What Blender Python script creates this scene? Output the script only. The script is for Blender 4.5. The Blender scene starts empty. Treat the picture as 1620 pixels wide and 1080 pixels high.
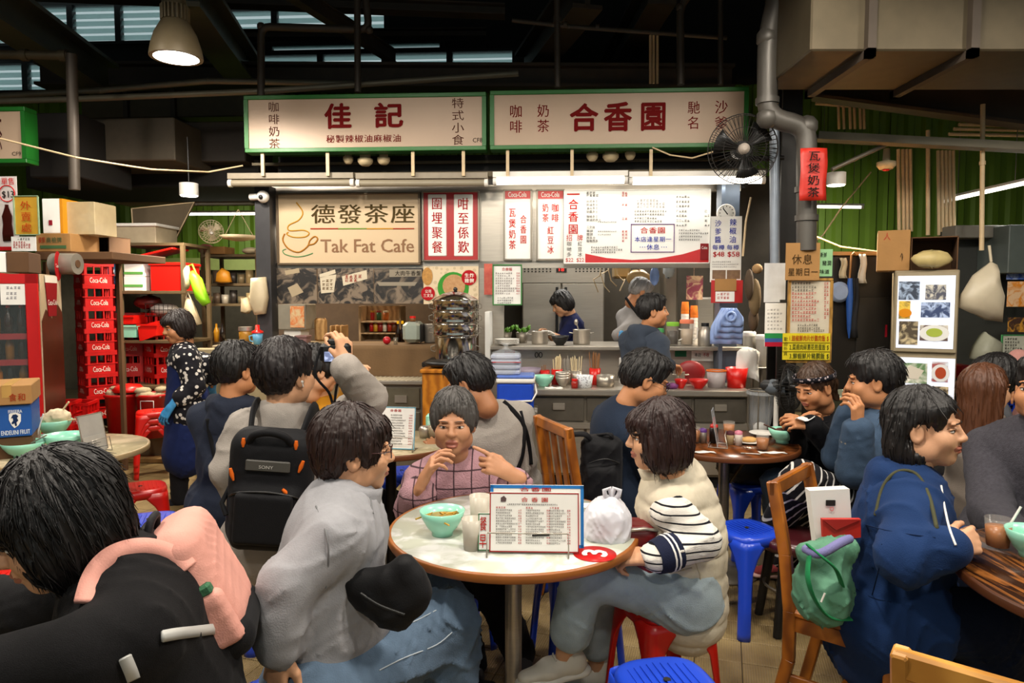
import bpy,bmesh,math,random
import numpy as np
from mathutils import Vector,Matrix,Euler
random.seed(7);RNG=np.random.default_rng(7)
SC=bpy.context.scene
COL=SC.collection
# ------------------------------------------------------------------ camera
FPX,CAMH,PITCH=1100.0,1.55,math.atan(70/1100.0)
cam_d=bpy.data.cameras.new('camera');cam_d.sensor_width=36.0;cam_d.lens=36.0*FPX/1620.0
cam_d.clip_start=0.05;cam_d.clip_end=200
cam=bpy.data.objects.new('camera',cam_d);COL.objects.link(cam)
cam.location=(0,0,CAMH);cam.rotation_euler=(math.pi/2-PITCH,0,0)
SC.camera=cam
# ------------------------------------------------------------------ world: dim daylight seen through the roof louvres
W=bpy.data.worlds.new('world');SC.world=W;W.use_nodes=True
bg=W.node_tree.nodes['Background'];bg.inputs[0].default_value=(0.70,0.88,0.90,1);bg.inputs[1].default_value=0.55
# ------------------------------------------------------------------ colour management
vs=SC.view_settings;vs.view_transform='Standard';vs.look='None';vs.gamma=1.0;vs.use_curve_mapping=False
SC.display_settings.display_device='sRGB'
vs.exposure=0.0
# ------------------------------------------------------------------ helpers
TH=math.radians(3.1)  # the stall fronts stand turned by this angle
FL=math.radians(17.0)  # the floor tiles
def ray(px,py,th=0.0):
 u=(px-810)/FPX;v=(540-py)/FPX;c,s=math.cos(PITCH),math.sin(PITCH)
 d=Vector((u,c+v*s,-s+v*c))
 if th:d=Matrix.Rotation(th,3,'Z')@d
 return d
def at(px,py,Y,th=0.0):  # a photo point at distance Y, in the frame turned by th
 d=ray(px,py,th);return Vector((0,0,CAMH))+d*(Y/d.y)
def fa(px,py,Y):return at(px,py,Y,TH)
def onz(px,py,z,th=0.0):
 d=ray(px,py,th);return Vector((0,0,CAMH))+d*((z-CAMH)/d.z)
def lin(c):
 if isinstance(c,str):
  c=c.lstrip('#');c=[int(c[i:i+2],16)/255 for i in(0,2,4)]
 return[x/12.92 if x<=0.04045 else((x+0.055)/1.055)**2.4 for x in c]
MATS={}
def mat(key,col=None,rough=0.55,metal=0.0,var=0.12,vs=14.0,bump=0.0,bs=60.0,emit=None,es=1.0,trans=0.0,alpha=1.0,kind=None,col2=None,sheen=0.0,coat=0.0,stretch=None,rot=None,spec=0.5):
 if key in MATS:return MATS[key]
 m=bpy.data.materials.new(key);m.use_nodes=True;nt=m.node_tree;N=nt.nodes;L=nt.links
 b=N['Principled BSDF'];c=lin(col);c2=lin(col2)if col2 else[max(0,x*(1-var*2))for x in c]
 b.inputs['Roughness'].default_value=rough;b.inputs['Specular IOR Level'].default_value=spec;b.inputs['Metallic'].default_value=metal
 tc=N.new('ShaderNodeTexCoord');src=tc.outputs['Object']
 if stretch:
  mp=N.new('ShaderNodeMapping');mp.inputs['Scale'].default_value=stretch;mp.inputs['Rotation'].default_value=rot or(0,0,0);L.new(src,mp.inputs[0]);src=mp.outputs[0]
 fac=None
 if kind=='wood':
  w=N.new('ShaderNodeTexWave');w.inputs['Scale'].default_value=vs;w.inputs['Distortion'].default_value=7;w.inputs['Detail'].default_value=3;w.inputs['Detail Scale'].default_value=1.2
  L.new(src,w.inputs['Vector']);fac=w.outputs['Fac']
 elif kind=='check':
  w=N.new('ShaderNodeTexBrick');w.inputs['Scale'].default_value=vs;L.new(src,w.inputs['Vector']);fac=w.outputs['Fac']
 elif kind=='dots':
  w=N.new('ShaderNodeTexVoronoi');w.inputs['Scale'].default_value=vs;L.new(src,w.inputs['Vector'])
  r=N.new('ShaderNodeValToRGB');r.color_ramp.elements[0].position=0.30;r.color_ramp.elements[1].position=0.36
  L.new(w.outputs['Distance'],r.inputs[0]);fac=r.outputs[0]
 elif kind=='veins':
  w=N.new('ShaderNodeTexNoise');w.inputs['Scale'].default_value=vs;w.inputs['Detail'].default_value=5;w.inputs['Distortion'].default_value=1.5;L.new(src,w.inputs['Vector'])
  r=N.new('ShaderNodeValToRGB');e=r.color_ramp.elements;e[0].position=0.44;e[1].position=0.60
  L.new(w.outputs['Fac'],r.inputs[0]);fac=r.outputs[0]
 elif kind=='plaid':
  rs=[]
  for ax in 'XYZ':
   w=N.new('ShaderNodeTexWave');w.bands_direction=ax;w.inputs['Scale'].default_value=vs;w.inputs['Distortion'].default_value=.6;w.inputs['Detail'].default_value=1;L.new(src,w.inputs['Vector'])
   r=N.new('ShaderNodeValToRGB');r.color_ramp.elements[0].position=0.0;r.color_ramp.elements[1].position=0.03;L.new(w.outputs['Fac'],r.inputs[0]);rs.append(r.outputs[0])
  a=N.new('ShaderNodeMath');a.operation='MULTIPLY';L.new(rs[0],a.inputs[0]);L.new(rs[2],a.inputs[1]);fac=a.outputs[0]
 elif kind=='stripes':
  w=N.new('ShaderNodeTexWave');w.bands_direction='Z';w.inputs['Scale'].default_value=vs;w.inputs['Distortion'].default_value=0.4;L.new(src,w.inputs['Vector'])
  r=N.new('ShaderNodeValToRGB');r.color_ramp.elements[0].position=0.08;r.color_ramp.elements[1].position=0.13
  L.new(w.outputs['Fac'],r.inputs[0]);fac=r.outputs[0]
 else:
  w=N.new('ShaderNodeTexNoise');w.inputs['Scale'].default_value=vs;w.inputs['Detail'].default_value=4;L.new(src,w.inputs['Vector']);fac=w.outputs['Fac']
 mx=N.new('ShaderNodeMix');mx.data_type='RGBA';L.new(fac,mx.inputs[0])
 mx.inputs[6].default_value=(*c2,1);mx.inputs[7].default_value=(*[min(1,x*(1+var*0.6))for x in c],1)
 L.new(mx.outputs[2],b.inputs['Base Color'])
 if bump:
  n=N.new('ShaderNodeTexNoise');n.inputs['Scale'].default_value=bs;n.inputs['Detail'].default_value=3;L.new(src,n.inputs['Vector'])
  bp=N.new('ShaderNodeBump');bp.inputs['Strength'].default_value=bump;bp.inputs['Distance'].default_value=0.01;L.new(n.outputs['Fac'],bp.inputs['Height']);L.new(bp.outputs[0],b.inputs['Normal'])
 if emit is not None:
  b.inputs['Emission Color'].default_value=(*lin(emit),1);b.inputs['Emission Strength'].default_value=es
 if trans:b.inputs['Transmission Weight'].default_value=trans;b.inputs['IOR'].default_value=1.2
 if alpha<1:b.inputs['Alpha'].default_value=alpha
 if sheen:b.inputs['Sheen Weight'].default_value=sheen
 if coat:b.inputs['Coat Weight'].default_value=coat
 MATS[key]=m;return m
def ink(col,rough=0.8):return mat('ink_'+col.strip('#'),col,rough,var=0.03,spec=.15)
def mesh_np(name,V,F,mats=None,mi=None,smooth=True):
 me=bpy.data.meshes.new(name);V=np.asarray(V,np.float32);F=np.asarray(F,np.int32)
 k=F.shape[1];me.vertices.add(len(V));me.vertices.foreach_set('co',V.ravel())
 me.loops.add(F.size);me.loops.foreach_set('vertex_index',F.ravel())
 me.polygons.add(len(F));me.polygons.foreach_set('loop_start',np.arange(0,F.size,k,dtype=np.int32));me.polygons.foreach_set('loop_total',np.full(len(F),k,np.int32))
 if mi is not None:me.polygons.foreach_set('material_index',np.asarray(mi,np.int32))
 if smooth:me.polygons.foreach_set('use_smooth',np.ones(len(F),bool))
 for m in(mats or[]):me.materials.append(m)
 me.update(calc_edges=True);return me
class MB:
 def __init__(s):s.v=[];s.f=[];s.m=[];s.mi=0;s.s=[]
 def add(s,vs,fs,smooth=False):
  o=len(s.v);s.v+=[tuple(x)for x in vs];s.f+=[tuple(i+o for i in q)for q in fs];s.m+=[s.mi]*len(fs);s.s+=[smooth]*len(fs);return s
 def bx(s,x0,x1,y0,y1,z0,z1,c=0.0):
  x0,x1=sorted((x0,x1));y0,y1=sorted((y0,y1));z0,z1=sorted((z0,z1))
  if c<=0:
   return s.add([(x0,y0,z0),(x1,y0,z0),(x1,y1,z0),(x0,y1,z0),(x0,y0,z1),(x1,y0,z1),(x1,y1,z1),(x0,y1,z1)],[(0,3,2,1),(4,5,6,7),(0,1,5,4),(1,2,6,5),(2,3,7,6),(3,0,4,7)])
  c=min(c,(x1-x0)/2.01,(y1-y0)/2.01,(z1-z0)/2.01);vs=[];R=[]
  for(z,k)in((z0,c),(z0+c,0),(z1-c,0),(z1,c)):
   r=[(x0+c+k*.7,y0+k),(x1-c-k*.7,y0+k),(x1-k,y0+c+k*.7),(x1-k,y1-c-k*.7),(x1-c-k*.7,y1-k),(x0+c+k*.7,y1-k),(x0+k,y1-c-k*.7),(x0+k,y0+c+k*.7)]
   vs+=[(a,b,z)for a,b in r]
  fs=[tuple(range(7,-1,-1)),tuple(range(24,32))]
  for k in range(3):
   for i in range(8):j=(i+1)%8;fs.append((k*8+i,k*8+j,k*8+8+j,k*8+8+i))
  return s.add(vs,fs)
 def obx(s,c,ax,ay,az,h,ch=0.0):  # box with own axes, half sizes h
  t=MB();t.bx(-h[0],h[0],-h[1],h[1],-h[2],h[2],ch);c=Vector(c)
  return s.add([c+Vector(ax)*x+Vector(ay)*y+Vector(az)*z for x,y,z in t.v],t.f)
 def bar(s,p,q,w,d=None,up=(0,0,1),ch=0.0):
  p=Vector(p);q=Vector(q);d=d or w;a=(q-p);l=a.length;a.normalize();u=Vector(up)
  if abs(a.dot(u))>.98:u=Vector((0,1,0))
  x=a.cross(u).normalized();u=x.cross(a)
  return s.obx((p+q)/2,x,a,u,(w/2,l/2,d/2),ch)
 def tube(s,pts,r,n=8,cap=True,sx=1.0,up=None):
  P=[Vector(p)for p in pts];k=len(P);rs=r if isinstance(r,(list,tuple))else[r]*k;vs=[];N=None
  for i in range(k):
   t=(P[min(i+1,k-1)]-P[max(i-1,0)])
   if t.length<1e-9:t=Vector((0,0,1))
   t.normalize()
   if N is None:
    a=Vector(up)if up else(Vector((0,0,1))if abs(t.z)<.9 else Vector((1,0,0)));N=t.cross(a).normalized()
   else:
    N=N-t*N.dot(t);N=N.normalized()if N.length>1e-6 else t.orthogonal().normalized()
   B=t.cross(N)
   for j in range(n):
    an=2*math.pi*j/n;vs.append(P[i]+N*math.cos(an)*rs[i]*sx+B*math.sin(an)*rs[i])
  fs=[]
  for i in range(k-1):
   for j in range(n):fs.append((i*n+j,i*n+(j+1)%n,(i+1)*n+(j+1)%n,(i+1)*n+j))
  s.add(vs,fs,True)
  if cap:s.add([vs[j]for j in range(n)],[tuple(range(n-1,-1,-1))]);s.add([vs[(k-1)*n+j]for j in range(n)],[tuple(range(n))])
  return s
 def cyl(s,p,q,r,r2=None,n=16):return s.tube([p,q],[r,r if r2 is None else r2],n)
 def lathe(s,prof,c=(0,0,0),n=24,axis='z',cap=True):
  vs=[];k=len(prof)
  for(r,h)in prof:
   for j in range(n):
    a=2*math.pi*j/n;x,y=r*math.cos(a),r*math.sin(a)
    p=(x,y,h)if axis=='z' else((x,h,y)if axis=='y' else(h,x,y))
    vs.append((p[0]+c[0],p[1]+c[1],p[2]+c[2]))
  fs=[(i*n+j,i*n+(j+1)%n,(i+1)*n+(j+1)%n,(i+1)*n+j)for i in range(k-1)for j in range(n)]
  if axis=='y':fs=[q[::-1]for q in fs]
  s.add(vs,fs,True)
  if not cap:return s
  if prof[0][0]>1e-5:s.add(vs[:n],[tuple(range(n-1,-1,-1))if axis!='y' else tuple(range(n))])
  if prof[-1][0]>1e-5:s.add(vs[-n:],[tuple(range(n))if axis!='y' else tuple(range(n-1,-1,-1))])
  return s
 def sph(s,c,r,n=12):
  r=r if isinstance(r,(tuple,list))else(r,r,r);vs=[];fs=[];m=n//2
  for i in range(m+1):
   a=math.pi*i/m
   for j in range(n):b=2*math.pi*j/n;vs.append((c[0]+r[0]*math.sin(a)*math.cos(b),c[1]+r[1]*math.sin(a)*math.sin(b),c[2]-r[2]*math.cos(a)))
  for i in range(m):
   for j in range(n):fs.append((i*n+j,i*n+(j+1)%n,(i+1)*n+(j+1)%n,(i+1)*n+j))
  return s.add(vs,fs,True)
 def prism(s,poly,y0,y1,plane='xz'):
  n=len(poly);f=(lambda a,b,y:(a,y,b))if plane=='xz' else((lambda a,b,y:(a,b,y))if plane=='xy' else(lambda a,b,y:(y,a,b)))
  vs=[f(a,b,y0)for a,b in poly]+[f(a,b,y1)for a,b in poly]
  return s.add(vs,[tuple(range(n)),tuple(range(2*n-1,n-1,-1))]+[(i,i+n,(i+1)%n+n,(i+1)%n)for i in range(n)])
 def sheet(s,A,B=None,th=0.004):  # a grid of points (rows of Vectors) with thickness th along its normals
  R=len(A);K=len(A[0]);P=np.array([[tuple(p)for p in r]for r in A])
  du=np.gradient(P,axis=0);dv=np.gradient(P,axis=1);n=np.cross(du,dv);n/=(np.linalg.norm(n,axis=2,keepdims=True)+1e-9)
  Q=P+n*th;vs=[tuple(x)for x in P.reshape(-1,3)]+[tuple(x)for x in Q.reshape(-1,3)];o=R*K;fs=[]
  for i in range(R-1):
   for j in range(K-1):
    a=i*K+j;fs.append((a,a+K,a+K+1,a+1));fs.append((a+o,a+1+o,a+K+1+o,a+K+o))
  for i in range(R-1):a=i*K;b=a+K;fs+=[(a,a+o,b+o,b),(a+K-1,b+K-1,b+K-1+o,a+K-1+o)]
  for j in range(K-1):a=j;b=(R-1)*K+j;fs+=[(a,a+1,a+1+o,a+o),(b,b+o,b+1+o,b+1)]
  return s.add(vs,fs,True)
 def ring(s,c,R,r,axis='z',n=28,m=6):
  pts=[]
  for j in range(n+1):
   a=2*math.pi*j/n;x,y=R*math.cos(a),R*math.sin(a)
   pts.append({'z':(c[0]+x,c[1]+y,c[2]),'y':(c[0]+x,c[1],c[2]+y),'x':(c[0],c[1]+x,c[2]+y)}[axis])
  return s.tube(pts,r,m,cap=False)
 def mesh(s,name,mats):
  me=bpy.data.meshes.new(name);me.from_pydata(s.v,[],s.f)
  for m in(mats if isinstance(mats,(list,tuple))else[mats]):me.materials.append(m)
  me.polygons.foreach_set('material_index',s.m);me.polygons.foreach_set('use_smooth',s.s);me.update();return me
 def shift(s,o):s.v=[(a-o[0],b-o[1],c-o[2])for a,b,c in s.v];return s
def link(name,data,parent=None):
 o=bpy.data.objects.new(name,data);COL.objects.link(o)
 if parent is not None:o.parent=parent
 return o
def tag(o,label=None,cat=None,group=None,kind=None):
 if label:o['label']=label
 if cat:o['category']=cat
 if group:o['group']=group
 if kind:o['kind']=kind
 return o
class T:  # a thing: an Empty at its base; parts are given in the frame turned by th, seen from the camera's foot
 def __init__(s,name,label,cat,base=(0,0,0),th=0.0,group=None,kind=None):
  s.base=Vector(base);s.e=link(name,None);s.e.empty_display_size=0.05
  s.e.location=Matrix.Rotation(-th,3,'Z')@s.base;s.e.rotation_euler=(0,0,-th);tag(s.e,label,cat,group,kind)
 def part(s,name,mb,m,parent=None,label=None):
  mb.shift(s.base);o=link(name,mb.mesh(name,m),parent or s.e)
  if label:o['label']=label
  return o
 def text(s,body,x0,x1,z0,z1,y,m,parent=None,bold=0.0,name='lettering',font_squash=True):
  return txt(body,(x0,x1,z0,z1,y),m,parent or s.e,s.base,bold,name)
def one(name,label,cat,mb,m,base=(0,0,0),th=0.0,group=None,kind=None):  # a thing that is one mesh
 base=Vector(base);mb.shift(base);o=link(name,mb.mesh(name,m));o.location=Matrix.Rotation(-th,3,'Z')@base;o.rotation_euler=(0,0,-th)
 return tag(o,label,cat,group,kind)
def struct(name,mb,m,th=0.0,parent=None):
 o=link(name,mb.mesh(name,m),parent);o.rotation_euler=(0,0,-th)
 if parent is None:o['kind']='structure'
 return o
def dup(o,loc=None,rz=None,label=None,group=None,parent=None):
 c=o.copy();COL.objects.link(c)
 if parent is not None:c.parent=parent
 if loc is not None:c.location=loc
 if rz is not None:c.rotation_euler=(0,0,rz)
 if label:c['label']=label
 if group:c['group']=group
 for ch in list(o.children):dup(ch,parent=c)
 return c
FONTC={}
def glyphs(body,bold):
 k=(body,bold)
 if k in FONTC:return FONTC[k]
 cjk=any(ord(x)>0x2e80 for x in body);c=bpy.data.curves.new('t','FONT');c.body=body;c.size=1.0;c.align_x='CENTER';c.space_line=1.12 if cjk else 0.9;c.space_character=1.12 if cjk else 1.0;c.resolution_u=2
 o=bpy.data.objects.new('t',c);me=bpy.data.meshes.new_from_object(o)
 V=np.empty(len(me.vertices)*3,np.float32);me.vertices.foreach_get('co',V);V=V.reshape(-1,3);F=[tuple(p.vertices)for p in me.polygons]
 bpy.data.objects.remove(o);bpy.data.curves.remove(c);bpy.data.meshes.remove(me)
 if bold>0:  # heavier strokes: overlay the letters with slightly shifted copies
  n=len(V);S_=[(0,0),(bold,0),(-bold,0)]+([(0,bold),(0,-bold),(bold*.7,bold*.7),(-bold*.7,-bold*.7)]if bold>=.02 else[]);F0=F
  F=[tuple(i+j*n for i in q)for j in range(len(S_))for q in F0];V=np.concatenate([V+np.array([x,y,j],np.float32)for j,(x,y)in enumerate(S_)])
 FONTC[k]=(V,F);return V,F
def txt(body,box,m,parent,base=(0,0,0),bold=0.0,name='lettering'):
 x0,x1,z0,z1,y=box;V,F=glyphs(body,bold)
 if len(V)==0:return None
 lo,hi=V.min(0),V.max(0);sx=(x1-x0)/max(hi[0]-lo[0],1e-6);sz=(z1-z0)/max(hi[1]-lo[1],1e-6)
 vs=[((p[0]-lo[0])*sx+x0-base[0],y-base[1]-.0003*p[2],(p[1]-lo[1])*sz+z0-base[2])for p in V]
 me=bpy.data.meshes.new(name);me.from_pydata(vs,[],F);me.materials.append(m);me.update()
 return link(name,me,parent)
def vtxt(s):return '\n'.join(s)
# ------------------------------------------------------------------ figures: implicit bodies turned into one smooth surface
V3=lambda p:np.array(p,np.float32)
class Field:
 def __init__(s,vox):s.vox=vox;s.ops=[]
 def cap(s,a,b,ra,rb=None,k=0.03,sq=None,sub=False):
  rb=ra if rb is None else rb;a,b=V3(a),V3(b);m=max(ra,rb)
  s.ops.append(('c',a,b,ra,rb,k,sq,sub,np.minimum(a,b)-m,np.maximum(a,b)+m));return s
 def ell(s,c,r,R=None,k=0.02,sub=False):
  c,r=V3(c),V3(r);R=np.eye(3,dtype=np.float32)if R is None else np.array(R,np.float32);m=r.max()
  s.ops.append(('e',c,r,R,None,k,None,sub,c-m,c+m));return s
 def box(s,c,h,R=None,r=.03,k=.02):
  c,h=V3(c),V3(h);R=np.eye(3,dtype=np.float32)if R is None else np.array(R,np.float32);m=np.abs(R.T)@h
  s.ops.append(('b',c,h,R,r,k,None,False,c-m,c+m));return s
 def mesh(s,fold=0.0,freq=9.0,seed=0,disp=None):
  vx=s.vox;adds=[o for o in s.ops if not o[7]]
  lo=np.min([o[8]for o in adds],axis=0)-3*vx-0.02;hi=np.max([o[9]for o in adds],axis=0)+3*vx+0.02
  n=np.ceil((hi-lo)/vx).astype(int)+1;D=np.full(n,0.25,np.float32)
  ax=[lo[i]+vx*np.arange(n[i],dtype=np.float32)for i in range(3)]
  for o in s.ops:
   k=o[5];mg=2.5*k+3*vx+0.01
   i0=np.clip(((o[8]-mg-lo)/vx).astype(int),0,n-1);i1=np.clip(((o[9]+mg-lo)/vx).astype(int)+2,1,n)
   sl=tuple(slice(a,b)for a,b in zip(i0,i1))
   P=np.stack(np.meshgrid(*[ax[i][sl[i]]for i in range(3)],indexing='ij'),-1)
   if o[0]=='c':
    a,b,ra,rb,sq=o[1],o[2],o[3],o[4],o[6];ba=b-a;pa=P-a;h=np.clip((pa@ba)/(ba@ba+1e-9),0,1);q=pa-h[...,None]*ba
    if sq is not None:
     nv=V3(sq[0]);q=q+((q@nv)*(sq[1]-1))[...,None]*nv
    d=np.linalg.norm(q,axis=-1)-(ra+(rb-ra)*h)
   elif o[0]=='b':
    q=np.abs((P-o[1])@o[3].T)-o[2]+o[4];d=np.linalg.norm(np.maximum(q,0),axis=-1)+np.minimum(q.max(-1),0)-o[4]
   else:
    q=(P-o[1])@o[3].T;k0=np.linalg.norm(q/o[2],axis=-1);k1=np.linalg.norm(q/(o[2]**2),axis=-1);d=k0*(k0-1)/(k1+1e-6)
   A=D[sl]
   if o[7]:
    d=-d;h=np.clip(.5-.5*(d-A)/k,0,1);D[sl]=d*(1-h)+A*h+k*h*(1-h)
   else:
    h=np.clip(.5+.5*(d-A)/k,0,1);D[sl]=d*(1-h)+A*h-k*h*(1-h)
  if fold or disp is not None:
   idx=np.argwhere(np.abs(D)<0.03);p=lo+vx*idx.astype(np.float32)
   t=np.zeros(len(p),np.float32)
   if fold:
    r=np.random.default_rng(seed+11)
    for j in range(4):
     w=r.normal(size=3);w/=np.linalg.norm(w);w2=r.normal(size=3);w2/=np.linalg.norm(w2);f=freq*(1+.9*j)
     ph=p@(w*f*2.0)+2.2*np.sin(p@(w2*f*1.1)+r.uniform(0,6));t-=fold*1.1/(1+.4*j)*(1-np.abs(np.sin(ph)))**2.5*np.clip(.1+1.3*np.sin(p@(w2*f*.7)+j*1.7),0,1)
   if disp is not None:t+=disp(p)
   D[tuple(idx.T)]+=t
  return surf(D,lo,vx)
def surf(D,lo,vx):
 S=D<0;n=D.shape
 c=np.zeros([k-1 for k in n],np.int8)
 for i in(0,1):
  for j in(0,1):
   for k in(0,1):c+=S[i:n[0]-1+i,j:n[1]-1+j,k:n[2]-1+k]
 act=(c>0)&(c<8);idx=np.argwhere(act);ids=np.full(act.shape,-1,np.int32);ids[tuple(idx.T)]=np.arange(len(idx))
 acc=np.zeros((len(idx),3),np.float32);cnt=np.zeros(len(idx),np.float32)
 cr=[(i,j,k)for i in(0,1)for j in(0,1)for k in(0,1)]
 for a in cr:
  for d in range(3):
   if a[d]:continue
   b=list(a);b[d]=1
   va=D[idx[:,0]+a[0],idx[:,1]+a[1],idx[:,2]+a[2]];vb=D[idx[:,0]+b[0],idx[:,1]+b[1],idx[:,2]+b[2]]
   m=(va<0)!=(vb<0);t=np.where(m,va/(va-vb+1e-12),0)
   pt=np.tile(V3(a),(len(idx),1));pt[:,d]+=t;acc+=pt*m[:,None];cnt+=m
 V=lo+vx*(idx+acc/np.maximum(cnt,1)[:,None]);F=[]
 for d in range(3):
  e=[slice(1,n[i]-1)for i in range(3)];e[d]=slice(0,n[d]-1);e2=list(e);e2[d]=slice(1,n[d])
  A=S[tuple(e)];B=S[tuple(e2)];off=np.array([1,1,1]);off[d]=0
  u,w=[(1,2),(2,0),(0,1)][d]
  for(M,fl)in((A&~B,False),(~A&B,True)):
   q=np.argwhere(M)+off
   if len(q)==0:continue
   def g(du,dw):
    z=q.copy();z[:,u]-=du;z[:,w]-=dw;return ids[tuple(z.T)]
   Q=np.stack([g(1,1),g(0,1),g(0,0),g(1,0)],1);F.append(Q[:,::-1]if fl else Q)
 F=np.concatenate(F)if F else np.zeros((0,4),np.int32);F=F[(F>=0).all(1)]
 return V.astype(np.float32),F
def Rm(yaw,pitch=0,roll=0):  # head/hand axes as columns: x right, y forward, z up; yaw 0 looks away from the camera, 90 to the right
 a,p,r=[math.radians(x)for x in(yaw,pitch,roll)]
 return np.array(Matrix.Rotation(-a,3,'Z')@Matrix.Rotation(-p,3,'X')@Matrix.Rotation(r,3,'Y'),np.float32)
def skin(key,col):return mat('skin_'+key,col,0.5,spec=.35,var=0.06,vs=30,bump=0.06,bs=220)
LIP=lambda:mat('lips','#a4604e',0.45,var=0.08);EYEW=lambda:mat('eye_white','#d8d0c8',0.25,var=0.03);EYED=lambda:mat('eye_dark','#1a100c',0.15,var=0.05)
def hairmat(key,col,rough=0.5):return mat('hair_'+key,col,rough,var=0.3,vs=7,bump=0.35,bs=9,stretch=(14,14,1.2))
def head_mesh(vox,age=0,smile=0,fem=True,mouth_open=0):
 f=Field(vox);k=.022
 f.ell((0,-.018,.032),(.074,.093,.086),k=k);f.ell((0,.018,-.035),(.062 if fem else.066,.074,.078),k=k)
 f.ell((0,.058,-.092),(.026,.024,.022),k=.03)
 for s in(-1,1):
  f.ell((s*.040,.056,-.030),(.027,.026,.028),k=.025)  # cheek
  f.ell((s*.055,.0,-.070),(.018,.04,.028),k=.03)  # jaw
  f.ell((s*.031,.094,.009),(.019,.013,.011),k=.016,sub=True)  # eye socket
  f.ell((s*.078,-.012,-.012),(.009,.021,.032),k=.008);f.ell((s*.086,-.008,-.008),(.006,.012,.02),k=.006,sub=True)
  f.ell((s*.0125,.095,-.026),(.008,.009,.0075),k=.008)
  f.ell((s*.029,.078,.026),(.022,.010,.006),k=.014)  # brow ridge
  f.cap((s*.014,.0815,.0065),(s*.046,.073,.0075),.0058,.0045,k=.004)  # upper lid
 f.cap((0,.085,.014),(0,.102,-.020),.0075,.0105,k=.012);f.ell((0,.102,-.023),(.0105,.010,.009),k=.008)
 mo=.006*mouth_open
 f.ell((0,.089,-.0545),(.024,.011,.0065),k=.008);f.ell((0,.087,-.066-mo),(.020,.011,.0065),k=.008)
 f.ell((0,.104,-.0600-mo*.5),(.021+.006*smile,.012,.0016+mo),k=.004,sub=True)
 if age:
  for s in(-1,1):f.cap((s*.018,.100,-.030),(s*.036,.078,-.062),.004,.003,k=.006,sub=True)
 f.cap((0,-.025,-.05),(0,-.035,-.13),.052,.053,k=.03)
 V,F=f.mesh()
 c=V[F].mean(1);ex=np.abs(c[:,0])
 mi=np.zeros(len(F),np.int32)
 lips=((c[:,0]/(.025+.006*smile))**2+((c[:,2]+.0602+mo*.5-(.20*smile*ex))/(.0125+mo))**2<1)&(c[:,1]>.072);mi[lips]=1
 return V,F,mi
def eye_mesh(bw=1.0,hair_slot=4):
 mb=MB()
 for s in(-1,1):
  mb.mi=2;mb.sph((s*.031,.0745,.0005),(.0155,.0085,.0056),12);mb.mi=3;mb.sph((s*.031,.0795,.0010),(.0068,.0048,.0052),10)
  mb.mi=3;mb.tube([(s*.015,.0825,.0030),(s*.024,.0855,.0068),(s*.036,.0835,.0072),(s*.048,.0745,.0038)],.0013*bw,5)
  mb.mi=hair_slot;mb.tube([(s*.013,.0915,.023),(s*.024,.0925,.0265),(s*.036,.0885,.0265),(s*.050,.077,.022)],[.0016*bw,.0030*bw,.0027*bw,.0010*bw],6,sx=.5)
 return mb
HEADS={}
def hand_mesh(vox,curl=(.4,.4,.4,.4),spread=.12,thumb=.5,side=1):
 f=Field(vox);L=[(.030,.083,(.040,.026,.021)),(.010,.088,(.045,.029,.022)),(-.011,.084,(.041,.027,.022)),(-.031,.075,(.033,.021,.019))]
 for i,(x,y,ph)in enumerate(L):
  f.cap((x*.55,.0,0),(x,y,.002),.0155,.0115,k=.012)
  d=np.array([math.sin(spread*(1.4-i)),math.cos(spread*(1.4-i)),0.]);p=np.array([x,y,.002]);a=0;r=.0098 if i<3 else.0085
  for j,l in enumerate(ph):
   a+=curl[i]*(1.15,1.5,.9)[j];q=p+l*np.array([d[0]*math.cos(a),d[1]*math.cos(a),-math.sin(a)]);f.cap(p,q,r,r*.9,k=.004);p=q;r*=.9
 f.cap((-.012,-.03,0),(.0,.045,0),.026,.026,k=.012,sq=((0,0,1),1.7))
 t0=np.array([.018,.012,-.008]);t1=t0+np.array([.034*(1-.3*thumb),.034,-.016*thumb-.004]);t2=t1+np.array([.020*(1-1.1*thumb),.030,-.014*thumb]);t3=t2+np.array([.010*(1-2*thumb),.024,-.012*thumb])
 f.cap(t0,t1,.0165,.0125,k=.012);f.cap(t1,t2,.0118,.0108,k=.005);f.cap(t2,t3,.0105,.0088,k=.004)
 f.cap((0,-.06,0),(0,.01,0),.026,.027,k=.015,sq=((0,0,1),1.25))
 V,F=f.mesh()
 if side<0:V=V*V3((-1,1,1));F=F[:,::-1]
 return V,F
def axes(d,up):  # columns x,y,z with y along d and z near up
 y=V3(d);y/=np.linalg.norm(y);z=V3(up);z=z-y*(z@y);z/=np.linalg.norm(z)+1e-9;return np.stack([np.cross(y,z),y,z],1)
def ik(a,t,l1,l2,pole):
 a,t=Vector(a),Vector(t);d=t-a;L=d.length;M=(l1+l2)*.995
 if L>M:t=a+d*(M/L);L=M;d=t-a
 n=d.normalized();c=(l1*l1-l2*l2+L*L)/(2*L);h=math.sqrt(max(l1*l1-c*c,0));p=Vector(pole);p=p-n*p.dot(n);p.normalize()
 return a+n*c+p*h,t
def bob_disp(amp=.004,n=34):
 def f(p):
  ph=np.arctan2(p[:,0],p[:,1]+.02);return amp*(np.sin(ph*n+3*np.sin(p[:,2]*18+ph*3))*.6+np.sin(ph*n*.43+1+2*np.sin(p[:,2]*9))*.6+.5*np.sin(ph*n*2.1+p[:,2]*25))
 return f
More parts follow.
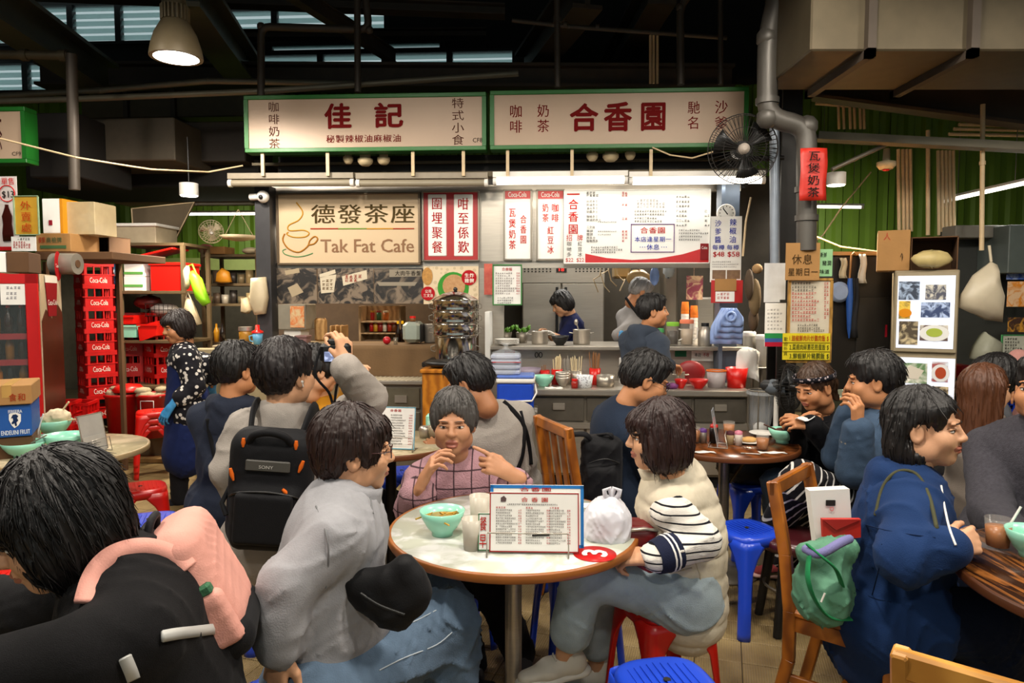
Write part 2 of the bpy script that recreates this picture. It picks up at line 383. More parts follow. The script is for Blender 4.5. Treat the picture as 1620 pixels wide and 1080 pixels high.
def hair_mesh(style,vox,hs=1.0):
 f=Field(vox);f.ell((0,-.024,.036),(.084*hs,.104*hs,.098*hs),k=.02)
 if style=='bob':
  for s in(-1,1):f.ell((s*.052,-.025,-.015),(.046,.075,.085),k=.03)
  f.ell((0,-.065,-.025),(.080,.055,.085),k=.03);f.ell((0,.045,.060),(.066,.052,.040),k=.02)
  f.ell((0,.112,-.062),(.064,.098,.094),k=.012,sub=True);f.cap((0,-.03,-.17),(0,.06,-.17),.055,.07,k=.02,sub=True)
 elif style=='pageboy':
  for s in(-1,1):f.ell((s*.060,-.012,-.035),(.040,.080,.090),k=.03)
  f.ell((0,-.065,-.035),(.085,.055,.09),k=.03);f.ell((0,.050,.050),(.070,.052,.048),k=.02)
  f.ell((0,.118,-.072),(.060,.085,.098),k=.010,sub=True);f.cap((0,-.03,-.19),(0,.06,-.18),.055,.07,k=.02,sub=True)
 elif style=='chin':  # chin-length, tucked behind the ear
  for s in(-1,1):f.ell((s*.052,-.045,-.055),(.042,.062,.10),k=.03)
  f.ell((0,-.07,-.05),(.078,.05,.105),k=.03)
  for s in(-1,1):f.ell((s*.045,.028,.060),(.042,.042,.040),k=.02)
  f.ell((0,.115,-.036),(.080,.100,.110),k=.012,sub=True)
  for s in(-1,1):f.ell((s*.085,.015,-.03),(.03,.05,.055),k=.012,sub=True)
 elif style=='crop':  # short women's cut, ears showing
  f.ell((0,-.060,-.005),(.082,.058,.085),k=.03);f.ell((0,.040,.062),(.070,.056,.044),k=.02)
  for s in(-1,1):f.ell((s*.066,.008,.008),(.020,.050,.050),k=.02)
  f.ell((0,.115,-.058),(.068,.094,.092),k=.012,sub=True)
  for s in(-1,1):f.ell((s*.09,-.005,-.045),(.03,.035,.040),k=.01,sub=True)
 elif style=='short':  # men's cut
  f.ell((0,-.055,.0),(.080,.060,.075),k=.025);f.ell((0,.030,.085),(.066,.056,.040),k=.02)
  f.ell((0,.115,-.040),(.078,.092,.096),k=.010,sub=True)
  for s in(-1,1):f.ell((s*.088,.015,-.045),(.034,.055,.055),k=.012,sub=True)
  f.ell((0,-.02,-.13),(.09,.12,.075),k=.015,sub=True)
 elif style=='swept':  # short, brushed back off the forehead
  f.ell((0,-.015,.060),(.080,.092,.078),k=.02);f.ell((0,-.060,.0),(.082,.058,.075),k=.025)
  for s in(-1,1):f.ell((s*.068,-.005,.015),(.022,.055,.055),k=.02)
  f.ell((0,.125,-.035),(.074,.092,.108),k=.012,sub=True)
  for s in(-1,1):f.ell((s*.09,.0,-.045),(.03,.035,.035),k=.01,sub=True)
 elif style=='long':
  f.cap((0,-.07,.0),(0,-.085,-.26),.085,.075,k=.04,sq=((0,1,0),1.5))
  for s in(-1,1):f.cap((s*.062,-.02,.02),(s*.068,-.03,-.24),.042,.034,k=.03)
  f.ell((0,.115,-.05),(.058,.085,.12),k=.012,sub=True)
 elif style=='back':  # tied back
  f.ell((0,-.105,-.02),(.035,.05,.05),k=.03);f.cap((0,-.12,-.03),(0,-.13,-.12),.026,.014,k=.03)
  f.ell((0,.120,-.035),(.074,.10,.105),k=.012,sub=True)
  for s in(-1,1):f.ell((s*.088,.01,-.045),(.034,.05,.055),k=.012,sub=True)
 return f.mesh(disp=bob_disp(.0035))
def strands(V,F,rng,n=170,L=.085,face=False,w=.0024,spiky=0.0,lift=.0012):
 # tapered locks that follow the hair surface downwards
 N=np.zeros_like(V);a=np.cross(V[F[:,1]]-V[F[:,0]],V[F[:,3]]-V[F[:,0]])
 for i in range(4):np.add.at(N,F[:,i],a)
 N/=np.linalg.norm(N,axis=1,keepdims=True)+1e-9
 ok=np.argwhere(np.einsum('ij,ij->i',N,V-V3((0,-.02,.0)))>0)[:,0];mb=MB();down=V3((0,0,-1))
 if face:ok=ok[~((V[ok][:,1]>.02)&(V[ok][:,2]<.09))]
 if L<.04:ok=ok[V[ok][:,2]-.5*V[ok][:,1]>.03]
 for i in rng.choice(ok,n):
  p=V[i].copy();nrm=N[i];pts=[];rs=[];ln=L*rng.uniform(.6,1.2);st=ln/5
  c=V3((0,-.03,.135));fl=p-c;fl=fl/(np.linalg.norm(fl)+1e-6)
  for j in range(6):
   pts.append(tuple(p+nrm*(lift+spiky*j*.0022)));rs.append(w*(1-(j/5.)**1.6)+.0003)
   d=fl*.6+down*.5+rng.normal(size=3)*.10+nrm*spiky;d=d-nrm*(d@nrm)*(1-spiky*.5);d/=np.linalg.norm(d)+1e-6;p=p+d*st
   q=V[ok[np.argmin(((V[ok]-p)**2).sum(1))]]if j<4 else p
   if np.linalg.norm(q-p)<.02 and spiky==0:p=p*.3+q*.7
  mb.tube(pts,rs,4,cap=False,sx=.45,up=tuple(nrm))
 return mb
def place(me_v,R,o,s=1.0):return(me_v*s)@R.T+V3(o)
def person(label,hip,neck,head,yaw=0,hyaw=None,hpitch=0,hroll=0,S=1.0,HS=1.0,sh_yaw=None,arms=None,legs=None,top=None,bottom=None,
  hair='short',haircol=('black','#17110f'),skincol=('a','#c08a68'),fem=True,age=0,smile=0,mouth=0,vox=.011,hvox=.0045,strand_n=320,fat=1.0,
  spiky=0.0,hair_s=1.0,shoes=None,collar=None,hood=None,extra=None,fold=.009,sleeve_end=1.0,cuff=None,hem=.13,group=None,belly=0.0,skirt=False):
 hyaw=yaw if hyaw is None else hyaw;sh_yaw=yaw if sh_yaw is None else sh_yaw
 hip,neck,head=Vector(hip),Vector(neck),Vector(head);base=Vector((hip.x,hip.y,0));rng=np.random.default_rng(abs(hash(label.split()[0]+str(round(hip.x,2))))%1000 if False else int(abs(hip.x*1000)+abs(hip.y*77))%9973)
 ry=math.degrees(math.atan2(head.x,head.y));yaw+=ry;hyaw+=ry;sh_yaw+=ry
 root=link('person',None);root.location=base;root.empty_display_size=.05;tag(root,label,'person',group)
 B=V3(base)
 u=(neck-hip).normalized();fdir=Vector((math.sin(math.radians(yaw)),math.cos(math.radians(yaw)),0));rt=fdir.cross(Vector((0,0,1)));
 sa=math.radians(sh_yaw);sf=Vector((math.sin(sa),math.cos(sa),0));sr=sf.cross(Vector((0,0,1)));sr=(sr-u*sr.dot(u)).normalized();tf=(u.cross(sr)).normalized()
 mid=hip.lerp(neck,.45)-tf*.012*S;ch=hip.lerp(neck,.74)
 shd=[neck-u*.075*S+sr*s*.150*S*fat**.5 for s in(-1,1)]
 hips=[hip+rt*s*.085*S-Vector((0,0,.02))for s in(-1,1)]
 A=[]
 for s,i in((-1,0),(1,1)):
  a=(arms or[None,None])[i]
  if a is None:A.append(None);continue
  e,w=a.get('elbow'),Vector(a['wrist'])
  if e is None:e,w=ik(shd[i],w,.285*S,.25*S,a.get('pole',(0,0,-1)))
  A.append(dict(a,s=shd[i],e=Vector(e),w=w))
 G=[]
 for i in(0,1):
  a=(legs or[None,None])[i]
  if a is None:G.append(None);continue
  kn,an=a.get('knee'),Vector(a['ankle'])
  if kn is None:kn,an=ik(hips[i],an,.41*S,.40*S,a.get('pole',tuple(fdir+Vector((0,0,.3)))))
  G.append(dict(a,h=hips[i],k=Vector(kn),a=an))
 # ---- body core + head + hands = one skin mesh
 sk=skin(*skincol);hm=hairmat(*haircol)
 f=Field(.022)
 def torso(f,g,kk=.05,lo=0.0):
  sq=(tf,1.28)
  if not lo:f.cap(hips[0],hips[1],.105*S*fat+g,k=kk)
  f.cap(hip.lerp(neck,lo),mid,.130*S*fat+g,.128*S*fat+g,k=kk,sq=sq);f.cap(mid,ch,.128*S*fat+g,.143*S*fat**.6+g,k=kk,sq=sq)
  if belly:f.ell(hip.lerp(neck,.33)+tf*.06*S,(.13*S,.10*S*belly,.13*S),k=.06)
  f.cap(shd[0].lerp(shd[1],.22)-u*.03,shd[0].lerp(shd[1],.78)-u*.03,.070*S+g,k=kk)
  for s in(0,1):f.cap(neck-u*.015*S,shd[s],.050*S+g*.8,.048*S+g,k=.05)
 torso(f,-.012)
 for a in A:
  if a:f.cap(a['s'],a['e'],.047*S,.038*S,k=.03);f.cap(a['e'],a['w'],.038*S,.026*S,k=.02)
 for g in G:
  if g:f.cap(g['h'],g['k'],.078*S,.055*S,k=.04);f.cap(g['k'],g['a'],.052*S,.036*S,k=.03)
 f.cap(neck-u*.02,neck.lerp(head,.55),.054*S,.052*S,k=.03)
 V,F=f.mesh();Vs=[V-B];Fs=[F];Ms=[np.zeros(len(F),np.int32)];nv=len(V)
 R=Rm(hyaw,hpitch,hroll);hs=1.06*S*HS
 key=(hvox,age,smile,fem,mouth)
 if key not in HEADS:HEADS[key]=head_mesh(hvox,age,smile,fem,mouth)
 hv,hf,hmi=HEADS[key];Vs.append(place(hv,R,head,hs)-B);Fs.append(hf+nv);Ms.append(hmi);nv+=len(hv)
 for i,a in enumerate(A):
  if not a or a.get('nohand'):continue
  side=-1 if i==0 else 1
  hv2,hf2=hand_mesh(a.get('hvox',.0045),a.get('curl',(.35,.4,.45,.5)),a.get('spread',.08),a.get('thumb',.5),-side)
  d=a.get('dir',tuple(a['w']-a['e']));R2=axes(d,a.get('back',(0,0,1)));hv2=place(hv2,R2,a['w']+Vector(d).normalized()*.025*S,.98*S)-B
  if a.get('glove'):
   o=link('glove',mesh_np('glove',hv2,hf2,[a['glove']]),root);continue
  Vs.append(hv2);Fs.append(hf2+nv);Ms.append(np.zeros(len(hf2),np.int32));nv+=len(hv2)
 V=np.concatenate(Vs);F=np.concatenate(Fs);M_=np.concatenate(Ms)
 em=eye_mesh(.55 if age else.85 if fem else 1.1);ev=place(np.array(em.v,np.float32),R,head,hs)-B
 ef=[q for q in em.f];tri=np.array([list(q)+[q[-1]]*(4-len(q))for q in ef if len(q)in(3,4)],np.int32);tm=np.array([m for q,m in zip(ef,em.m)if len(q)in(3,4)],np.int32)
 F=np.concatenate([F,tri+nv]);V=np.concatenate([V,ev]);M_=np.concatenate([M_,tm])
 body=link('body',mesh_np('body',V,F,[sk,LIP(),EYEW(),EYED(),hm],M_),root)
 # ---- hair (own head frame, so that its strands follow the head)
 HM=Matrix.Translation(head-base)@Matrix(R.tolist()).to_4x4()@Matrix.Scale(hs,4)
 if hair:
  v,q=hair_mesh(hair,hvox*1.2,hair_s);ho=link('hair',mesh_np('hair',v,q,[hm]),root);ho.matrix_local=HM
  if strand_n:
   st=strands(v,q,rng,strand_n,face=hair in('chin','swept','back','short'),spiky=spiky*.35,L={'short':.030,'crop':.05,'back':.05,'swept':.045}.get(hair,.075));so=link('locks',st.mesh('locks',hm),ho);so['kind']='stuff'
 P=dict(root=root,base=base,A=A,G=G,u=u,tf=tf,sr=sr,shd=shd,hips=hips,hip=hip,neck=neck,head=head,R=R,HM=HM,S=S,mid=mid,ch=ch,fat=fat)
 # ---- clothing
 if top:
  g=top.get('g',.020);f=Field(vox);torso(f,g,lo=top.get('lo',0))
  if hem:f.cap(hip,hip-u*hem*.6,.135*S*fat+g,.14*S*fat+g,k=.05,sq=(tf,1.22));f.cap(hips[0]-u*.03,hips[1]-u*.03,.105*S*fat+g,k=.05)
  if hem and G[0]and G[1]:
   for gg in G:f.cap(gg['h'],gg['h'].lerp(gg['k'],min(.9,hem*1.6)),.092*S*fat+g,.088*S*fat+g,k=.05)
  for a in A:
   if not a or not top.get('sleeves',True):continue
   ga=top.get('ga',.016);f.cap(a['s'],a['e'],.054*S+ga,.047*S+ga,k=.018)
   se=top.get('sleeve',1.0)
   if se>0:f.cap(a['e'],a['e'].lerp(a['w'],se),.046*S+ga,(.034 if se>.8 else.04)*S+ga,k=.016)
  v,q=f.mesh(fold=fold,freq=top.get('freq',9),seed=int(rng.integers(99)))
  P['top']=link(top.get('name','jacket'),mesh_np('top',v-B,q,[top['mat']]),root)
 if bottom:
  g=bottom.get('g',.016);f=Field(vox);f.cap(hips[0],hips[1],.115*S*fat+g*.3,k=.05);f.cap(hip,mid,.125*S*fat,.11*S*fat,k=.05,sq=(tf,1.25))
  for gg in G:
   if not gg:continue
   f.cap(gg['h'],gg['k'],.088*S*fat+g,.064*S+g,k=.05);e=bottom.get('len',1.0);f.cap(gg['k'],gg['k'].lerp(gg['a'],e),.062*S+g,bottom.get('end',.047)*S+g,k=.035)
  v,q=f.mesh(fold=fold*1.3,freq=11,seed=int(rng.integers(99)))
  P['bottom']=link(bottom.get('name','trousers'),mesh_np('bottom',v-B,q,[bottom['mat']]),root)
 if shoes:
  for gg in G:
   if not gg:continue
   d=Vector(gg.get('toe',tuple(fdir))).normalized();shoe(root,base,gg['a'],d,S,shoes[0],shoes[1],gg.get('pitch',0))
 if cuff:
  for a in A:
   if not a:continue
   mb=MB();d=(a['w']-a['e']).normalized();c=a['e'].lerp(a['w'],.93)-base;mb.tube([c-d*.03,c,c+d*.03],[.047*S,.051*S,.046*S],14);link('cuff',mb.mesh('cuff',cuff),root)
 if collar:
  mb=MB();n0=neck-base;h=collar.get('h',.07);r0=collar.get('r',.072)*S;hu=(head-neck).normalized()
  rows=[]
  for j in range(5):
   t=j/4;row=[]
   for i in range(25):
    an=2*math.pi*i/24+math.pi/2;wv=1-.10*max(0,math.sin(an))*t;row.append(n0+hu*(h*t*wv-.03)+sr*math.cos(an)*(r0*(1.18-.16*t))+tf*math.sin(an)*r0*(1.10-.10*t)+tf*.012)
   rows.append(row)
  mb.sheet(rows,th=-.010);link('collar',mb.mesh('collar',collar['mat']),root)
 if hood:
  f=Field(.010);hu=u;c=neck-tf*.045*S-hu*.02
  pts=[]
  for i in range(9):
   an=math.pi*(i/8);pts.append(neck+sr*math.cos(an)*.095*S-tf*(math.sin(an)*.115*S-.035)+hu*(.005+.018*math.sin(an)))
  for i in range(8):f.cap(pts[i],pts[i+1],.033*S+.012*math.sin(math.pi*i/8),.033*S+.012*math.sin(math.pi*(i+1)/8),k=.02)
  f.ell(c-tf*.060*S-hu*.065*S,(.105*S,.035*S,.085*S),R=np.array([list(sr),list(tf),list(hu)]),k=.05)
  v,q=f.mesh(fold=.005,freq=14,seed=3);P['hood']=link('hood',mesh_np('hood',v-B,q,[hood]),root)
 return P
def shoe(root,base,ankle,d,S,upper,sole,pitch=0):
 d=Vector((d.x,d.y,0)).normalized();r=Vector((d.y,-d.x,0));p=math.radians(pitch);d=d*math.cos(p)-Vector((0,0,1))*math.sin(p);up=r.cross(d);o=ankle-base
 Rt=lambda x,y,z:tuple(o+r*x*S+d*y*S+up*(z-.075)*S)
 f=Field(.006);f.cap(Rt(0,-.035,.045),Rt(0,.06,.045),.040*S,.038*S,k=.03);f.cap(Rt(0,.06,.04),Rt(.004,.145,.03),.040*S,.030*S,k=.03,sq=(tuple(up),1.35));f.cap(Rt(0,-.03,.05),Rt(0,-.02,.095),.040*S,.038*S,k=.02)
 v,q=f.mesh();so=link('shoe',mesh_np('shoe',v,q,[upper]),root)
 f=Field(.006);f.cap(Rt(0,-.05,.012),Rt(0,.05,.010),.040*S,.038*S,k=.02,sq=(tuple(up),2.2));f.cap(Rt(0,.05,.010),Rt(.004,.155,.012),.042*S,.034*S,k=.02,sq=(tuple(up),2.4))
 v,q=f.mesh();link('sole',mesh_np('sole',v,q,[sole]),so)
 mb=MB()
 for j in range(4):y=.035+.022*j;mb.tube([Rt(-.026,y,.080-.011*j),Rt(0,y+.005,.0905-.011*j),Rt(.026,y,.080-.011*j)],.0035*S,5)
 link('lace',mb.mesh('lace',sole),so)
def on_head(P,name,mb,m):
 o=link(name,mb.mesh(name,m),P['root']);o.matrix_local=P['HM'];return o
def glasses(P,m):
 mb=MB()
 for s in(-1,1):
  pts=[(s*.033+.024*math.cos(a),.101-.010*abs(math.cos(a)*.5+s*.3),.004+.019*math.sin(a))for a in[2*math.pi*i/18 for i in range(19)]];mb.tube(pts,.0016,5,cap=False)
  mb.tube([(s*.057,.094,.008),(s*.080,.06,.008),(s*.083,-.005,.006),(s*.082,-.02,-.006)],.0016,5)
 mb.tube([(-.010,.1,.008),(0,.104,.011),(.010,.1,.008)],.0016,5);return on_head(P,'glasses',mb,m)
def strap(P,name,pts,w,m,th=.006,up=(0,0,1),parent=None):
 # a flat band through points given from the camera's foot
 mb=MB();k=len(pts);P0=[Vector(p)-P['base']for p in pts];c=P['ch']-P['base'];rows=[]
 for i in range(k):
  t=(P0[min(i+1,k-1)]-P0[max(0,i-1)]).normalized();n=P0[i]-c;n=(n-t*n.dot(t)).normalized();b=t.cross(n)
  rows.append([P0[i]-b*w/2,P0[i],P0[i]+b*w/2])
 mb.sheet(rows,th=th);return link(name,mb.mesh(name,m),parent or P['root'])

from mathutils.bvhtree import BVHTree
def drape(P,pts,Y=None,obj='top',off=.004):  # photo points dropped onto the clothing
 key='bvh_'+obj;VV=[];FF=[]
 for nm in(obj,'hood'):
  if nm in P and key not in P:
   me=P[nm].data;n=len(VV);VV+=[v.co[:]for v in me.vertices];FF+=[tuple(i+n for i in p.vertices)for p in me.polygons]
 if key not in P:P[key]=BVHTree.FromPolygons(VV,FF)
 o=Vector((0,0,CAMH))-P['base'];out=[]
 for p in pts:
  if len(p)==3:out.append(at(*p));continue
  d=ray(*p).normalized();h=P[key].ray_cast(o,d)
  if h[0]is not None:out.append(h[0]-d*off+P['base'])
 return out
def smooth_path(P_,k=5):
 out=[]
 for i in range(len(P_)-1):
  a,b,c,d=P_[max(i-1,0)],P_[i],P_[i+1],P_[min(i+2,len(P_)-1)]
  for j in range(k):s=j/k;out.append(.5*((2*b)+(c-a)*s+(2*a-5*b+4*c-d)*s*s+(3*b-a-3*c+d)*s**3))
 return out+[P_[-1]]
def belt(P,name,pix,w,m,obj='top',th=.006,off=.004):
 pts=drape(P,pix,obj=obj,off=off)
 if len(pts)<3:print('BELT MISS',name,pix[0],len(pts));return None
 pts=smooth_path(pts);n=len(pts);mb=MB();rows_=[];cam0=Vector((0,0,CAMH))
 for i in range(n):
  t=(pts[min(i+1,n-1)]-pts[max(0,i-1)]).normalized();v=(cam0-pts[i]).normalized();b=t.cross(v).normalized()
  rows_.append([pts[i]-b*w/2-P['base']-v*.004,pts[i]-P['base']+v*.001,pts[i]+b*w/2-P['base']-v*.004])
 mb.sheet(rows_,th=th);return link(name,mb.mesh(name,m),P['root'])

def seam(P,pix,r,m,obj='top',name='seam'):
 pts=drape(P,pix,obj=obj,off=.001)
 if len(pts)<3:return None
 mb=MB();mb.tube([q-P['base']for q in smooth_path(pts)],r,5);return link(name,mb.mesh(name,m),P[obj]if False else P['root'])
# ------------------------------------------------------------------ materials used all over
STEEL=mat('brushed_steel','#b4aca0',.33,.72,var=.1,vs=5,bump=.05,bs=40,stretch=(1,1,20))
STEELD=mat('dull_steel','#8a8275',.42,.6,var=.15,vs=6)
GALV=mat('galvanised_sheet','#5c523f',.55,.5,var=.15,vs=9,bump=.05,bs=120)
PIPE=mat('painted_pipe','#4a4138',.55,.3,var=.12)
PIPEG=mat('grey_pipe','#57534d',.45,.3,var=.15,vs=6)
BLACKST=mat('black_steel','#1c1814',.5,.4,var=.2)
DARK=mat('near_black','#15110d',.8,var=.2)  # even near-black for dark parts, vent slots and holes
CREAM=mat('cream_conduit','#cdb48c',.5,var=.1)
WHITE=mat('white_plastic','#e4e0d8',.4,var=.04)
PAPER=mat('white_paper','#e8e6e0',.7,var=.03)
CARD=mat('cardboard','#a67a45',.8,var=.1,vs=8,bump=.1,bs=50)
CARDD=mat('cardboard_inside','#5a3c20',.85,var=.1)
CHROME=mat('polished_steel','#c8c2b8',.16,1.0,var=.05)
REDP=mat('red_plastic','#d01810',.32,var=.06,vs=5,coat=.2)
BLUEP=mat('blue_plastic','#1d44c4',.30,var=.06,vs=5,coat=.2)
MINT=mat('mint_melamine','#93d6bd',.28,var=.04,coat=.3)
COKE=mat('crate_red','#c4100f',.38,var=.08)
TUBE_ON=mat('lit_tube','#ffffff',.5,emit='#fff4e0',es=4.5)
TUBE_OFF=mat('dim_tube','#8a806c',.4,var=.05)
GLASS=mat('clear_glass','#f2f6f4',.05,trans=.95,var=.01)
CLEARP=mat('clear_film','#eef2f4',.18,alpha=.15,var=.02)
BLACKP=mat('black_plastic','#141414',.4,var=.1)
GREENF=mat('green_sign_frame','#17641c',.45,var=.12)
INKR,INKD,INKB='#b01818','#1c1a18','#2a3aa0'
def fr(a,b,c,d,Y):  # photo rectangle -> x0,x1,z0,z1 on a plane at distance Y in the stall frame
 return fa(a,(b+d)/2,Y).x,fa(c,(b+d)/2,Y).x,fa((a+c)/2,d,Y).z,fa((a+c)/2,b,Y).z
# ------------------------------------------------------------------ floor: slab with single tiles
def tile_mat():
 m=bpy.data.materials.new('floor_tile');m.use_nodes=True;N=m.node_tree.nodes;L=m.node_tree.links;b=N['Principled BSDF']
 tc=N.new('ShaderNodeTexCoord');n=N.new('ShaderNodeTexNoise');n.inputs['Scale'].default_value=3.0;n.inputs['Detail'].default_value=5
 gp=N.new('ShaderNodeNewGeometry');L.new(gp.outputs['Position'],n.inputs['Vector'])
 r=N.new('ShaderNodeValToRGB');r.color_ramp.elements[0].color=(*lin('#6d5836'),1);r.color_ramp.elements[1].color=(*lin('#a58f62'),1);r.color_ramp.elements[0].position=.35;r.color_ramp.elements[1].position=.68
 L.new(n.outputs['Fac'],r.inputs[0]);L.new(r.outputs[0],b.inputs['Base Color']);b.inputs['Roughness'].default_value=.42
 w=[]
 for ax in 'XY':
  q=N.new('ShaderNodeTexWave');q.bands_direction=ax;q.inputs['Scale'].default_value=31;L.new(tc.outputs['Object'],q.inputs['Vector']);w.append(q)
 mu=N.new('ShaderNodeMath');mu.operation='MULTIPLY';L.new(w[0].outputs['Fac'],mu.inputs[0]);L.new(w[1].outputs['Fac'],mu.inputs[1])
 bp=N.new('ShaderNodeBump');bp.inputs['Strength'].default_value=.9;bp.inputs['Distance'].default_value=.003;L.new(mu.outputs[0],bp.inputs['Height']);L.new(bp.outputs[0],b.inputs['Normal'])
 mx=N.new('ShaderNodeMix');mx.data_type='RGBA';mx.blend_type='MULTIPLY';mx.inputs[0].default_value=.55
 L.new(r.outputs[0],mx.inputs[6]);cr=N.new('ShaderNodeValToRGB');cr.color_ramp.elements[0].color=(1,1,1,1);cr.color_ramp.elements[1].color=(.25,.2,.14,1);cr.color_ramp.elements[0].position=.3
 L.new(mu.outputs[0],cr.inputs[0]);L.new(cr.outputs[0],mx.inputs[7]);L.new(mx.outputs[2],b.inputs['Base Color']);return m
TILE=tile_mat()
mb=MB();mb.bx(-9,9,-4,13,-.12,-.006);floor=struct('floor',mb,mat('grout','#3c3020',.8,var=.2))
tm=MB().bx(-.0955,.0955,-.0955,.0955,-.03,0,.0025).mesh('tile',TILE)
cells=[]
for i in range(-52,56):
 for j in range(-14,62):
  p=Matrix.Rotation(-FL,3,'Z')@Vector((i*.195,j*.195,0))
  if p.y<-1.2 or p.y>9.4 or abs(p.x)>8.6:continue
  cells.append((p.y+abs(p.x)*.05,p))
cells.sort(key=lambda c:c[0])
inv=[c for c in cells if c[1].y>1 and-90<810+FPX*c[1].x/(c[1].y*math.cos(PITCH)+CAMH*math.sin(PITCH))<1710 and 540+FPX*((CAMH*math.cos(PITCH)-c[1].y*math.sin(PITCH))/(c[1].y*math.cos(PITCH)+CAMH*math.sin(PITCH)))<1110]
big=inv[:300];bigs={id(c)for c in big};rest=MB()
for c in big:
 o=link('tile',tm,floor);o.location=c[1]+Vector((0,0,random.uniform(-.0006,.0006)));o.rotation_euler=(random.uniform(-.002,.002),random.uniform(-.002,.002),-FL)
for c in cells:
 if id(c)in bigs:continue
 p=c[1];R_=Matrix.Rotation(-FL,3,'Z');rest.add([p+R_@Vector(q)for q in((-.0955,-.0955,0),(.0955,-.0955,0),(.0955,.0955,0),(-.0955,.0955,0))],[(0,1,2,3)])
o=struct('tile_field',rest,TILE,parent=floor);o['kind']='stuff'
# ------------------------------------------------------------------ back wall of green corrugated sheets, side walls, roof
GREENW=mat('green_sheet','#5f7d1a',.5,.1,var=.12,vs=3)
def corr(x0,x1,z0,z1,y):
 mb=MB();n=max(2,int((x1-x0)/.2));w=(x1-x0)/n;pr=[]
 for i in range(n):a=x0+i*w;pr+=[(a,y),(a+w*.35,y),(a+w*.5,y+.05),(a+w*.85,y+.05)]
 pr.append((x1,y));vs=[(a,b,z0)for a,b in pr]+[(a,b,z1)for a,b in pr];k=len(pr)
 return mb.add(vs,[(i,i+1,i+1+k,i+k)for i in range(k-1)])
YB=9.6
mb=MB();mb.bx(-12,12,YB+.1,YB+.3,0,4.45);wall_back=struct('wall_back',mb,mat('back_wall_paint','#6b6350',.8,var=.15),TH)
for i in range(-12,12):struct('sheet',corr(i*.9,(i+1)*.9-.01,2.05,4.4,YB+.02),GREENW,0,wall_back)
mb=MB();mb.bx(-12,12,YB-.05,YB+.06,1.93,2.10);struct('rail',mb,mat('pale_rail','#8d9a52',.6,var=.1),0,wall_back)
mb=MB();mb.bx(-9.2,-9,-4,11.7,-.1,6.6);struct('wall_left',mb,DARK);mb=MB();mb.bx(9,9.2,-4,11.7,-.1,6.6);struct('wall_right',mb,DARK)
mb=MB();mb.bx(-9.2,9.2,-4,11.72,6.5,6.6);struct('ceiling',mb,mat('roof_deck','#231d18',.8,var=.2,vs=2),0)
# upper wall with louvre windows of frosted panes
YL=11.6
LOUV=mat('frosted_pane','#cfe6e4',.6,trans=.75,var=.05)
WF=mat('louvre_frame','#120f0d',.6,var=.1)
def louvre(n,p0,p1,ndiv):
 x0,x1,z0,z1=fr(*p0,*p1,YL);mb=MB();t=.05
 mb.bx(x0-t,x1+t,YL,YL+.1,z1,z1+t);mb.bx(x0-t,x1+t,YL,YL+.1,z0-t,z0)
 for i in range(ndiv+1):x=x0+(x1-x0)*i/ndiv;mb.bx(x-t,x+t,YL,YL+.1,z0,z1)
 w=struct('window_%d'%n,mb,WF,TH);k=max(2,int(round((z1-z0)/.125)))
 for c in range(ndiv):
  a=x0+(x1-x0)*c/ndiv+t;b=x0+(x1-x0)*(c+1)/ndiv-t
  for i in range(k):
   z=z0+(z1-z0)*i/k;struct('pane',MB().add([(a,YL+.01,z+.012),(b,YL+.01,z+.012),(b,YL+.06,z+.11),(a,YL+.06,z+.11),(a,YL+.018,z+.012),(b,YL+.018,z+.012),(b,YL+.068,z+.11),(a,YL+.068,z+.11)],[(0,1,2,3),(7,6,5,4),(0,4,5,1),(2,6,7,3),(1,5,6,2),(3,7,4,0)]),LOUV,0,w)
 return x0,x1,z0,z1
holes=[louvre(1,(-40,8),(262,66),4),louvre(2,(-40,100),(118,146),2),louvre(3,(345,12),(612,62),3),louvre(4,(405,84),(815,118),4),louvre(5,(165,120),(388,129),2),louvre(6,(425,70),(700,77),1)]
mb=MB();X=[-12.5]+sorted({h for r in holes for h in r[:2]})+[12.5]
Z=[4.3]+sorted({round(h,4)for r in holes for h in r[2:]})+[6.6]
for i in range(len(X)-1):
 for j in range(len(Z)-1):
  cx,cz=(X[i]+X[i+1])/2,(Z[j]+Z[j+1])/2
  if not any(h[0]<cx<h[1]and h[2]<cz<h[3]for h in holes):mb.bx(X[i],X[i+1],YL+.02,YL+.14,Z[j],Z[j+1])
mb.bx(-12,12,YB,YL+.1,4.38,4.46)
struct('wall_upper',mb,mat('dark_cladding','#191411',.8,var=.2),TH)
mb=MB();mb.bx(-9.2,9.2,-4.2,-4,-.1,1.0);mb.bx(-9.2,9.2,-4.2,-4,4.6,6.6)
for i in range(7):mb.bx(-9.2+i*3.0,-8.9+i*3.0,-4.2,-4,1.0,4.6)
struct('wall_rear',mb,mat('rear_wall_paint','#8a8274',.8,var=.1))
# ------------------------------------------------------------------ roof steel, ducts and pipes
def beam(name,label,p,q,w,h,m,up=(0,0,1)):
 t=T(name,label,'beam',Vector(p));p,q=Vector(p),Vector(q);f=min(w,h)*.14
 mb=MB();mb.bar(p,q,f*1.2,h);t.part('web',mb,m)
 for s in(-1,1):mb=MB();mb.bar(p+Vector((0,0,s*h/2)),q+Vector((0,0,s*h/2)),w,f);t.part('flange',mb,m)
 return t
BEAMM=mat('roof_steel','#4c4238',.6,.3,var=.2,vs=5);BEAML=mat('grey_roof_steel','#77705f',.5,.4,var=.15,vs=5)
beam('steel_beam','long grey roof beam running from the top left corner past the pendant lamp',onz(-60,-28,4.1),onz(168,128,4.1),.30,.34,BEAML)
beam('steel_beam','steel roof beam slanting down just right of the pendant lamp',onz(285,-30,4.5),onz(392,118,4.5),.34,.40,BEAML)
beam('steel_beam','dark sloping roof beam above the yellow-lettered sign, left of the grey upright pipe',onz(452,-20,4.8),onz(625,92,4.8),.12,.16,BEAMM)
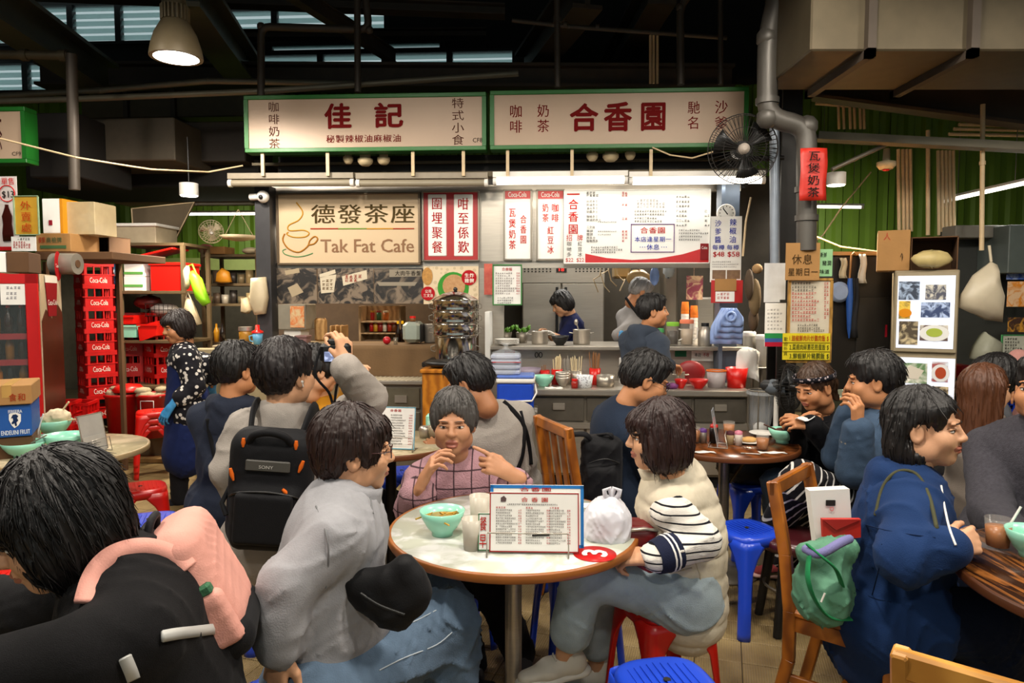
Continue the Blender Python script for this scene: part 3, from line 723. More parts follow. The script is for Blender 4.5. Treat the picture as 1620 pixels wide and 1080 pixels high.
beam('steel_beam','broad dark beam across the roof behind the stall signs',fa(150,132,9.2),fa(1225,118,9.2),.3,.26,BEAMM)
beam('steel_beam','dark cross beam high along the louvre windows',fa(372,66,10.4),fa(830,54,10.4),.2,.10,BEAMM)
beam('steel_beam','thin pale-edged roof beam crossing above the louvre row',fa(-40,2,9.0),fa(860,18,9.0),.2,.12,BEAMM)
beam('steel_beam','diagonal dark rafter above the right stall sign',onz(930,-20,4.9),onz(832,110,4.9),.34,.4,BEAMM)
beam('steel_beam','second diagonal rafter above the right stall sign near the bundle of conduits',onz(1048,-25,5.2),onz(965,118,5.2),.34,.4,BEAMM)
beam('steel_beam','flat dark lintel beam under the galvanised duct on the right',at(1285,128,6.6),at(1640,172,5.9),.2,.30,BEAMM)
def pipe(label,pts,r,m=PIPE,name='conduit_pipe',clamps=(),group=None,cat='pipe'):
 t=T(name,label,cat,Vector(pts[0]),group=group)
 P_=[Vector(p)for p in pts];out=[P_[0]]
 for i in range(1,len(P_)-1):
  a,b=(P_[i-1]-P_[i]),(P_[i+1]-P_[i]);d=min(r*2.6,a.length*.4,b.length*.4);a.normalize();b.normalize();
  for s in(0,.25,.5,.75,1):out.append((P_[i]+a*d)*(1-s)**2+P_[i]*2*s*(1-s)+(P_[i]+b*d)*s*s)
 out.append(P_[-1]);mb=MB();mb.tube(out,r,10);t.part('pipe_run',mb,m)
 for i in range(1,len(P_)-1):mb=MB();mb.sph(P_[i]*.86+(P_[i-1]-P_[i]).normalized()*0+P_[i]*.14,r*1.15,10);t.part('elbow',mb,m)
 for s in clamps:
  p=P_[0].lerp(P_[-1],s);mb=MB();d=(P_[-1]-P_[0]).normalized();mb.tube([p-d*r*.8,p+d*r*.8],r*1.35,10);t.part('clamp',mb,m)
 return t
Q=lambda px,py,Y:Matrix.Rotation(-TH,3,'Z')@fa(px,py,Y)
pipe('bent pipe above the left sign, rising from its left end and turning right',[Q(413,152,6.05),Q(413,42,6.05),Q(584,47,6.05),Q(574,-40,6.05)],.032)
pipe('straight upright pipe above the middle of the left sign',[Q(566,146,6.0),Q(565,-30,6.0)],.028)
pipe('upright pipe above the left part of the right sign',[Q(882,138,6.0),Q(881,-40,6.0)],.026,clamps=(.6,))
pipe('upright pipe bending right at the top above the right sign',[Q(1077,134,6.0),Q(1076,12,6.0),Q(1105,-30,6.0)],.032)
pipe('thin dark upright pipe above the right end of the right sign',[Q(1140,134,6.1),Q(1140,-30,6.1)],.022)
pipe('horizontal conduit crossing behind the pipes above the right sign',[Q(810,32,6.6),Q(900,42,6.6),Q(1150,60,6.6)],.02,clamps=(.25,.4))
pipe('upper of two long conduits above the left shelves',[at(-30,153,6.6),at(160,143,6.6),at(330,128,6.6),at(560,132,6.6)],.028,BEAML)
pipe('lower of two long conduits above the left shelves',[at(-30,161,6.2),at(110,157,6.2),at(420,144,6.2),at(820,116,6.2)],.026,BEAML)
pipe('short cream pipe at the left edge under the big beam',[at(-30,86,5.6),at(108,88,5.6)],.034,GALV,clamps=(.5,.95))
pipe('slim upright pole with a yellow mark left of the shelves',[at(113,86,5.6),at(118,300,5.6)],.042,PIPE)
pipe('wavy cable crossing from the left sign to the shelf light',[at(0,219,5.0),at(40,229,5.0),at(120,249,5.0),at(200,262,5.2),at(240,268,5.4),at(330,272,6.0),at(384,262,6.2)],.007,CREAM,'cable')
# big drain pipe beside the pillar
DP=[at(1236,-30,4.9),at(1214,60,4.9),at(1214,186,4.9),at(1276,200,4.9),at(1276,396,4.9)]
t=pipe('thick grey drain pipe with a double bend beside the black pillar',DP,.068,PIPEG,'drain_pipe')
for py in(160,300,345):mb=MB();p=at(1276 if py>200 else 1214,py,4.9);mb.tube([p-Vector((0,0,.02)),p+Vector((0,0,.02))],.08,14);t.part('coupling',mb,PIPEG)
# pillar of black steel with a grey downpipe on it
t=T('steel_pillar','black steel pillar carrying the fan between stall counter and dining area','pillar',onz(1247,700,0)*1.0)
a,b=at(1233,400,5.35),at(1264,400,5.35);mb=MB()
for(x0,x1,y0,y1)in((a.x,b.x,5.35,5.37),(a.x,b.x,5.55,5.57),(a.x+.065,a.x+.085,5.37,5.55)):mb.bx(x0,x1,y0,y1,0,5.2)
t.base=Vector(((a.x+b.x)/2,5.45,0));t.e.location=t.base;t.part('h_section',mb,BLACKST)
pipe('pale grey square downpipe on the front of the black pillar',[at(1225,165,5.3),at(1226,432,5.3)],.036,mat('pale_grey_pipe','#8d96a2',.4,.4,var=.1),'downpipe')
# ducts
def duct(label,x0,x1,y0,y1,z0,z1,seams,m=GALV,th=0.0):
 t=T('air_duct',label,'duct',((x0+x1)/2,(y0+y1)/2,z0),th);mb=MB();mb.bx(x0,x1,y0,y1,z0,z1,.01);t.part('duct_body',mb,m)
 for s in seams:
  mb=MB();e=.05
  for(u0,u1,w0,w1)in((y0-e,y0,z0-e,z1+e),(y1,y1+e,z0-e,z1+e),(y0-e,y1+e,z0-e,z0),(y0-e,y1+e,z1,z1+e)):mb.bx(s-.025,s+.025,u0,u1,w0,w1)
  t.part('flange',mb,BEAMM)
 return t
a=at(1282,80,4.3);duct('huge galvanised air duct filling the top right corner',a.x,a.x+3.0,4.3,5.1,a.z,a.z+1.2,(at(1374,50,4.3).x,at(1536,50,4.3).x))
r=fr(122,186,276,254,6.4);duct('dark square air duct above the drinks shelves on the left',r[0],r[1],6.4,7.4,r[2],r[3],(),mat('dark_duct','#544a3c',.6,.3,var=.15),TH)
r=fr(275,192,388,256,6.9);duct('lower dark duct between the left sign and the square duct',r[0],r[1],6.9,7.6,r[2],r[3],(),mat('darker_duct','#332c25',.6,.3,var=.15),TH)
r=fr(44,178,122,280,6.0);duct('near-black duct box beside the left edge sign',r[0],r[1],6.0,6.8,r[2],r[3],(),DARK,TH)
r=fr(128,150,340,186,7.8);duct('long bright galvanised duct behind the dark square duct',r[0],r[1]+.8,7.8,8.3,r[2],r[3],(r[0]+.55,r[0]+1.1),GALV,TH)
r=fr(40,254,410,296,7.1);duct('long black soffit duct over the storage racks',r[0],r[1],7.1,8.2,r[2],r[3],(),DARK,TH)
r=fr(180,296,395,321,8.3);duct('pale beige soffit panel above the green wall tube light',r[0],r[1],8.3,8.6,r[2],r[3],(),mat('soffit_beige','#8a7a60',.7),TH)
# conduit bundles on the right, in front of the green wall
def bundle(xs,y0,y1,Y,r,what):
 for i,x in enumerate(xs):pipe('cream conduit no %s of %s'%('one two three four five six'.split()[i],what)if False else 'cream conduit, %s of %s'%('first second third fourth fifth sixth'.split()[i],what),[at(x,y0,Y),at(x+1.5,y1,Y)],r,CREAM,group=what)
bundle((1421,1428,1434,1440),236,366,6.5,.016,'four upright conduits right of the smoke detector')
bundle((1484,1490,1496,1502,1508),238,372,6.5,.015,'five upright conduits at the far right')
pipe('single cream conduit between the two bundles on the right',[at(1468,206,6.4),at(1468,372,6.4)],.018,CREAM)
pipe('thick cream conduit crossing the far right tube light',[at(1555,165,5.6),at(1553,396,5.6)],.018,CREAM,clamps=(.4,))
bundle((1326,1334,1344,1351,1360,1366),164,204,7.2,.014,'six short conduits under the dark lintel')
for i,y in enumerate((150,156,162)):pipe('cream conduit running level under the lintel, %s of three'%('top','middle','bottom')[i],[at(1290,y+2,7.2),at(1362-10*i,y+6,7.2)],.014,CREAM)
for i,y in enumerate((186,193,200,208)):pipe('cream conduit running level at the right edge, %s of four'%('top','second','third','lowest')[i],[at(1525-i*8,y+4,6.2),at(1650,y+7,6.2)],.015,CREAM)
for i,x in enumerate((1029,1034,1040)):pipe('thin cream conduit, %s of three, above the right sign'%('left','middle','right')[i],[at(x,56,7.4),at(x,132,7.4)],.014,CREAM)
t=T('cable_tray','perforated steel cable tray crossing in front of the green wall','cable tray',at(1300,222,5.7));mb=MB();p,q=at(1290,221,5.7),at(1650,240,5.5);mb.bar(p,q,.12,.012);t.part('tray_bed',mb,BEAML)
for s in(-.06,.06):mb=MB();mb.bar(p+Vector((0,s,.025)),q+Vector((0,s,.025)),.008,.06);t.part('side_rail',mb,BEAML)
pipe('slanting steel strut under the cable tray',[at(1316,268,5.7),at(1408,226,5.7)],.018,STEELD,'strut')
# raised kerb under the drinks stall and the stall floor
mb=MB();a=fa(100,735,6.35);mb.bx(-7,fa(560,735,6.35).x,6.35,9.5,0,.24,.012);struct('trim_1',mb,mat('kerb_concrete','#7d7052',.7,var=.15,vs=6),TH)
mb=MB();mb.bx(-7,fa(560,735,6.25).x,6.22,6.35,0,.05,.008);struct('trim_2',mb,mat('kerb_lip','#8a6a3c',.7,var=.15,vs=6),TH)
# ------------------------------------------------------------------ lamps
LENS=mat('lamp_lens','#ffffff',.4,emit='#fff6e6',es=14.0)
LSH=mat('lamp_shade_cream','#77694f',.5,.1,var=.1)
def pendant(label,p,energy,R=.175,tilt=(0,0),col=(1,.91,.79)):
 t=T('pendant_lamp',label,'lamp',Vector(p));p=Vector(p)
 mb=MB();mb.lathe([(R,0),(R*1.01,.01),(R*.95,.07),(R*.80,.16),(R*.55,.24),(R*.50,.25)],p,32);t.part('lamp_shade',mb,LSH)
 mb=MB();mb.lathe([(0,-.012),(R*.6,-.008),(R*.97,.004),(R*.97,.012)],p,32);t.part('lens',mb,LENS)
 mb=MB()
 for i in range(20):a=2*math.pi*i/20;mb.bar(p+Vector((R*.5*math.cos(a),R*.5*math.sin(a),.25)),p+Vector((R*.5*math.cos(a),R*.5*math.sin(a),.35)),.012,.02)
 mb.cyl(p+Vector((0,0,.25)),p+Vector((0,0,.35)),R*.40);t.part('heat_sink',mb,LSH)
 mb=MB();mb.cyl(p+Vector((0,0,.35)),p+Vector((0,0,.41)),R*.45,R*.40);mb.cyl(p+Vector((0,0,.41)),p+Vector((0,0,2.0)),.008,n=6);t.part('cap_and_hanger',mb,LSH)
 l=bpy.data.lights.new('lamp_light','SPOT');l.energy=energy;l.spot_size=math.radians(176);l.spot_blend=.25;l.shadow_soft_size=R;l.color=col
 o=link('lamp_light',l,t.e);o.location=(0,0,-.03);o.rotation_euler=(math.radians(tilt[0]),math.radians(tilt[1]),0);return t
pendant('cream bell-shaped pendant lamp hanging lit at the upper left',at(279,92,5.0),260)
for i,(x,y,e)in enumerate(((-1.9,1.2,320),(.2,1.5,320),(2.2,1.2,320),(-1.2,3.2,190),(1.5,3.2,190),(-3.6,3.2,190),(3.9,1.9,240),(0,-1.6,220))):
 pendant('bell-shaped pendant lamp of the row above the diners',(x,y,3.75),e,.175).e['group']='pendant lamps above the tables'
def tube_light(label,p,q,on=True,r=.014,n=1,housing=True,es=None,m=None,energy=0,tilt=20,hang=0,col=(1,.96,.88)):
 p,q=Vector(p),Vector(q);t=T('tube_light',label,'light',p)
 mb=MB();d=(q-p).normalized();mb.tube([p+d*.03,q-d*.03],r,10);tube=t.part('tube',mb,m or(TUBE_ON if on else TUBE_OFF))

 for a,b in((p,p+d*.03),(q-d*.03,q)):mb=MB();mb.tube([a,b],r*1.15,10);t.part('end_cap',mb,WHITE)
 if housing:mb=MB();mb.bar(p+Vector((0,.01,r*2.0)),q+Vector((0,.01,r*2.0)),.07,r*1.6);t.part('housing',mb,WHITE if on else mat('housing_grey','#8a7f6c',.5))
 if hang:
  for s in(.2,.8):mb=MB();c=p.lerp(q,s)+Vector((0,0,r*2));mb.cyl(c,c+Vector((0,0,hang)),.004,n=5);t.part('hanger',mb,STEELD)
 if energy:
  l=bpy.data.lights.new('tube_glow','AREA');l.shape='RECTANGLE';l.size=(q-p).length;l.size_y=.04;l.energy=energy;l.color=col;o=link('tube_glow',l,t.e)
  o.location=(p+q)/2-t.base-Vector((0,.0,r*1.6));o.rotation_euler=(math.radians(tilt),0,math.atan2((q-p).y,(q-p).x))
 return t
# ------------------------------------------------------------------ stall fronts: signs
SIGNW=mat('sign_face','#b09780',.5,var=.04,vs=4)
def sign(label,r,Y,th_=.14,face=SIGNW,frame=GREENF,fw=.035,name='shop_sign'):
 x0,x1,z0,z1=r;t=T(name,label,'sign',((x0+x1)/2,Y,z0),TH)
 mb=MB();mb.bx(x0+fw*.6,x1-fw*.6,Y+.012,Y+th_,z0+fw*.6,z1-fw*.6);t.part('face',mb,face)
 mb=MB();mb.bx(x0,x1,Y,Y+th_,z1-fw,z1,.004);mb.bx(x0,x1,Y,Y+th_,z0,z0+fw,.004);mb.bx(x0,x0+fw,Y,Y+th_,z0+fw,z1-fw);mb.bx(x1-fw,x1,Y,Y+th_,z0+fw,z1-fw);t.part('frame',mb,frame)
 return t
def wr(t,body,px,Y,col,bold=0.0,vert=False):
 x0,x1,z0,z1=fr(*px,Y);return t.text(vtxt(body)if vert else body,x0,x1,z0,z1,Y,ink(col),bold=max(0,bold))
YS=5.9
s1=sign('left long cream stall sign with two big dark red characters',fr(386,148,769,239,YS),YS)
for b,px,c,bo,v in(('佳',(513,163,556,204),'#650808',.03,0),('記',(592,162,638,202),'#650808',.03,0),('秘製辣椒油麻椒油',(516,213,634,225),'#650808',.005,0),('咖啡奶茶',(425,161,442,235),'#4c2a20',-.006,1),('特式小食',(715,155,734,229),'#4c2a20',-.006,1),('CF8',(748,218,763,225),'#2a211b',0,0)):wr(s1,b,px,YS+.008,c,bo,v)
s2=sign('long cream stall sign with three big dark red characters, behind the wall fan',fr(775,140,1184,234,YS),YS)
for b,px,c,bo,v in(('合',(901,163,947,208),'#650808',.03,0),('香',(955,161,1000,208),'#650808',.03,0),('園',(1014,162,1053,207),'#650808',.03,0),('咖啡',(807,166,826,210),'#650808',.006,1),('奶茶',(850,165,869,209),'#650808',.006,1),('馳名',(1088,160,1107,204),'#650808',.006,1),('沙爹',(1131,159,1151,205),'#650808',.006,1)):wr(s2,b,px,YS+.008,c,bo,v)
s3=sign('cut-off cream stall sign with green frame at the left edge',fr(-90,169,40,258,5.4),5.4)
wr(s3,'CF9',(19,240,33,246),5.408,'#2a211b');wr(s3,'茶',(-10,182,3,240),5.408,'#3c1512',0)
# brackets and the lamp rail under the signs
for i,px in enumerate((415,518,653,733,803,905,1030)):
 r=fr(px-2.5,236,px+2.5,278,YS+.03);one('sign_bracket','cream steel strap below the stall signs, %s from the left'%('first second third fourth fifth sixth seventh'.split()[i]),'bracket',MB().bx(r[0],r[1],YS+.03,YS+.05,r[2],r[3]),CREAM,(r[0],YS,r[2]),TH,'straps below the stall signs')
r=fr(362,271,1212,280,6.0);t=T('lamp_rail','long steel rail carrying the tube lights under the signs','rail',(r[0],6.0,r[2]),TH);mb=MB();mb.bx(r[0],r[1],5.98,6.10,r[2],r[3],.004);t.part('rail_bar',mb,GALV)
r2=fr(400,254,1200,258,6.3);mb=MB();mb.bx(r2[0],r2[1],6.28,6.31,r2[2],r2[3]);t.part('upper_rod',mb,GALV)
mb=MB();r3=fr(440,244,1180,300,6.35);mb.bx(r3[0],r3[1],6.36,6.4,r3[2],r3[3]);t.part('back_plate',mb,BLACKST)
for i,(a,b,on)in enumerate(((362,560,0),(564,772,0),(780,993,1),(995,1210,1))):
 tube_light(('unlit twin tube light above the cafe board, left one','unlit twin tube light above the red couplet board','bright tube light above the drinks boards','bright tube light above the menu board, beside the fan')[i],Q(a,290 if i<2 else 287,5.98),Q(b,289 if i<2 else 285,5.98),bool(on),.030 if not on else.028,housing=True,energy=(0,0,2.2,2.2)[i])
for i,(px,py,w)in enumerate(((551,253,16),(578,256,24),(607,254,20),(937,248,18),(966,249,25),(997,246,16))):
 p=fa(px,py,6.1);R_=w/2*6.1/FPX;mb=MB();mb.lathe([(0,-.035),(R_*.5,-.035),(R_*.8,-.02),(R_,.0),(R_,.025),(R_*.7,.03),(R_*.7,.07)],p,16);one('smoke_detector',('small left cream smoke detector','large middle cream smoke detector','right cream smoke detector')[i%3]+(' under the left sign' if i<3 else ' under the right sign'),'detector',mb,mat('detector_cream','#cbb68f',.5,var=.05),p,TH)
# ------------------------------------------------------------------ boards below the lights
YM=6.25
BOARD=mat('board_cream','#c6ad8a',.5,var=.03,vs=3)
t=sign('cream cafe board with a steaming cup drawing and brown lettering',fr(437,304,665,419,YM),YM,.05,BOARD,mat('board_frame','#6d5c48',.4,.5),.02,'cafe_board');cafe=t
wr(t,'德發茶座',(492,323,656,353),YM+.008,'#46381c',.012);wr(t,'Tak Fat Cafe',(507,378,655,399),YM+.008,'#86644a',.012)
def curve_px(t,pts,Y,r,col,name='drawn_line'):
 P_=[fa(405+x/4,270+y/4,Y)for x,y in pts];out=[]
 for i in range(len(P_)-1):
  a,b,c,d=P_[max(i-1,0)],P_[i],P_[i+1],P_[min(i+2,len(P_)-1)]
  for k in range(6):s=k/6;out.append(.5*((2*b)+(c-a)*s+(2*a-5*b+4*c-d)*s*s+(3*b-a-3*c+d)*s**3))
 out.append(P_[-1]);mb=MB();mb.tube(out,r,6);return t.part(name,mb,ink(col))
curve_px(t,[(255,200),(296,262),(270,312),(208,345),(212,378),(300,376),(336,395),(310,418),(240,420),(196,402),(205,388)],YM+.01,.006,'#b8862a')
curve_px(t,[(182,398),(170,440),(205,492),(270,515),(325,480),(342,440),(372,416),(390,432),(370,460),(335,470)],YM+.01,.007,'#a06a24')
curve_px(t,[(190,495),(170,505),(185,528),(250,544),(310,538),(360,521)],YM+.01,.005,'#5d8a5a')
for a,b,c in((491,535,'#9a3a24'),(535,580,'#6f8a3c'),(580,622,'#b8862a'),(622,655,'#9a3a24')):r=fr(a,360.6,b,362.4,YM+.006);mb=MB();mb.bx(r[0],r[1],YM+.006,YM+.012,r[2],r[3]);t.part('drawn_line',mb,ink(c))
t=sign('red board with two white upright panels of red characters',fr(668,302,758,413,YM),YM,.05,mat('board_red','#a01212',.45,var=.05),STEELD,.012,'couplet_board')
for(a,b,s)in((677,706,'圍埋聚餐'),(718,748,'咁至係歎')):
 r=fr(a,307,b,405,YM);mb=MB();mb.bx(r[0],r[1],YM+.004,YM+.02,r[2],r[3],.006);t.part('white_panel',mb,PAPER);wr(t,s,(a+6,313,b-6,400),YM+.002,'#a01212',.012,1)
def coke_board(label,a,b,cols):
 t=sign(label,fr(a-3,299,b+3,412,YM),YM,.05,PAPER,STEELD,.016,'drinks_board')
 r=fr(a,301,b,314,YM);mb=MB();mb.bx(r[0],r[1],YM+.006,YM+.02,r[2],r[3]);t.part('red_header',mb,mat('header_red','#c8281f',.4));wr(t,'Coca-Cola',(a+5,303.5,b-6,311.5),YM+.004,'#f4eee4',.012)
 for s,px in cols:wr(t,s,px,YM+.008,'#b81c14',.012,1)
coke_board('white drinks board with a red header and a tall column of four red characters',799,839,(('瓦煲奶茶',(805,330,816,394)),('合香園',(823,340,833,385))))
coke_board('white drinks board with a red header beside the large menu board',851,891,(('奶茶',(858,322,868,351)),('咖啡',(873,322,884,351)),('紅豆冰',(866,358,876,401))))
def rows(t,x0,x1,ys,Y,col,seed=1,h=3.2,name='small_print',seg=5.0,fn=None):
 # print too small to read: short strokes
 rr=random.Random(seed);mb=MB();fn=fn or(lambda px,py:fa(px,py,Y))
 for y in ys:
  x=x0;e=x0+(x1-x0)*rr.uniform(.6,1.0)
  while x<e:
   w=seg*.72
   for(u0,u1,v0,v1)in((0,1,-.5,-.32),(.05,.95,-.02,.14),(.0,1,.36,.5),(.40,.58,-.5,.5),(.05,.2,-.1,.5)):
    if rr.random()<.2:continue
    a,b,c,d=fn(x+u0*w,y+v1*h),fn(x+u1*w,y+v1*h),fn(x+u1*w,y+v0*h),fn(x+u0*w,y+v0*h);mb.add([a,b,c,d],[(0,1,2,3)])
   x+=seg
 o=t.part(name,mb,ink(col));o['kind']='stuff';return o
t=sign('wide white menu board full of small print with a red wave along the bottom',fr(892,299,1124,417,YM-.06),YM-.06,.05,PAPER,PAPER,.01,'menu_board');menu=t;YN=YM-.055
r=fr(897,306,917,308,YN);mb=MB();mb.bx(r[0],r[1],YN,YN+.01,r[2],r[3]);t.part('red_rule',mb,ink(INKR))
wr(t,'合香園',(899,315,915,370),YN,INKR,.015,1);wr(t,'招',(896,371,905,381),YN,INKR);wr(t,'牌',(913,371,922,381),YN,INKR);wr(t,'咖哋多',(897,382,904,406),YN,INKD,0,1);wr(t,'紅豆冰',(914,382,921,406),YN,INKD,0,1);wr(t,'$22',(895,408,907,415),YN,INKR);wr(t,'$22',(912,408,924,415),YN,INKR)
for i,(s,w)in enumerate((('台式多士',18),('奶油多士',18),('油占多士',18),('奶醬多士',18),(None,0),('咖啡多士',18),('鮮油奶多士',23),(None,0),('三文治',13),('單拼',10),('雙拼',10),('西多士',14),('咖喱西多',18))):
 if s:y=(316,321.5,327,332.5,0,340,345.5,0,357,363,368.5,374,379)[i];wr(t,s,(928,y,928+w,y+4.4),YN,INKD,.01)
rows(t,928,950,(305,309),YN,INKD,1);rows(t,946,976,(351,366,371),YN,INKD,2,2,seg=3);rows(t,935,985,(391,395,399),YN,INKD,5,2.6,seg=3.6);rows(t,984,992,(305,309,324,346,366,371,376,381),YN,INKR,3,3)
rows(t,1008,1052,(317,322,327),YN,'#8a8684',4);rows(t,1004,1058,(334,339,345,350),YN,INKD,6,2.8,seg=4);rows(t,1070,1096,(311,319,326,334,341,349,356),YN,INKD,7,3,seg=4.4);rows(t,1074,1120,(364,369,374,379),YN,INKD,8,2.4,seg=3.4);rows(t,1115,1121,(334,341,349,356),YN,INKD,9,3)
mb=MB()
for(a,b,c,d)in((998,354,1067,355),(998,398,1067,399),(998,354,999,399),(1066,354,1067,399)):r=fr(a,b,c,d,YN);mb.bx(r[0],r[1],YN,YN+.006,r[2],r[3])
t.part('notice_border',mb,ink('#5a2c70'));wr(t,'合香園',(1013,359,1052,369),YN,INKR,.012);wr(t,'本店逢星期一',(1004,374,1062,382.5),YN,INKB,.012);wr(t,'休息',(1023,386,1043,395),YN,INKB,.012);wr(t,'…',(1012,390,1021,391.5),YN,INKB,.02);wr(t,'…',(1046,390,1055,391.5),YN,INKB,.02)
po=[fa(x,y,YN)for x,y in((926,401),(960,408),(1000,411),(1040,409),(1080,402),(1124,389),(1124,416),(926,416))];mb=MB();mb.prism([(p.x,p.z)for p in po],YN,YN+.005);t.part('red_wave',mb,mat('wave_red','#c00c14',.4))
r=fr(1108,385,1121,411,YN-.004);mb=MB();mb.bx(r[0],r[1],YN-.004,YN+.004,r[2],r[3],.002);t.part('printed_can',mb,mat('can_red','#8a0810',.4));wr(t,'Coke',(1110,389,1119,394),YN-.006,'#f0e8e0',.01)
# steel surround, posts and header behind the boards
mb=MB();ys0,ys1=YM+.06,YM+.12
for px in((425,292,1172,305),(425,413,1172,424),(757,300,797,560),(664,300,669,420),(838,300,852,415)):r=fr(*px,ys0);mb.bx(r[0],r[1],ys0,ys1,r[2],r[3])
struct('trim_3',mb,STEEL,TH)
r=fr(409,295,432,560,6.2);mb=MB();mb.bx(r[0],r[1],6.15,6.3,0,r[3]);struct('trim_4',mb,mat('post_grey','#3b3a3c',.5,.3),TH)
r=fr(1136,290,1168,560,6.1);t=T('steel_post','blue-grey steel post at the right end of the menu board','post',(r[0],6.1,0),TH);mb=MB();mb.bx(r[0],r[1],6.1,6.2,0,r[3]+.1);mb.bx(r[0],r[0]+.03,6.02,6.1,0,r[3]+.1);t.part('post_body',mb,mat('post_blue','#5c6878',.5,.3))
# dome camera and clock
p=fa(416,311,6.1);t=T('dome_camera','white dome security camera at the left end of the cafe board','camera',p,TH);mb=MB();mb.sph(p,.055,16);t.part('dome',mb,WHITE);mb=MB();mb.sph(p+Vector((.0,-.045,-.01)),(.022,.02,.022),10);t.part('lens',mb,BLACKP);mb=MB();mb.cyl(p+Vector((-.02,0,0)),p+Vector((-.12,.02,.0)),.03);t.part('mount',mb,WHITE)
p=fa(1149,337,5.98);t=T('wall_clock','small round white dial thermometer on the post above the sauce notice','clock',p,TH);R_=.075
mb=MB();mb.lathe([(0,.03),(R_,.03),(R_*1.02,0),(R_*.9,-.012),(R_*.85,0)],p,28,'y');t.part('case',mb,WHITE);mb=MB();mb.lathe([(0,-.004),(R_*.86,-.004),(R_*.86,0)],p,28,'y');t.part('dial',mb,PAPER)
mb=MB();mb.bar(p+Vector((.01,-.008,-.012)),p+Vector((-.03,-.008,.04)),.008,.003,up=(0,1,0));t.part('needle',mb,ink(INKD));mb=MB()
for i in range(12):a=i*math.pi/6;mb.bar(p+Vector((.05*math.cos(a),-.007,.05*math.sin(a))),p+Vector((.06*math.cos(a),-.007,.06*math.sin(a))),.006,.002,up=(0,1,0))
t.part('ticks',mb,ink(INKD))
# sauce notice and things on the post
def sheet_thing(name,label,cat,px,Y,m=PAPER,th_=.004,thg=TH):
 r=fr(*px,Y);t=T(name,label,cat,(r[0],Y,r[2]),thg);mb=MB();mb.bx(r[0],r[1],Y,Y+th_,r[2],r[3]);t.part('sheet',mb,m);return t
t=sheet_thing('price_notice','white notice with blue characters and two prices under the dial','notice',(1124,342,1173,446),5.97)
for s,px,c,v in(('沙爹醬',(1131,348,1141,384),INKB,1),('辣椒油',(1154,346,1165,384),INKB,1),('每樽',(1127,387,1146,395),INKB,0),('每樽',(1150,387,1169,395),INKB,0),('$48',(1128,398,1146,407),INKR,0),('$58',(1151,398,1170,407),INKR,0)):wr(t,s,px,5.965,c,.01,v)
rows(t,1127,1170,(414,418,422),5.965,'#8a8684',3,2,seg=3)
for a,b in((1127,1148),(1150,1171)):r=fr(a,427,b,441,5.965);mb=MB();mb.bx(r[0],r[1],5.964,5.968,r[2],r[3]);t.part('printed_photo',mb,mat('food_print','#4a3424',.5,var=.5,vs=30,col2='#8a6a4a'))
t=sheet_thing('red_notice','red card with a white slip and a piece of brown cardboard','notice',(1125,443,1175,479),5.95,mat('notice_red','#b81c1c',.5))
for px,m in(((1131,441,1165,460),CARD),((1132,461,1162,477),PAPER)):r=fr(*px,5.94);mb=MB();mb.bx(r[0],r[1],5.94,5.946,r[2],r[3]);t.part('slip',mb,m)
rows(t,1135,1158,(465,471),5.937,INKR,4,3.5)
# framed price list at the left end of the right stall
t=sign('small laminated price list in a green frame on the steel post',fr(779,418,826,483,6.1),6.1,.015,PAPER,mat('frame_green','#3c7a3c',.4),.012,'price_list')
wr(t,'合香園',(794,423,810,428),6.105,INKR,.01);rows(t,784,815,range(432,466,4),6.105,'#6a5a58',5,2.4,seg=3.4);rows(t,817,822,range(432,466,4),6.105,INKR,6,2.4,seg=3);rows(t,787,820,(471,475,479),6.105,INKD,7,2.2,seg=3.2)
# old photographs and food poster under the cafe board
PH=[mat('old_photo_%d'%i,'#6a5c4c',.5,var=.5,vs=(9,12,7)[i],col2='#191512',kind='veins')for i in range(3)]
for i,(a,b,l)in enumerate(((434,501,'left sepia street photograph under the cafe board'),(503,591,'middle sepia photograph of shop signs under the cafe board'),(592,669,'right grey photograph of a shop front under the cafe board'))):
 t=sheet_thing('old_photograph',l,'photograph',(a,424,b,480),YM+.03,PH[i]);Y_=YM+.027
 for j,q in enumerate(([(450,428),(473,424),(474,431),(452,435)],[(455,455),(470,448),(480,462),(462,470)])if i==0 else([(541,437),(580,427),(581,441),(543,452)],[(506,438),(532,434),(528,462),(508,464)],[(505,434),(530,426),(531,432),(506,440)])if i==1 else([(616,426),(667,426),(667,437),(616,438)],[(596,446),(660,446),(656,452),(600,452)])):
  mb=MB();po=[fa(x,y,Y_)for x,y in q];mb.prism([(p.x,p.z)for p in po[::-1]],Y_,Y_+.002);t.part('printed_sign',mb,ink(('#a39378','#c8bca4','#8d8474')[i]))
 if i==1:rows(t,546,578,(437,443),Y_-.002,'#8a2018',3,5,seg=7);rows(t,510,528,(444,450,456),Y_-.002,'#5a4020',4,4,seg=6)
 if i==2:wr(t,'大肉牛香盤',(625,428,666,436),Y_-.002,'#2a2420',.01)
t=sheet_thing('food_poster','cream poster with a dish on a green plate behind the steamer','poster',(670,421,757,481),YM+.03,mat('poster_cream','#cbb898',.5,kind='dots',vs=20,col2='#bda988'));Y_=YM+.026
def disc(t,px,py,R_,Y,m,name='printed_disc',sx=1.0):
 c=fa(px,py,Y);s=R_*Y/FPX;mb=MB();mb.prism([(c.x+s*sx*math.cos(a),c.z+s*math.sin(a))for a in[2*math.pi*i/24 for i in range(24)]],Y,Y+.003);return t.part(name,mb,m)
disc(t,717,455,25,Y_,ink('#3c8a34'));disc(t,718,452,18,Y_-.004,mat('roast','#8a5a2c',.5,var=.4,vs=40,col2='#c8a070'));disc(t,742,439,12,Y_-.006,ink('#a81820'));disc(t,677,464,11,Y_-.006,ink('#a81820'));disc(t,676,437,14,Y_-.002,mat('noodle','#c08a3c',.5,var=.3,vs=50),sx=.6)
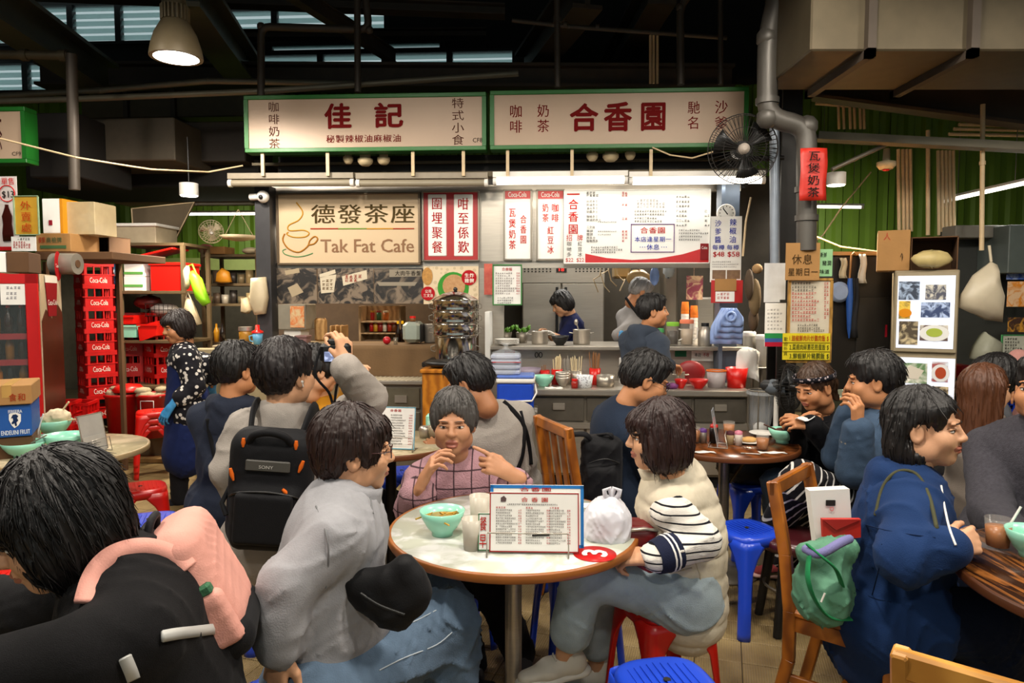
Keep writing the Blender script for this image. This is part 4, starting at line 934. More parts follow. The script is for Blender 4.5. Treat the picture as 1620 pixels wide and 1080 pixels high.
wr(t,'生炸\n雞髀',(735,432,750,447),Y_-.009,'#f0e6da',.01);wr(t,'公司\n三文治',(670,458,685,470),Y_-.009,'#f0e6da',.01)
r=fr(766,417,779,466,YM);one('wall_flyer','narrow red flyer on the steel post left of the price list','flyer',MB().bx(r[0],r[1],YM-.01,YM-.006,r[2],r[3]),mat('flyer_red','#9c1820',.5,var=.2,vs=30,col2='#c86a50'),(r[0],YM,r[2]),TH)
# ------------------------------------------------------------------ stall interiors: back walls
mb=MB();mb.bx(fa(760,500,8.6).x,fa(1225,500,8.6).x,8.6,8.7,0,3.0);struct('wall_stall_right',mb,mat('stall_wall','#4e463a',.6,.2,var=.15),TH)
mb=MB();mb.bx(fa(425,500,7.6).x,fa(775,500,7.6).x,7.6,7.7,0,3.0);struct('wall_stall_left',mb,mat('stall_wall_dark','#4a3a2a',.7,var=.2),TH)
mb=MB();r=fr(764,420,772,560,6.4);mb.bx(r[0],r[1],6.4,8.6,0,2.6);struct('wall_partition',mb,STEELD,TH)
# ------------------------------------------------------------------ generic vessels (built at their foot)
def lathe_thing(name,label,cat,base,prof,m,th=TH,n=24,extra=None,group=None):
 base=Vector(base);t=T(name,label,cat,base,th,group);mb=MB();mb.lathe(prof,base,n);t.part('vessel' if not extra else extra,mb,m);return t
def bowl_prof(R,H,t=.004):return[(0,0),(R*.45,0),(R*.48,H*.10),(R*.70,H*.35),(R*.90,H*.7),(R,H),(R-t,H),(R*.88-t,H*.68),(R*.66,H*.38),(R*.4,H*.16),(0,H*.14)]
def cup_prof(R,H,t=.003,r0=.75):return[(0,0),(R*r0,0),(R,H),(R-t,H),(R*r0-t,.006),(0,.006)]
def foot(px,py,Y,z):p=fa(px,py,Y);return Vector((p.x,Y,z))
ZL,ZU,YU,YLo=.845,1.115,6.22,5.68
zU=fa(1000,548,6.05).z;zL=fa(1000,617,5.55).z
# interior lights
tube_light('tube light inside the right stall above the fridge',Q(830,330,7.4)+Vector((0,0,.1)),Q(1120,330,7.4)+Vector((0,0,.1)),energy=55,tilt=0)
tube_light('warm tube light inside the left stall kitchen',Q(450,360,7.0),Q(660,360,7.0),energy=34,tilt=0,col=(1,.80,.56))
# right counter: lower cabinet with drawers and a continuous steel top, upper shelf behind
xa,xb=fa(842,620,5.55).x,fa(1186,620,5.55).x
t=T('serving_counter','stainless steel serving counter with drawers and a lower cabinet under the red bowls','counter',((xa+xb)/2,5.6,0),TH)
mb=MB();mb.bx(xa,xb,5.62,6.15,.10,zL-.05);t.part('body',mb,STEELD)
mb=MB();mb.bx(xa-.02,xb+.02,5.55,6.2,zL-.05,zL,.008);t.part('worktop',mb,STEEL)
for i in range(4):
 a=xa+(xb-xa)*i/4+.01;b=xa+(xb-xa)*(i+1)/4-.01;mb=MB();mb.bx(a,b,5.595,5.62,zL-.26,zL-.07,.004);d=t.part('drawer',mb,mat('drawer_front','#6d675d',.38,.6,var=.15));mb=MB();c=(a+b)/2;mb.bx(c-.05,c+.05,5.578,5.595,zL-.17,zL-.115,.004);t.part('handle',mb,STEEL,d)
 mb=MB();mb.bx(a,b,5.595,5.62,.12,zL-.32,.004);d=t.part('door',mb,STEEL);mb=MB();mb.cyl((b-.04,5.575,.45),(b-.04,5.595,.45),.012,n=10);t.part('knob',mb,STEELD,d)
mb=MB();mb.bx(xa-.02,xb+.02,5.58,5.62,zL-.32,zL-.27);t.part('ledge',mb,STEEL)
mb=MB();mb.bx(xa,xb,5.66,6.1,0,.1);t.part('plinth',mb,DARK)
xc,xd=fa(772,550,6.2).x,fa(1178,550,6.2).x
t=T('service_shelf','long raised steel shelf behind the serving counter','shelf',((xc+xd)/2,6.3,0),TH)
mb=MB();mb.bx(xc,xd,6.05,6.75,zU-.035,zU,.006);t.part('worktop',mb,STEEL)
mb=MB();mb.bx(xc,xd,6.22,6.25,0,zU-.035);t.part('splash_panel',mb,STEEL)
# notices on the splash panel
for px,m,l in(((1068,551,1086,564),ink('#2c6a4c'),'small dark green sticker under the raised shelf'),((1131,552,1160,569),ink('#7a8a2c'),'olive green poster under the raised shelf'),((798,552,815,566),ink('#a0181c'),'red sticker above the blue cooler')):
 r=fr(*px,6.2);one('sticker',l,'sticker',MB().bx(r[0],r[1],6.2,6.204,r[2],r[3]),m,(r[0],6.2,r[2]),TH)
t=sheet_thing('counter_notice','white notice with dark and red characters above the red bucket','notice',(1094,553,1128,571),6.2);wr(t,'本店',(1099,558,1109,564),6.195,INKD,.01);wr(t,'不收',(1112,558,1122,564),6.195,INKR,.01)
t=T('scissors','black kitchen scissors hanging on the splash panel','scissors',fa(852,561,6.2),TH);p=fa(852,561,6.2)
for s in(-1,1):mb=MB();mb.tube([p+Vector((s*.018+.014*math.cos(a),-.01,.022*math.sin(a)))for a in[2*math.pi*i/12 for i in range(13)]],.004,5,cap=False);t.part('handle_loop',mb,BLACKP)
mb=MB();mb.bar(p+Vector((-.01,-.01,-.02)),p+Vector((.01,-.01,-.07)),.006,.002);mb.bar(p+Vector((.01,-.01,-.02)),p+Vector((-.01,-.01,-.07)),.006,.002);t.part('blades',mb,STEEL)
# big upright fridge and kitchen background
r=fr(826,416,956,560,8.0);t=T('kitchen_fridge','tall stainless two-door fridge at the back of the right stall','fridge',((r[0]+r[1])/2,8.0,0),TH)
mb=MB();mb.bx(r[0],r[1],8.03,8.55,0,r[3]+.05);t.part('body',mb,STEELD);xm=fa(888,480,8).x
mb=MB();zz=fa(890,447,8).z;mb.bx(r[0],r[1],8.0,8.03,zz,r[3]+.05);g=t.part('vent_panel',mb,STEEL)
mb=MB()
for i in range(22):
 x=r[0]+.03+(r[1]-r[0]-.06)*i/21
 if abs(i-10.5)<3:continue
 for j in range(3):mb.bx(x-.009,x+.009,7.995,8.0,zz+.12+j*.028,zz+.135+j*.028)
t.part('vent_slots',mb,DARK,g);mb=MB();mb.bx(xm-.06,xm+.06,7.99,8.0,zz+.12,zz+.18);t.part('display',mb,BLACKP,g);txt('18',(xm-.03,xm+.03,zz+.13,zz+.17,7.985),mat('led_red','#400808',.4,emit='#ff2a20',es=2.0),t.e,t.base,.01,'digits')
for(a,b,hx)in((r[0]+.01,xm-.01,xm-.05),(xm+.01,r[1]-.01,xm+.05)):mb=MB();mb.bx(a,b,7.98,8.03,.3,zz-.01,.005);d=t.part('door',mb,STEEL);mb=MB();mb.bx(hx-.015,hx+.015,7.95,7.98,.9,zz-.05,.004);t.part('handle',mb,BLACKP,d)
# steamer
def steamer():
 c=foot(721,560,5.62,0);s=5.62/FPX;zb=fa(721,569,5.62).z;R_=36*s;t=T('steamer','tall stack of stainless steamer drums on a dark pot','steamer',(c.x,5.62,zb),TH)
 zs=[fa(721,y,5.62).z for y in(569,531,511,492,474)]
 for i in range(4):
  a,b=zs[i],zs[i+1];k=R_*(.92 if i==0 else 1.0);mb=MB();mb.lathe([(k*.96,a),(k*1.0,a+.008),(k*.985,a+.02),(k*.985,b-.014),(k*1.03,b-.010),(k*1.03,b-.002),(k*.97,b)],(c.x,5.62,0),40);d=t.part('drum',mb,CHROME)
  for sx in(-1,1):mb=MB();mb.tube([(c.x+sx*k,5.60,(a+b)/2+.02),(c.x+sx*(k+.03),5.6,(a+b)/2+.01),(c.x+sx*(k+.03),5.6,(a+b)/2-.02),(c.x+sx*k,5.6,(a+b)/2-.03)],.005,6);t.part('handle',mb,STEELD,d)
 mb=MB();z=zs[-1];mb.lathe([(R_*1.0,z),(R_*.9,z+.015),(R_*.55,z+.05),(R_*.15,z+.07),(0,z+.072)],(c.x,5.62,0),32);l=t.part('lid',mb,CHROME);mb=MB();mb.sph((c.x,5.62,z+.085),.018);t.part('knob',mb,BLACKP,l)
 z0=zb;one('steamer_stand','dark steel table under the steamer stack','table',MB().bx(c.x-.24,c.x+.24,5.40,5.85,z0-.04,z0,.006).bx(c.x-.22,c.x-.18,5.42,5.46,0,z0-.04).bx(c.x+.18,c.x+.22,5.42,5.46,0,z0-.04).bx(c.x-.22,c.x-.18,5.79,5.83,0,z0-.04).bx(c.x+.18,c.x+.22,5.79,5.83,0,z0-.04),BLACKST,(c.x,5.6,0),TH)
steamer()
# left counter with hanging brown cloth, drawers below, orange cabinet
r=fr(335,545,690,556,5.95);z1=fa(560,547,5.95).z
t=T('cloth_counter','long cafe counter of the left stall','counter',((r[0]+r[1])/2,6.0,0),TH);mb=MB();mb.bx(r[0],r[1],5.95,6.6,z1-.05,z1,.006);t.part('worktop',mb,mat('counter_top','#8f8064',.5,var=.12));mb=MB();mb.bx(r[0]+.02,r[1]-.02,6.02,6.55,.0,z1-.05);t.part('body',mb,mat('counter_body','#8a7350',.6,var=.12))
CLOTH=mat('brown_cloth','#6d5232',.85,var=.15,vs=6,bump=.2,bs=60)
x0,x1=fa(522,570,5.93).x,fa(692,570,5.93).x;zb=fa(600,603,5.9).z;mb=MB();rws=[]
for j in range(9):
 v=j/8;row=[]
 for i in range(41):
  u_=i/40;row.append(Vector((x0+(x1-x0)*u_,5.935-.02*v-.018*v*math.sin(u_*23+.6*math.sin(u_*7)),z1+.006-(z1-zb)*v*(1+.04*math.sin(u_*9)))))
 rws.append(row)
mb.sheet(rws,th=.006);mb.bx(x0,x1,5.935,6.5,z1,z1+.006);one('counter_cloth','brown cloth draped over the front of the left counter','cloth',mb,CLOTH,((x0+x1)/2,5.93,zb),TH)
r=fr(578,602,668,665,5.6);z=r[3];t=T('drawer_unit','steel drawer unit with a label holder in front of the brown cloth','drawers',((r[0]+r[1])/2,5.6,0),TH);mb=MB();mb.bx(r[0],r[1],5.62,5.9,0,z-.03);t.part('body',mb,STEELD);mb=MB();mb.bx(r[0]-.01,r[1]+.01,5.58,5.9,z-.03,z,.004);t.part('worktop',mb,STEEL)
for k in range(3):mb=MB();a,b=z-.06-.2*k-.17,z-.06-.2*k;mb.bx(r[0]+.08,r[1]-.02,5.60,5.62,a,b,.004);d=t.part('drawer',mb,mat('drawer_dull','#76705f',.4,.6,var=.1));mb=MB();c=(r[0]+r[1])/2+.06;mb.bx(c-.05,c+.05,5.588,5.60,a+.05,a+.11);t.part('handle',mb,STEEL,d)
mb=MB();rws=[[Vector((r[0]+(r[1]-r[0])*i/40,5.60+.06*j,z+.005+.004*math.sin(i*1.9)+.003*j))for i in range(41)]for j in range(4)];mb.sheet(rws,th=.006);one('ribbed_mat','pale ribbed mat lying on the steel drawer unit','mat',mb,mat('mat_pale','#a89c84',.7),(r[0],5.6,z),TH)
r=fr(668,584,717,668,5.2);t=T('orange_cabinet','orange-yellow varnished wooden lectern box left of the steamer stand','cabinet',((r[0]+r[1])/2,5.2,0),TH)
OR=mat('orange_wood','#b8741c',.4,var=.12,vs=5,kind='wood',col2='#96560e');mb=MB();mb.bx(r[0],r[1],5.2,5.5,0,r[3]-.03,.004);t.part('body',mb,OR);mb=MB();mb.bx(r[0]-.015,r[1]+.015,5.18,5.52,r[3]-.03,r[3],.006);t.part('top',mb,OR)
p=foot(700,578,5.3,r[3]);mb=MB();mb.sph(p+Vector((.02,0,.035)),(.16,.09,.035),16);mb.ring(p+Vector((.0,0,.04)),.03,.004,'x',14,5);one('black_roll','rolled black bag tied with string on the orange cabinet','bag',mb,BLACKP,p,TH)
# ---- things standing on the raised shelf of the right stall
def onU(px,Y=6.35):return foot(px,545,Y,zU)
k_=6.35/FPX
def pot(label,px,w,h,m=STEEL,ladle=False,name='cooking_pot',Y=6.35,lid=False,base=None):
 b=base or onU(px,Y);R_=w/2*Y/FPX;H=h*Y/FPX;t=T(name,label,'pot',b,TH);mb=MB();mb.lathe([(0,0),(R_*.96,0),(R_,.01),(R_,H-.006),(R_*1.04,H),(R_*.97,H),(R_*.95,.012),(0,.012)],b,28);t.part('vessel',mb,m)
 for s in(-1,1):mb=MB();mb.tube([b+Vector((s*R_,-.02,H*.75)),b+Vector((s*(R_+.03),-.02,H*.78)),b+Vector((s*(R_+.03),.02,H*.78)),b+Vector((s*R_,.02,H*.75))],.005,6);t.part('handle',mb,m)
 if ladle:mb=MB();mb.tube([b+Vector((0,0,.03)),b+Vector((-R_*.6,0,H*1.45))],.006,6);mb.sph(b+Vector((-R_*.65,0,H*1.5)),(.02,.01,.03),8);t.part('ladle',mb,STEEL)
 return t
pot('squat steel pot on the raised shelf beside the woman cook',854,26,20);pot('tall steel pot with a ladle on the raised shelf',920,27,23,ladle=True)
lathe_thing('wok_bowl','wide black bowl between the two steel pots','bowl',onU(886,6.2),bowl_prof(.08,.085),BLACKP)
for i in range(4):b=onU(802,6.15)+Vector((0,0,.012*i));lathe_thing('plate','white plate, %s of the pile at the end of the raised shelf'%('lowest','second','third','topmost')[i],'plate',b,[(0,0),(.05,0),(.105,.016),(.112,.022),(.104,.020),(.05,.006),(0,.006)],WHITE,group='white plates piled on the raised shelf')
LEAF=mat('lettuce','#5f9a24',.6,var=.3,vs=30)
for i,(px,l)in enumerate(((800,'pot of lettuce on the raised shelf above the plates'),(826,'second pot of lettuce beside the squat steel pot'))):
 b=onU(px,6.5);R_=.06;t=lathe_thing('lettuce_pot',l,'pot',b,cup_prof(R_,.10),STEELD)
 for j in range(14):a=j*2.4;mb=MB();c=b+Vector((.045*math.cos(a),.045*math.sin(a),.11+.02*math.sin(j*1.7)));mb.sheet([[c+Vector((.035*math.cos(a+u_*.6)*v,.035*math.sin(a+u_*.6)*v,.03*v+.012*math.sin(u_*5+j)))for u_ in(-1,-.5,0,.5,1)]for v in(0,.5,1)],th=.002);t.part('leaf',mb,LEAF)
p=fa(771,535,6.0);r=fr(767,493,775,570,6.0);one('sneeze_guard','narrow white upright board at the end of the raised shelf','board',MB().bx(r[0],r[1],6.0,6.3,r[2],r[3],.004),PAPER,(r[0],6.0,r[2]),TH)
# jugs, cups and thermos at the right end
def jug(label,px,w,h,liquid,lid,fill=.75,handle=True):
 b=onU(px,6.25);R_=w/2*6.25/FPX;H=h*6.25/FPX;t=T('plastic_jug',label,'jug',b,TH)
 mb=MB();mb.lathe([(0,0),(R_*.9,0),(R_,H),(R_*.96,H),(R_*.86,.006),(0,.006)],b,20);t.part('vessel',mb,mat('jug_clear','#d8d2c8',.2,alpha=.10,var=.03))
 mb=MB();mb.lathe([(0,.008),(R_*.84,.008),(R_*.92,H*fill),(0,H*fill)],b,20);t.part('contents',mb,liquid);mb=MB();mb.lathe([(R_*1.03,H),(R_*1.03,H+.03),(R_*.9,H+.035),(0,H+.035)],b,20);t.part('lid',mb,lid)
 if handle:mb=MB();mb.tube([b+Vector((R_*.9,-.02,H*.85)),b+Vector((R_+.03,-.02,H*.8)),b+Vector((R_+.03,-.02,H*.35)),b+Vector((R_*.9,-.02,H*.25))],.007,6);t.part('handle',mb,WHITE)
jug('jug of dark soy sauce with a green lid',1064,19,30,mat('soy','#1a0e08',.3),ink('#7ab03c'));jug('pale jug with a pink-orange lid beside the cups',1086,21,34,mat('pale_tea','#c8b49c',.3),ink('#d87a5c'));jug('short tub with a green lid behind the young man',1042,16,20,mat('sauce_y','#8a7a4c',.4),ink('#4c9a5c'),handle=False)
CUPM=mat('foam_cup','#e6e0d6',.6);CUPO=ink('#d8752c')
for(px,n,z00)in((1097,10,0),(1083,4,.215)):
 for i in range(n):
  b=onU(px,6.4)+Vector((0,0,z00+i*.030));o=one('paper_cup','paper cup, number %s from below in the %s'%('one two three four five six seven eight nine ten'.split()[i],'tall pile beside the thermos' if n==10 else 'short pile on top of the pale jug'),'cup',MB().lathe([(.036,0),(.038,.004),(.030,.08),(0,.08)],b,16),CUPO if i>=n-2 else CUPM,b,TH,'paper cups in the %s'%('tall pile' if n==10 else 'short pile'))
b=onU(1115,6.2);t=lathe_thing('thermos','steel vacuum flask at the right end of the raised shelf','flask',b,[(0,0),(.058,0),(.06,.01),(.06,.13),(.035,.165),(.032,.17)],STEEL);mb=MB();mb.cyl(b+Vector((0,0,.17)),b+Vector((0,0,.20)),.034);mb.tube([b+Vector((.055,0,.14)),b+Vector((.085,0,.13)),b+Vector((.085,0,.05)),b+Vector((.058,0,.04))],.008,6);t.part('lid',mb,BLACKP)
# menu card among cups, hanging kitchen bits
r=fr(1086,436,1112,474,6.9);one('drink_poster','small poster of a drink hanging behind the paper cups','poster',MB().bx(r[0],r[1],6.9,6.905,r[2],r[3]).bx(r[0]+.07,r[0]+.074,6.905,6.908,r[3],2.6),mat('drink_print','#c8a884',.5,kind='veins',vs=12,col2='#8a3a4c'),(r[0],6.9,r[2]),TH)
for i,(px,py,w,h,m,l,nm)in enumerate(((1062,447,22,70,STEELD,'dull steel cabinet panel behind the jugs','panel'),(985,430,26,20,mat('hood_warm','#b89a6a',.3,.7),'bright bent extractor hood above the old cook','extractor_hood'),(1116,500,30,60,STEEL,'steel water boiler behind the thermos','boiler'))):
 r=list(fr(px-w/2,py-h/2,px+w/2,py+h/2,7.4))
 if i==1:r[3]=3.0
 else:r[2]=0
 one(nm,l,nm.replace('_',' '),MB().bx(r[0],r[1],7.4,7.7,r[2],r[3],.02),m,(r[0],7.4,r[2]),TH)
p=fa(970,430,7.2);t=T('hanging_cable','tangle of pale cable hanging above the old cook','cable',p,TH)
for j in range(4):mb=MB();mb.tube([p+Vector((-.16+.08*j+.05*math.sin(k*1.3+j),.02*j,.12-.06*k+.05*math.sin(k*2+j*2)))for k in range(6)],.006,6);t.part('loop',mb,CREAM)
r=fr(1031,421,1040,452,6.6);mb=MB();mb.sph(((r[0]+r[1])/2,6.6,(r[2]+r[3])/2),(.045,.03,.09),12);one('blue_bag','pale blue plastic bag hanging behind the old cook','bag',mb,mat('bag_blue','#7a96d0',.4,var=.2),((r[0]),6.6,r[2]),TH)
for i,(px,py,w,h,c,l)in enumerate(((1010,440,40,26,'#c9a46c','crumpled warm plastic bag above the old cook'),(1058,425,18,28,'#b8c0c4','clear plastic bag hanging beside the steel panel'))):
 p=fa(px,py,6.9);mb=MB();mb.sph(p,(w/2*6.9/FPX,.05,h/2*6.9/FPX),12);rr=random.Random(i);mb.v=[(a+rr.uniform(-.012,.012),b,c_+rr.uniform(-.012,.012))for a,b,c_ in mb.v];one('plastic_bag',l,'bag',mb,mat('bagm%d'%i,c,.35,var=.15),p,TH)
# ---- lower counter of the right stall
def onL(px,Y=5.78):return foot(px,610,Y,zL)
def sc(w,Y=5.78):return w*Y/FPX
lathe_thing('mint_bowl','mint green bowl on the serving counter beside the spoon bins','bowl',onL(860),bowl_prof(sc(17),sc(17)),MINT)
for i in range(3):b=onL(890)+Vector((0,0,.02*i));lathe_thing('steel_bowl','%s steel bowl of the nested pile on the serving counter'%('lowest','middle','top')[i],'bowl',b,bowl_prof(sc(12),sc(15)),STEEL,group='nested steel bowls on the serving counter')
b=onL(958);lathe_thing('steel_tray','wide round steel pan at the end of the serving counter','pan',b,[(0,0),(sc(14),0),(sc(14.5),sc(18)),(sc(14),sc(18)),(sc(13.6),.008),(0,.008)],STEEL)
lathe_thing('mint_bowl','large mint bowl filled with lilac dishes at the counter back','bowl',onL(835,6.0),bowl_prof(sc(22),sc(24)),mat('lilac_bowl','#a89aac',.4))
STICK=mat('chopstick_pale','#d8c49a',.7,var=.1);STICKD=mat('chopstick_brown','#8a5a2c',.6,var=.15)
def holder(label,px,Y,w,h,m,nst,sm,top):
 b=onL(px,Y);t=lathe_thing('utensil_holder',label,'holder',b,cup_prof(sc(w/2,Y),sc(h,Y),r0=.9),m);rr=random.Random(px)
 for i in range(nst):a=rr.uniform(0,6.28);R_=sc(w/2,Y)*.7*rr.random();p=b+Vector((R_*math.cos(a),R_*math.sin(a),.02));mb=MB();q=p+Vector((R_*.5*math.cos(a),.01,sc(top,Y)*rr.uniform(.85,1.05)));mb.bar(p,q,.007);t.part('stick',mb,sm)
holder('red holder of pale chopsticks on the serving counter',881,5.9,18,24,REDP,14,STICK,42);holder('steel holder of pale wooden spoons on the serving counter',912,5.9,20,22,STEEL,12,STICK,42);holder('red holder of brown chopsticks on the serving counter',941,5.9,18,26,REDP,16,STICKD,46);holder('small red holder at the back of the serving counter',862,6.0,16,20,REDP,3,STICKD,26);holder('steel holder of metal spoons on the serving counter',897,6.0,14,20,STEEL,8,STEEL,38)
b=onL(925,5.7);one('white_basket','pale cloth basket in front of the spoon holders','basket',MB().lathe([(0,0),(.055,0),(.07,.10),(.066,.10),(.05,.008),(0,.008)],b,18),mat('basket_white','#c8ccd0',.7,kind='dots',vs=60,col2='#8a8a90'),b,TH)
b=onL(909,5.66);t=lathe_thing('sauce_jar','small jar of red chilli sauce on the counter edge','jar',b,[(0,0),(.026,0),(.028,.05),(.022,.055),(.022,.06)],mat('chilli','#9a1c10',.3));mb=MB();mb.cyl(b+Vector((0,0,.06)),b+Vector((0,0,.075)),.025);t.part('lid',mb,REDP)
b=onL(874,5.62);mb=MB();mb.sheet([[b+Vector((.02*i-.06,.02*j-.02,.008+.006*math.sin(i*2+j)))for i in range(8)]for j in range(4)],th=.012);one('folded_napkin','folded white napkin at the edge of the serving counter','napkin',mb,PAPER,b,TH)
for i,(px,w,h,l)in enumerate(((1077,10,14,'small red bowl at the young man\'s elbow'),(1105,15,14,'wide red bowl holding steel dishes on the counter'))):
 lathe_thing('red_bowl',l,'bowl',onL(px,5.7),bowl_prof(sc(w),sc(h)),REDP)
lathe_thing('red_bucket','red bucket at the right end of the serving counter','bucket',onL(1165),cup_prof(sc(17),sc(31),r0=.82),REDP)
b=onL(1133);t=lathe_thing('clear_tub','clear tub with orange rim between red bowl and red bucket','tub',b,cup_prof(sc(15),sc(26),r0=.85),mat('tub_clear','#cfc6c8',.3,alpha=.6));mb=MB();mb.ring(b+Vector((0,0,sc(26))),sc(15),.006,'z',20);t.part('rim',mb,ink('#d8702c'));mb=MB();mb.lathe([(0,.01),(sc(11),.01),(sc(13),.05),(0,.055)],b,16);t.part('contents',mb,STEELD)
b=onL(1092,6.0);one('leaning_lid','large oval red lid leaning behind the wide red bowl','tray',MB().sph(b+Vector((0,0,sc(18))),(sc(24),.03,sc(20)),18),mat('lid_red','#8a1014',.4),b,TH)  # a large red lid stood on edge behind the bowl
pot('small steel pot behind the small red bowl',1078,14,20,base=onL(1076,5.95),Y=5.95)
b=onL(1062,5.66);mb=MB();mb.sph(b+Vector((0,0,.02)),(.06,.04,.025),12);rr=random.Random(3);mb.v=[(x+rr.uniform(-.01,.01),y,z+rr.uniform(-.008,.008))for x,y,z in mb.v];one('purple_cloth','crumpled purple rag on the counter by the young man','cloth',mb,mat('purple_rag','#7a3a78',.8,var=.2),b,TH)
b=onL(983,6.0);one('cutting_board','white upright chopping board beside the young man','board',MB().bx(b.x-.02,b.x+.05,6.0,6.02,zL,zL+.22,.005),PAPER,b,TH)
# cooler box and bagged boxes at the left end of the counter
r=fr(784,594,846,650,5.25);zc=r[2];t=T('cooler_box','blue and white cooler box on a stand left of the serving counter','cooler',((r[0]+r[1])/2,5.25,zc),TH)
mb=MB();mb.bx(r[0]+.01,r[1]-.01,5.25,5.5,zc,r[3]-.06,.015);t.part('body',mb,mat('cooler_blue','#1c48c0',.35));mb=MB();mb.bx(r[0],r[1],5.24,5.51,r[3]-.06,r[3]-.025,.01);t.part('rim',mb,WHITE);mb=MB();mb.bx(r[0]+.005,r[1]-.005,5.245,5.505,r[3]-.025,r[3],.01);l=t.part('lid',mb,mat('cooler_lid','#5a78c8',.4));mb=MB();c=(r[0]+r[1])/2;mb.bx(c-.02,c+.02,5.3,5.34,r[3],r[3]+.035,.005);t.part('spout',mb,BLUEP,l)
mb=MB();mb.tube([Vector((r[1],5.3,r[3]-.07)),Vector((r[1]+.015,5.26,r[3]-.13)),Vector((r[1]-.02,5.235,r[3]-.19)),Vector((r[0]+.05,5.235,r[3]-.2))],.008,6);t.part('handle',mb,WHITE)
one('cooler_stand','steel stand carrying the blue cooler box','stand',MB().bx(r[0]-.02,r[1]+.02,5.22,5.54,zc-.03,zc,.004).bx(r[0],r[0]+.03,5.24,5.27,0,zc-.03).bx(r[1]-.03,r[1],5.24,5.27,0,zc-.03).bx(r[0],r[0]+.03,5.49,5.52,0,zc-.03).bx(r[1]-.03,r[1],5.49,5.52,0,zc-.03),STEELD,(r[0],5.25,0),TH)
q=fr(774,560,825,594,5.3);z0=r[3]+.002;t=T('bagged_boxes','pile of clear takeaway boxes in a tied plastic bag on the cooler','bag',((q[0]+q[1])/2,5.35,z0),TH);mb=MB()
for k in range(4):mb.bx(q[0]+.01,q[1]-.01,5.28,5.46,z0+k*.04,z0+.034+k*.04,.01)
t.part('boxes',mb,mat('foam_box','#c4cce0',.4,alpha=.7));mb=MB();c=Vector(((q[0]+q[1])/2,5.37,z0+.165));mb.lathe([(.12,-.16),(.125,-.05),(.11,0),(.03,.03),(.012,.045),(.04,.075)],c,18);t.part('bag_film',mb,CLEARP);mb=MB();mb.bx(q[0]+.005,q[1]-.005,5.272,5.276,z0+.095,z0+.10);t.part('elastic',mb,REDP)
# hanging blue carrier bags on the post
BAGB=mat('carrier_blue','#8fa8dc',.4,var=.1)
p=fa(1153,515,5.85);t=T('carrier_bags','bunch of pale blue carrier bags hanging on the post','bag',p,TH)
for k in range(4):
 mb=MB();rws=[];w=.13-.012*k;
 for j in range(7):
  v=j/6;wd=w*(.35+.65*min(1,v*1.8));rws.append([Vector((p.x+.01*k-.015+wd*(u_/5-1),5.87-.02*k+.012*math.sin(u_*1.4+k+v*3),fa(1153,487,5.85).z-v*(.30-.05*k)))for u_ in range(11)])
 mb.sheet(rws,th=.003);t.part('bag',mb,BAGB)
mb=MB();mb.ring((p.x,5.79,fa(1153,500,5.85).z),.035,.012,'y',14,6);t.part('handle_knot',mb,BAGB)
# ---- left stall kitchen
z1_=z1
def onK(px,Y=6.2):return foot(px,545,Y,z1_+.008)
r=fr(443,481,486,521,6.25);b=onK(464);t=T('drinks_dispenser','grey dispenser with a burger picture at the left end of the counter','dispenser',b,TH);mb=MB();mb.bx(r[0],r[1],6.2,6.5,r[2],r[3],.006);t.part('body',mb,mat('disp_grey','#8f8878',.4,.3));mb=MB();mb.bx(r[0]+.04,r[1]-.06,6.24,6.46,z1_,r[2]);t.part('foot',mb,WHITE);q=fr(459,484,481,518,6.19);mb=MB();mb.bx(q[0],q[1],6.19,6.2,q[2],q[3]);t.part('picture',mb,mat('burger_print','#b8a078',.5,kind='veins',vs=14,col2='#c0703c'))
for i,(px,w,h,m,l)in enumerate(((458,20,10,mat('tub_grey','#a8a098',.4),'grey plastic tub at the foot of the dispenser'),(479,19,14,mat('tub_pink','#7a5a58',.4),'dark pink lidded tub at the foot of the dispenser'))):
 b=onK(px,6.05);s=6.05/FPX;t=T('storage_tub',l,'tub',b,TH);mb=MB();mb.bx(b.x-w/2*s,b.x+w/2*s,6.0,6.12,b.z,b.z+h*s*.75,.006);t.part('body',mb,m);mb=MB();mb.bx(b.x-w/2*s-.005,b.x+w/2*s+.005,5.995,6.125,b.z+h*s*.75,b.z+h*s,.004);t.part('lid',mb,m)
b=onK(507,6.4);one('chopping_block','tall round-cornered wooden chopping board standing on the counter','board',MB().bx(b.x-.06,b.x+.06,6.4,6.44,b.z,b.z+.22,.03),mat('block_wood','#a8804c',.6,kind='wood',vs=6,col2='#8a6434'),b,TH)
for i,px in enumerate((527,535,543)):b=onK(px,6.45);one('wooden_rack_board',('first','second','third')[i]+' of three small wooden boards standing in a row','board',MB().bx(b.x-.008,b.x+.008,6.38,6.6,b.z,b.z+.15,.004),mat('block_wood'),b,TH,'small wooden boards in the left kitchen')
r=fr(638,509,666,539,6.15);b=onK(652,6.15);t=T('toaster','pale steel toaster at the right end of the left counter','toaster',b,TH);mb=MB();mb.bx(r[0],r[1],6.1,6.35,z1_+.02,r[3],.03);t.part('body',mb,mat('toaster_mint','#b4beb0',.3,.4));mb=MB();mb.bx(r[1]-.005,r[1]+.006,6.12,6.33,z1_+.02,r[3]-.02,.004);mb.bx(r[0]+.03,r[1]-.03,6.14,6.16,r[3]-.004,r[3]+.003);t.part('side_panel',mb,BLACKP)
b=foot(653,508,6.2,r[3]);t=lathe_thing('spice_jar','jar with a red lid standing on the toaster','jar',b,[(0,0),(.026,0),(.026,.03),(.022,.035)],mat('jar_brown','#7a4a24',.3));mb=MB();mb.cyl(b+Vector((0,0,.033)),b+Vector((0,0,.05)),.028);t.part('lid',mb,REDP)
b=onK(612,6.05);one('red_ball','small round red tin on the counter edge','tin',MB().sph(b+Vector((0,0,.035)),.036,14),mat('tin_red','#b01020',.35),b,TH)
